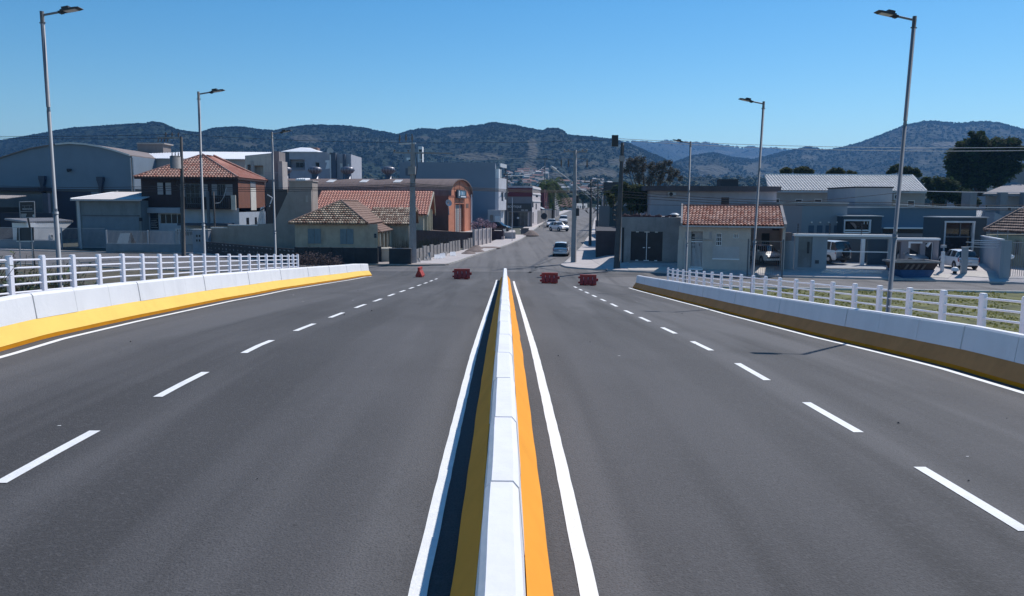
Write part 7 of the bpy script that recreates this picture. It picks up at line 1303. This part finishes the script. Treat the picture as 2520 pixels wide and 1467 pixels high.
# right corner dark pole
p = G(6, 108, 1356); e, H = pole(p.x, p.y, ztop(6,132,98,p.y), .28, .13, PD, 'dark spliced utility pole at the right street corner, tallest of the dark ones', .25)
zz = ztop(6,100,85,p.y); MB().box(-.62,-.12,-.15,.15,zz-.45,zz+.45).build('switch_box', TRIM, e); zz = ztop(6,128,258,p.y); MB().box(.02,.42,-.18,.18,zz-.25,zz+.2).build('clamp', PC, e); mb = MB(); [mb.tube([(.33,.1*i,H*.98),(.2,.1*i,H*.3)], .05, 6) for i in (-1,1)]; mb.build('conduits', PD, e); zz = ztop(6,110,600,p.y); mb = MB(); [mb.tube([(0,0,zz-i*.5),(-.45,-.1,zz-.3-i*.5),(-.35,0,zz-1-i*.4),(0,0,zz-1.1-i*.4)], .035, 5) for i in range(4)]; mb.build('cable_loops', TRIM, e); pr_ = p
for (xb, yb, D, xt, yt, lab, mt, lamp_) in [(928,1130,None,955,462,'dark utility pole second along the right pavement',PD,((940,655),(808,540))),(1000,960,128,1003,500,'dark utility pole third along the right pavement',PD,((980,650),(900,590))),(1045,960,134,1050,622,'pale concrete pole with curved lamp arm on the right pavement',PC,None),(1066,900,150,1064,540,'dark utility pole fourth along the right pavement, with a transformer',PD,((1040,645),(990,600))),(1090,880,176,1092,545,'dark utility pole fifth along the right pavement',PD,None),(1118,860,205,1120,560,'dark utility pole sixth along the right pavement',PD,None),(1140,840,240,1142,500,'farthest dark utility pole on the right pavement',PD,None)]:
    p = G(5, xb, yb) if D is None else Vector((atY(5,xb,yb,D).x, D, 0)); e, H = pole(p.x, p.y, ztop(5,xt,yt,p.y), .2, .12, mt, lab, .0)
    if lamp_: arm(e, p, 5, *lamp_)
    crossarm(e, H-.4, (.9,.9), .1, [.05,.5,.95], .2, PD)
    if D == 150: q = ztop(5,1095,590,150); MB().box(-.2,2.6,-.5,.5,q-1.0,q+1.0).build('transformer', TRIM, e)
    if D == 134: MB().tube([(0,0,H-.1),(-.8,0,H+.2),(-2.2,-.2,H+.15)], .06, 8).build('curved_arm', PC, e)
    if D is None: q = ztop(5,945,770,p.y); mb = MB(); [mb.tube([(sx*(.3+.12*k),0,q+.35),(sx*(.5+.12*k),0,q),(sx*.35,0,q-.35),(0,0,q-.25),(0,0,q+.35)], .035, 5) for sx in (-1,1) for k in range(3)]; mb.build('cable_coils', TRIM, e); pm = p
for (xb, yb, D, xt, yt, lab) in [(103,960,132,88,395,'dark thin pole against the edge of the boutique'),(478,560,235,478,245,'distant dark pole with double cross arms above the palm'),(600,800,230,602,560,'thin pale pole beside the slate building')]:
    p = atY(5, xb, yb, D); e, H = pole(p.x, D, ztop(5,xt,yt,D), .15, .1, PD if 'dark' in lab else PC, lab)
    crossarm(e, H-.3, (.6,.6), 0, [.1,.9], .2, PD)
    if D == 235: crossarm(e, ztop(5,478,350,235), (2.6,2.6), 0, [.05,.5,.95], .5, PD)
p = atY(5, 155, 1000, 112); e = thing('gate_mast', 'thin pale mast standing before the boutique glass front', 'mast', (p.x, 112, gz(p.x,112))); MB().tube([(0,0,0),(0,0,ztop(5,150,640,112)-gz(p.x,112))], .05, 8).build('mast', M('cable_pale', (.5,.52,.55)), e)
p = at(5, 470, 960); z = ztop(5,472,826,p[1]); e = thing('stop_sign', 'round dark back of a road sign on the boutique corner pavement', 'road sign', p); MB().tube([(0,0,0),(0,0,z-p[2]+.5)], .04, 8).build('post', GALVR, e); MB().tube([(0,-.06,z-p[2]),(0,-.03,z-p[2])], .62, 8).build('sign_plate', TRIM, e); MB().box(-.25,1.5,-.03,.0,z-p[2]+1.15,z-p[2]+1.35).build('street_name_plate', GALVR, e)
p = at(5, 478, 938); MB(); e = thing('low_bench', 'dark low bench on the far left pavement before the awning', 'bench', p); MB().box(-1.2,1.2,-.1,.1,.25,.33).box(-1.1,-1.0,-.1,.1,0,.25).box(1.0,1.1,-.1,.1,0,.25).build('seat', TRIM, e)
p = at(5, 280, 1008); e = thing('litter_box', 'square grey box by the kerb before the boutique', 'box', p); MB().box(-.65,.65,-.3,.3,.1,1.0).box(-.7,.7,-.35,.35,1.0,1.06).box(-.5,-.4,-.2,.2,0,.1).box(.4,.5,-.2,.2,0,.1).build('box', PLAS('pier_brown', (.22,.19,.18)), e)
WIRE = M('cable_black', (.012,.012,.015), .6)
def wire(r1, a, D1, r2, b, D2, sag, label, rad=.022, m=None):
    P, Q = atY(r1, *a, D1), atY(r2, *b, D2); pts = [P.lerp(Q, i/16)-Vector((0,0,sag*4*(i/16)*(1-i/16))) for i in range(17)]
    o = (m or WIRE); e = MB().tube([tuple(v-P) for v in pts], rad, 4, False).build('power_cable', o, None, loc=tuple(P)); tag(e, label, 'cable', 'overhead power cables')
PW = M('cable_pale', (.5,.52,.55))
wire(1,(-300,178),78,2,(560,160),78,.1,'high dark cable entering from the left edge over the arched hangar',.02); wire(1,(-300,190),78,2,(560,200),78,.1,'second high cable just below the highest one at the left edge',.018)
wire(2,(640,160),78,6,(80,68),66,.5,'long high cable crossing before the hills to the right corner pole',.016)
wire(6,(110,55),66,8,(1500,262),58,.3,'highest cable running right from the corner pole across the mountain',.02,PW); wire(6,(110,70),66,8,(1500,290),58,.35,'second highest cable right of the corner pole',.02,PW)
lab = ['upper','second','third','fourth','fifth','lowest']
for i, (y0, y1, y2) in enumerate([(662,705,640),(680,712,655),(700,720,668)]):
    wire(1,(-300,y0),76,2,(640,y0+8+i*4),78,.2,lab[i]+' cable crossing the arched hangar wall',.022); wire(2,(640,y0+8),78,3,(1456,y2+8),70,.3,lab[i]+' cable passing in front of the dark warehouse roof',.022)
    wire(3,(1456,y2+8),70,5,(765,575+i*9),72.9,.15,lab[i]+' cable between the square pole and the nearest street pole',.026)
    wire(5,(765,575+i*9),72.9,6,(105,525+i*30),66,.05,lab[i]+' cable between the nearest street pole and the corner pole',.026)
    wire(6,(110,575+i*28),66,7,(1380,690+i*16),60,.25,lab[i]+' cable in front of the flat roofed house',.022); wire(7,(1380,690+i*16),60,8,(1500,785+i*22),58,.1,lab[i]+' cable at the right over the blue house',.022,PW if i == 1 else None)
wire(6,(110,700),66,8,(300,660),60,.5,'slack cable crossing the grey tiled roof wall',.016); wire(8,(300,655),60,8,(1500,668),58,.05,'pale taut cable before the trees at the right',.025,PW)
for i in range(3): wire(5,(955,500+i*40),103,5,(1120,540+i*12),205,.4,lab[i]+' cable along the right pavement poles',.03)
for i in range(3): wire(5,(765,520+i*20),72.9,5,(950,480+i*60),103,.3,lab[i]+' cable from the nearest pole to the second pole',.022)
wire(5,(85,420),132,5,(478,330),235,1.0,'thin pale cable rising from the boutique to the distant pole',.03,PW); wire(3,(1620,350),80,5,(685,190),73,.6,'thin cable from the square pole arm to the nearest street pole',.014,PW)
# ============================================================= right side of the main street: dark walls
def rwalls():
    A = G(5,985,1250); B = G(6,60,1290); m = M('dark_block_wall', (.045,.042,.05), .9, .2, 1, stain=.3)
    F = Fac((A.x, A.y), (A.x+3.6, A.y-.4), 'boundary_wall', 'dark block wall on the right pavement behind the corner pole', 'wall'); z = F.uz(5,1080,972)[1]; F.body(0, F.len, 0, z, 16, m)
    A = P2(5,1120,900,106); F = Fac(A, (A[0]+3.5, A[1]), 'green_shed', 'dark blue green sheet wall above the dark block wall', 'shed', z0=0); z = F.uz(5,1145,725)[1]; F.body(0, F.len, 0, z, 12, M('teal_sheet', (.05,.085,.095), .7, .1, 2, stretch=(8,8,.3)))
    for i, (X, Yt, D) in enumerate([(1070,880,122),(1140,720,180),(1160,650,230)]):
        A = P2(5,X,900,D); F = Fac(A, (A[0]+9, A[1]), 'far_building', ['low pale brown building behind the third street pole','grey building between the far poles','farthest pale building right of the main street'][i], 'building'); z = F.uz(5,X+30,Yt)[1]; F.body(0, F.len, 0, z, 12, PLAS('far_wall_%s' % 'abc'[i], [(.26,.23,.21),(.3,.3,.32),(.4,.4,.42)][i], .3), [(1+2.2*k,2+2.2*k,z*.3,z*.75) for k in range(3)])
    A = P2(6,-40,900,92); F = Fac(A, (A[0]+8.5, A[1]), 'garden_wall', 'pale garden wall between the trees and the concrete shop', 'wall'); F.body(0, F.len, 0, 2.2, .2, PLAS('far_wall_c', (.4,.4,.42)))
    A = P2(6,170,830,88); F = Fac(A, (A[0]+16, A[1]), 'back_building', 'dark low building behind the concrete shop', 'building'); F.body(0, F.len, 0, F.uz(6,300,815)[1]-.3, 6, M('dark_block_wall', (.045,.042,.05)))
rwalls()
# ============================================================= trees and plants
leafy_ = []
BARK = M('bark', (.10,.075,.055), .95, .3, 4, bump=.4); LEAF = M('leaves_dark', (.024,.038,.016), .85, .4, .6, tint=(.08,.12,.03), spec=.3); LEAFB = M('leaves_olive', (.03,.04,.016), .85, .4, .6, tint=(.17,.18,.06), spec=.3)
for m_ in (LEAF, LEAFB): leafy(m_, .5)
def tree(X, Y, h, blobs, n, ls, label, mat=LEAF, nm='tree', tr=.3, seed=1, z=None, grp=None, br=0, cat='tree'):
    z0 = gz(X, Y) if z is None else z; e = thing(nm, label, cat, (X, Y, z0), 0, grp); mb = MB(); leaves(mb, blobs, n, ls, (0,1), seed); mb.build('crown', mat, e)
    t = MB().tube([(0,0,-.2),(tr*.3,0,h*.25),(0,tr*.3,h*.55)], [tr,tr*.8,tr*.5], 9); rr = random.Random(seed)
    for b in blobs[:br or 6]: t.tube([(0,0,h*.25),(b[0]*.5,b[1]*.5,(h*.3+b[2])*.5+rr.uniform(-.3,.3)),(b[0],b[1],b[2])], [tr*.45,tr*.25,tr*.08], 6)
    t.build('trunk', BARK, e); return e
def blobs_from(r, D, pts, X0, z0):     # (x, y, radius in region px)
    s_ = REG[r][2]/1.375/FPX*D*1.03; rr = random.Random(len(pts)); out = []
    for x, y, rad in pts: q = atY(r, x, y, D); out.append((q.x-X0, rr.uniform(-.5,.5)*rad*s_, q.z-z0, rad*s_))
    return out
# big dark tree at the right
D = 125; c = atY(8, 980, 650, D); bl = blobs_from(8, D, [(900,185,60),(960,200,60),(860,250,70),(760,260,60),(720,340,75),(680,420,60),(800,350,90),(900,320,100),(1000,280,90),(1080,240,70),(1180,250,75),(1250,230,60),(1280,320,70),(1150,350,100),(1020,400,110),(880,450,110),(760,450,90),(700,520,60),(1180,470,100),(1080,540,90),(950,560,90),(820,570,80),(1250,440,60),(960,140,30),(860,140,25)], c.x, 0)
tree(c.x, D, 16, bl, 15000, .34, 'huge dark broad leaved tree rising at the right edge below the mountain', tr=.6, seed=3, z=0)
D = 112; c = atY(8, 560, 700, D); bl = blobs_from(8, D, [(480,600,45),(560,580,55),(640,590,60),(700,620,60),(600,660,60),(500,680,50),(680,700,60),(780,690,60),(850,700,50),(560,740,50),(460,560,30),(760,760,60),(880,760,50)], c.x, 0)
tree(c.x, D, 8, bl, 6500, .28, 'dark bushy tree beside the end of the grey tiled roof', seed=4, z=0)
D = 118
for i, (cx, pts, lab) in enumerate([(330,[(290,385,26),(320,372,28),(350,380,26)],'small round tree behind the left part of the grey tiled ridge, left one'),(500,[(430,378,30),(470,370,34),(520,372,34),(560,390,30)],'small round tree behind the left part of the grey tiled ridge, right one'),(820,[(750,400,24),(800,382,34),(850,380,32),(880,395,24),(950,402,26),(1000,405,20)],'low wide tree behind the middle of the grey tiled ridge')]):
    c = atY(7, cx, 400, D); tree(c.x, D, 9, blobs_from(7, D, pts, c.x, 0), 2200, .26, lab, LEAFB, seed=5+i, z=0)
c = atY(8, 250, 480, D); tree(c.x, D, 9, blobs_from(8, D, [(150,465,34),(200,450,38),(250,470,34),(300,475,38),(350,485,34),(380,510,26),(120,490,20),(430,560,26)], c.x, 0), 2800, .26, 'dark tree crossed by the tall right lamp, behind the grey tiled roof end', LEAF, seed=9, z=0)
# broad bare-looking tree left of the flat roofed house: feathery upper crown
D = 106; c = atY(6, 400, 600, D); bl = blobs_from(6, D, [(240,290,50),(300,275,50),(360,270,45),(220,360,60),(300,350,60),(380,340,60),(450,330,50),(520,330,50),(580,310,45),(630,300,40),(560,380,60),(470,400,60),(640,380,50),(700,400,45),(740,450,35),(640,450,50),(540,460,50),(430,470,60),(330,440,60)], c.x, 0)
e = tree(c.x, D, 11, bl, 4600, .12, 'wide feathery bare branched tree behind the flat roofed house', M('twigs', (.035,.03,.026), .95, .3, 1, tint=(.13,.12,.08)), tr=.35, seed=12, z=0, br=19)
tw_ = MB(); rr = random.Random(5)
for b in bl:
    for k in range(22): d = Vector((rr.uniform(-.2,1), rr.uniform(-.5,.5), rr.uniform(.2,1))).normalized()*b[3]*rr.uniform(.9,1.8); s0 = Vector(b[:3])-d*.5; tw_.tube([tuple(s0), tuple(s0+d*.5+Vector((0,0,.15))), tuple(s0+d*1.1)], [.05,.03,.012], 4)
tw_.build('twigs', M('twig_bark', (.12,.095,.075), .95, .2, 4), e)
D = 96; c = atY(6, 280, 700, D); bl = blobs_from(6, D, [(220,560,50),(280,570,55),(340,560,50),(390,600,45),(240,640,60),(320,650,65),(400,680,50),(260,720,55),(350,740,55),(180,600,40),(160,680,40),(190,520,30),(420,740,30),(140,760,30),(60,640,30),(20,600,28),(60,700,35)], c.x, 0)
tree(c.x, D, 7, bl, 6500, .22, 'dense green tree filling the gap behind the corner pole', LEAFB, seed=13, z=0)
D = 128; c = atY(5, 1230, 600, D)
for i, (X, Yc, rad, D, lab) in enumerate([(1150,640,45,150,'dark street tree among the far poles, left one'),(1195,560,45,140,'dark street tree among the far poles, right one'),(1050,690,22,210,'small dark tree at the far end of the right pavement'),(860,620,40,300,'dark tree closing the far end of the street'),(940,640,26,290,'dark low tree at the end of the street, right of the closing tree')]):
    c = atY(5, X, Yc, D); tree(c.x, D, c.z-gz(c.x,D), blobs_from(5, D, [(X,Yc,rad),(X-rad*.6,Yc+rad*.3,rad*.7),(X+rad*.6,Yc+rad*.4,rad*.7),(X,Yc+rad*.8,rad*.7)], c.x, gz(c.x, D)), 1500, .3, lab, LEAF, seed=20+i)
# palm by the street
def palm(D, X, Yc, n, R0, lab, seed):
    c = atY(5, X, Yc, D); z0 = gz(c.x, D); e = thing('palm_tree', lab, 'palm', (c.x, D, z0)); H = c.z-z0; MB().tube([(0,0,0),(.1,0,H*.5),(0,0,H)], [.3,.22,.18], 8).build('trunk', BARK, e); mb = MB(); rr = random.Random(seed)
    for i in range(n):
        a = rr.uniform(0, 6.28); up = rr.uniform(-.3, 1.1); L_ = R0*rr.uniform(.75,1.1); d = Vector((math.cos(a), math.sin(a), 0)); pts = [Vector((0,0,H))+d*L_*t*(1-.25*max(0,up)*t)+Vector((0,0,L_*(up*t-1.05*t*t))) for t in [k/7 for k in range(8)]]
        for p0, p1 in zip(pts, pts[1:]):
            for s_ in (-1, 1):
                sd_ = Vector((-d.y, d.x, 0))*s_*L_*.16
                for k in range(3): q = p0.lerp(p1, k/3); mb.add([q, p0.lerp(p1, (k+.8)/3), q+sd_+Vector((0,0,-L_*.10))+d*.2], [(0,1,2)], rr.random())
    mb.build('crown', LEAF, e)
palm(200, 560, 500, 26, 6.5, 'leafy palm above the second red shop, larger one', 3); palm(192, 485, 520, 14, 5, 'smaller palm left of the larger one above the white parapet', 4)
# leafy plants behind the left rail fence
def plant(X, Y, h, label, seed):
    z0 = dz(-12.3, Y)-.35-abs(X+12.3)*.42; e = thing('leafy_shrub', label, 'shrub', (X, Y, z0), 0, 'leafy shrubs behind the left rail fence'); rr = random.Random(seed); mb = MB(); st = MB()
    for i in range(60):
        a = rr.uniform(0, 6.28); l = rr.uniform(.45, 1)*h*1.2; d = Vector((math.cos(a)*rr.uniform(.1,.8), math.sin(a)*rr.uniform(.1,.8), 1)).normalized(); tip = d*l; st.tube([(0,0,0), tuple(tip)], [.012,.006], 4)
        for k in range(9):
            q = tip*rr.uniform(.3,1); b = Vector((rr.gauss(0,1), rr.gauss(0,1), rr.uniform(-.3,.6))).normalized(); s_ = b.cross(Vector((0,0,1))).normalized()*.045; L_ = rr.uniform(.15,.3)
            mb.add([q, q+b*L_*.5+s_, q+b*L_, q+b*L_*.5-s_], [(0,1,2,3)], rr.random())
    mb.build('foliage', leafy(M('glossy_leaves', (.03,.05,.02), .4, .4, 3, tint=(.14,.18,.08)), .35) if 'glossy_leaves' not in MATS else MATS['glossy_leaves'], e); st.build('stems', BARK, e)
for i, (X, Y, h) in enumerate([(-12.9,18.6,2.0),(-13.0,19.7,1.75),(-12.9,20.8,1.75),(-13.1,22.0,1.55),(-12.9,23.2,1.55),(-13.2,24.6,1.2),(-13.0,17.6,2.0),(-13.9,20.4,2.1),(-14.0,22.2,1.9)]):
    plant(X, Y, h, ['leafy shrub behind the first visible left fence bay','leafy shrub behind the post left of the tall lamp, second from the edge','leafy shrub with bright leaf tips in the second left fence bay','leafy shrub between the second and third left fence posts','leafy shrub at the foot of the tall left lamp','lowest leafy shrub, farthest along the left fence','leafy shrub cut by the left picture edge','leafy shrub standing a step back from the fence, nearer one','leafy shrub standing a step back from the fence, farther one'][i], 40+i)
# grass tufts on the right verge
mb = MB(); rr = random.Random(8)
for i in range(14000):
    x = 11.2+rr.random()**1.2*26; y = rr.uniform(14, 50); zz = max(.04, dz(10.9,y)-.05-(x-10.9)*.42)+.12*noise.noise(Vector((x*.35,y*.35,0)))
    if y > KR(x)-.2 or noise.noise(Vector((x*.5,y*.4,5))) < -.15: continue
    h = rr.uniform(.03,.09); a = rr.uniform(0,3.14); dx, dy = .08*math.cos(a), .08*math.sin(a); mb.add([(x-dx,y-dy,zz-.02),(x+dx,y+dy,zz-.02),(x+dx*.5+rr.uniform(-.05,.05),y,zz+h),(x-dx*.6,y,zz+h*.8)], [(0,1,2,3)], rr.random())
struct(mb.build('grass_tufts', leafy(M('tuft', (.13,.14,.04), .9, .3, 1, tint=(.26,.25,.08)), .55)), 'stuff')
# ============================================================= far town on the foothills
def town():
    wall_c = [(.55,.53,.5),(.6,.6,.6),(.42,.36,.32),(.5,.45,.36)]; roof_c = [(.20,.10,.08),(.2,.18,.18),(.42,.42,.43)]; protos = []
    for i in range(5):
        w_, d_, h_ = [(8,7,3),(11,8,3.2),(7,7,6),(14,9,4),(9,12,3)][i]; mb = MB(); mb.box(-w_/2,w_/2,-d_/2,d_/2,-3,h_,m=0)
        mb.prism([(-w_/2-.5,-d_/2-.5,h_),(-w_/2-.5,d_/2+.5,h_),(-w_/2-.5,0,h_+d_*.28)], (w_+1,0,0), m=1)
        [mb.box(-w_/2+1+k*2.6,-w_/2+2.2+k*2.6,-d_/2-.05,-d_/2,1,2.4,m=2) for k in range(int(w_/2.8))]
        o = mb.build('hillside_house', [M('town_wall_%s' % 'abcd'[i % 4], wall_c[i % 4], .9), M('town_roof_%s' % 'abc'[i % 3], roof_c[i % 3], .9), GLASS]); protos.append(o)
    rr = random.Random(77); n = 0; used = set()
    for (x0, x1, y0, y1, cnt, D0, D1) in [(1240,1345,420,462,46,640,820),(1350,1420,445,480,14,480,700),(1425,1505,448,500,34,440,700),(1650,1700,452,472,7,700,820),(1560,1640,458,470,4,640,760)]:
        for i in range(cnt):
            t = rr.random(); D = D0+(D1-D0)*t; X = rr.uniform(x0, x1); Y = y1-(y1-y0)*t+rr.uniform(-3,3); d = ray(X, Y); k = D/d.y; k_ = rr.randrange(5); p = protos[k_]
            o = p if k_ not in used else p.copy()
            if k_ in used: COL.objects.link(o)
            used.add(k_); o.location = (d.x*k, D, CAMZ+d.z*k); o.rotation_euler = (0,0,rr.uniform(-.6,.6)); tag(o, 'tiny pale house in the distant town at the foot of the hills', 'house', 'distant houses at the foot of the hills'); o.scale = (.42,.42,.45) if i % 3 else (.62,.6,.5); n += 1
town()
# gently rising wooded foreland under the distant town
def foreland():
    n = 150; rows = 26; vs = []; tn = []
    for j in range(rows+1):
        D = 345+(830-345)*j/rows
        for i in range(n+1):
            x = -300+3200*i/n; 
            yl = interp(D, [345,480,600,760,830], [506,492,470,446,438]); d = ray(x, yl); d = d/d.y
            yy = CAMZ+(505-yl-0)/FPX*D; zz = yy+3.0*noise.fractal(Vector((x*D/60000*.9, D/45, 2)), 1, 2, 3)
            vs.append((d.x*D, D, max(2.0, zz)-2.5*ss((360-D)/15)))
    N = n+1; fs = [(j*N+i, j*N+i+1, (j+1)*N+i+1, (j+1)*N+i) for j in range(rows) for i in range(n)]; struct(MB().add(vs, fs, .0).build('foothills', FA, smooth=True))
    # tree clumps over the foreland, one uncountable mass
    mb = MB(); rr = random.Random(31)
    for i in range(1500):
        t = rr.random()**.8; D = 350+460*t; x = rr.uniform(-250, 2850); yl = interp(D, [345,480,600,760,830], [506,492,470,446,438]); d = ray(x, yl); d = d/d.y; z = CAMZ+(505-yl)/FPX*D; r_ = rr.uniform(2.2,5.0); c = Vector((d.x*D, D, z+r_*.3))
        for k in range(26):
            v = Vector((rr.gauss(0,1), rr.gauss(0,1), abs(rr.gauss(0,1)))).normalized()*r_*rr.uniform(.7,1.05); q = c+v; a = v.orthogonal().normalized()*r_*.28; b = v.cross(a).normalized()*r_*.28; mb.add([q-a, q-b, q+a, q+b], [(0,1,2,3)], rr.random())
    struct(mb.build('foothill_woods', M('far_leaves', (.02,.034,.018), .9, .3, .02, tint=(.06,.075,.03))), 'stuff')
foreland()
# ============================================================= haze
def haze_box():
    bpy.context.view_layer.update()
    x0, x1, y0, y1, z0, z1 = -3300, 3300, -350, 4700, -140, 330
    m = bpy.data.materials.new('haze_air'); m.use_nodes = True; n = m.node_tree; n.nodes.clear()
    pv = n.nodes.new('ShaderNodeVolumePrincipled'); pv.inputs['Color'].default_value = (.2,.5,1,1); pv.inputs['Density'].default_value = HAZE; pv.inputs['Anisotropy'].default_value = .2
    o = n.nodes.new('ShaderNodeOutputMaterial'); n.links.new(pv.outputs[0], o.inputs['Volume'])
    b = MB().box(x0, x1, y0, y1, z0, z1).build('haze', m); b['kind'] = 'stuff'
HAZE = .00016
haze_box()
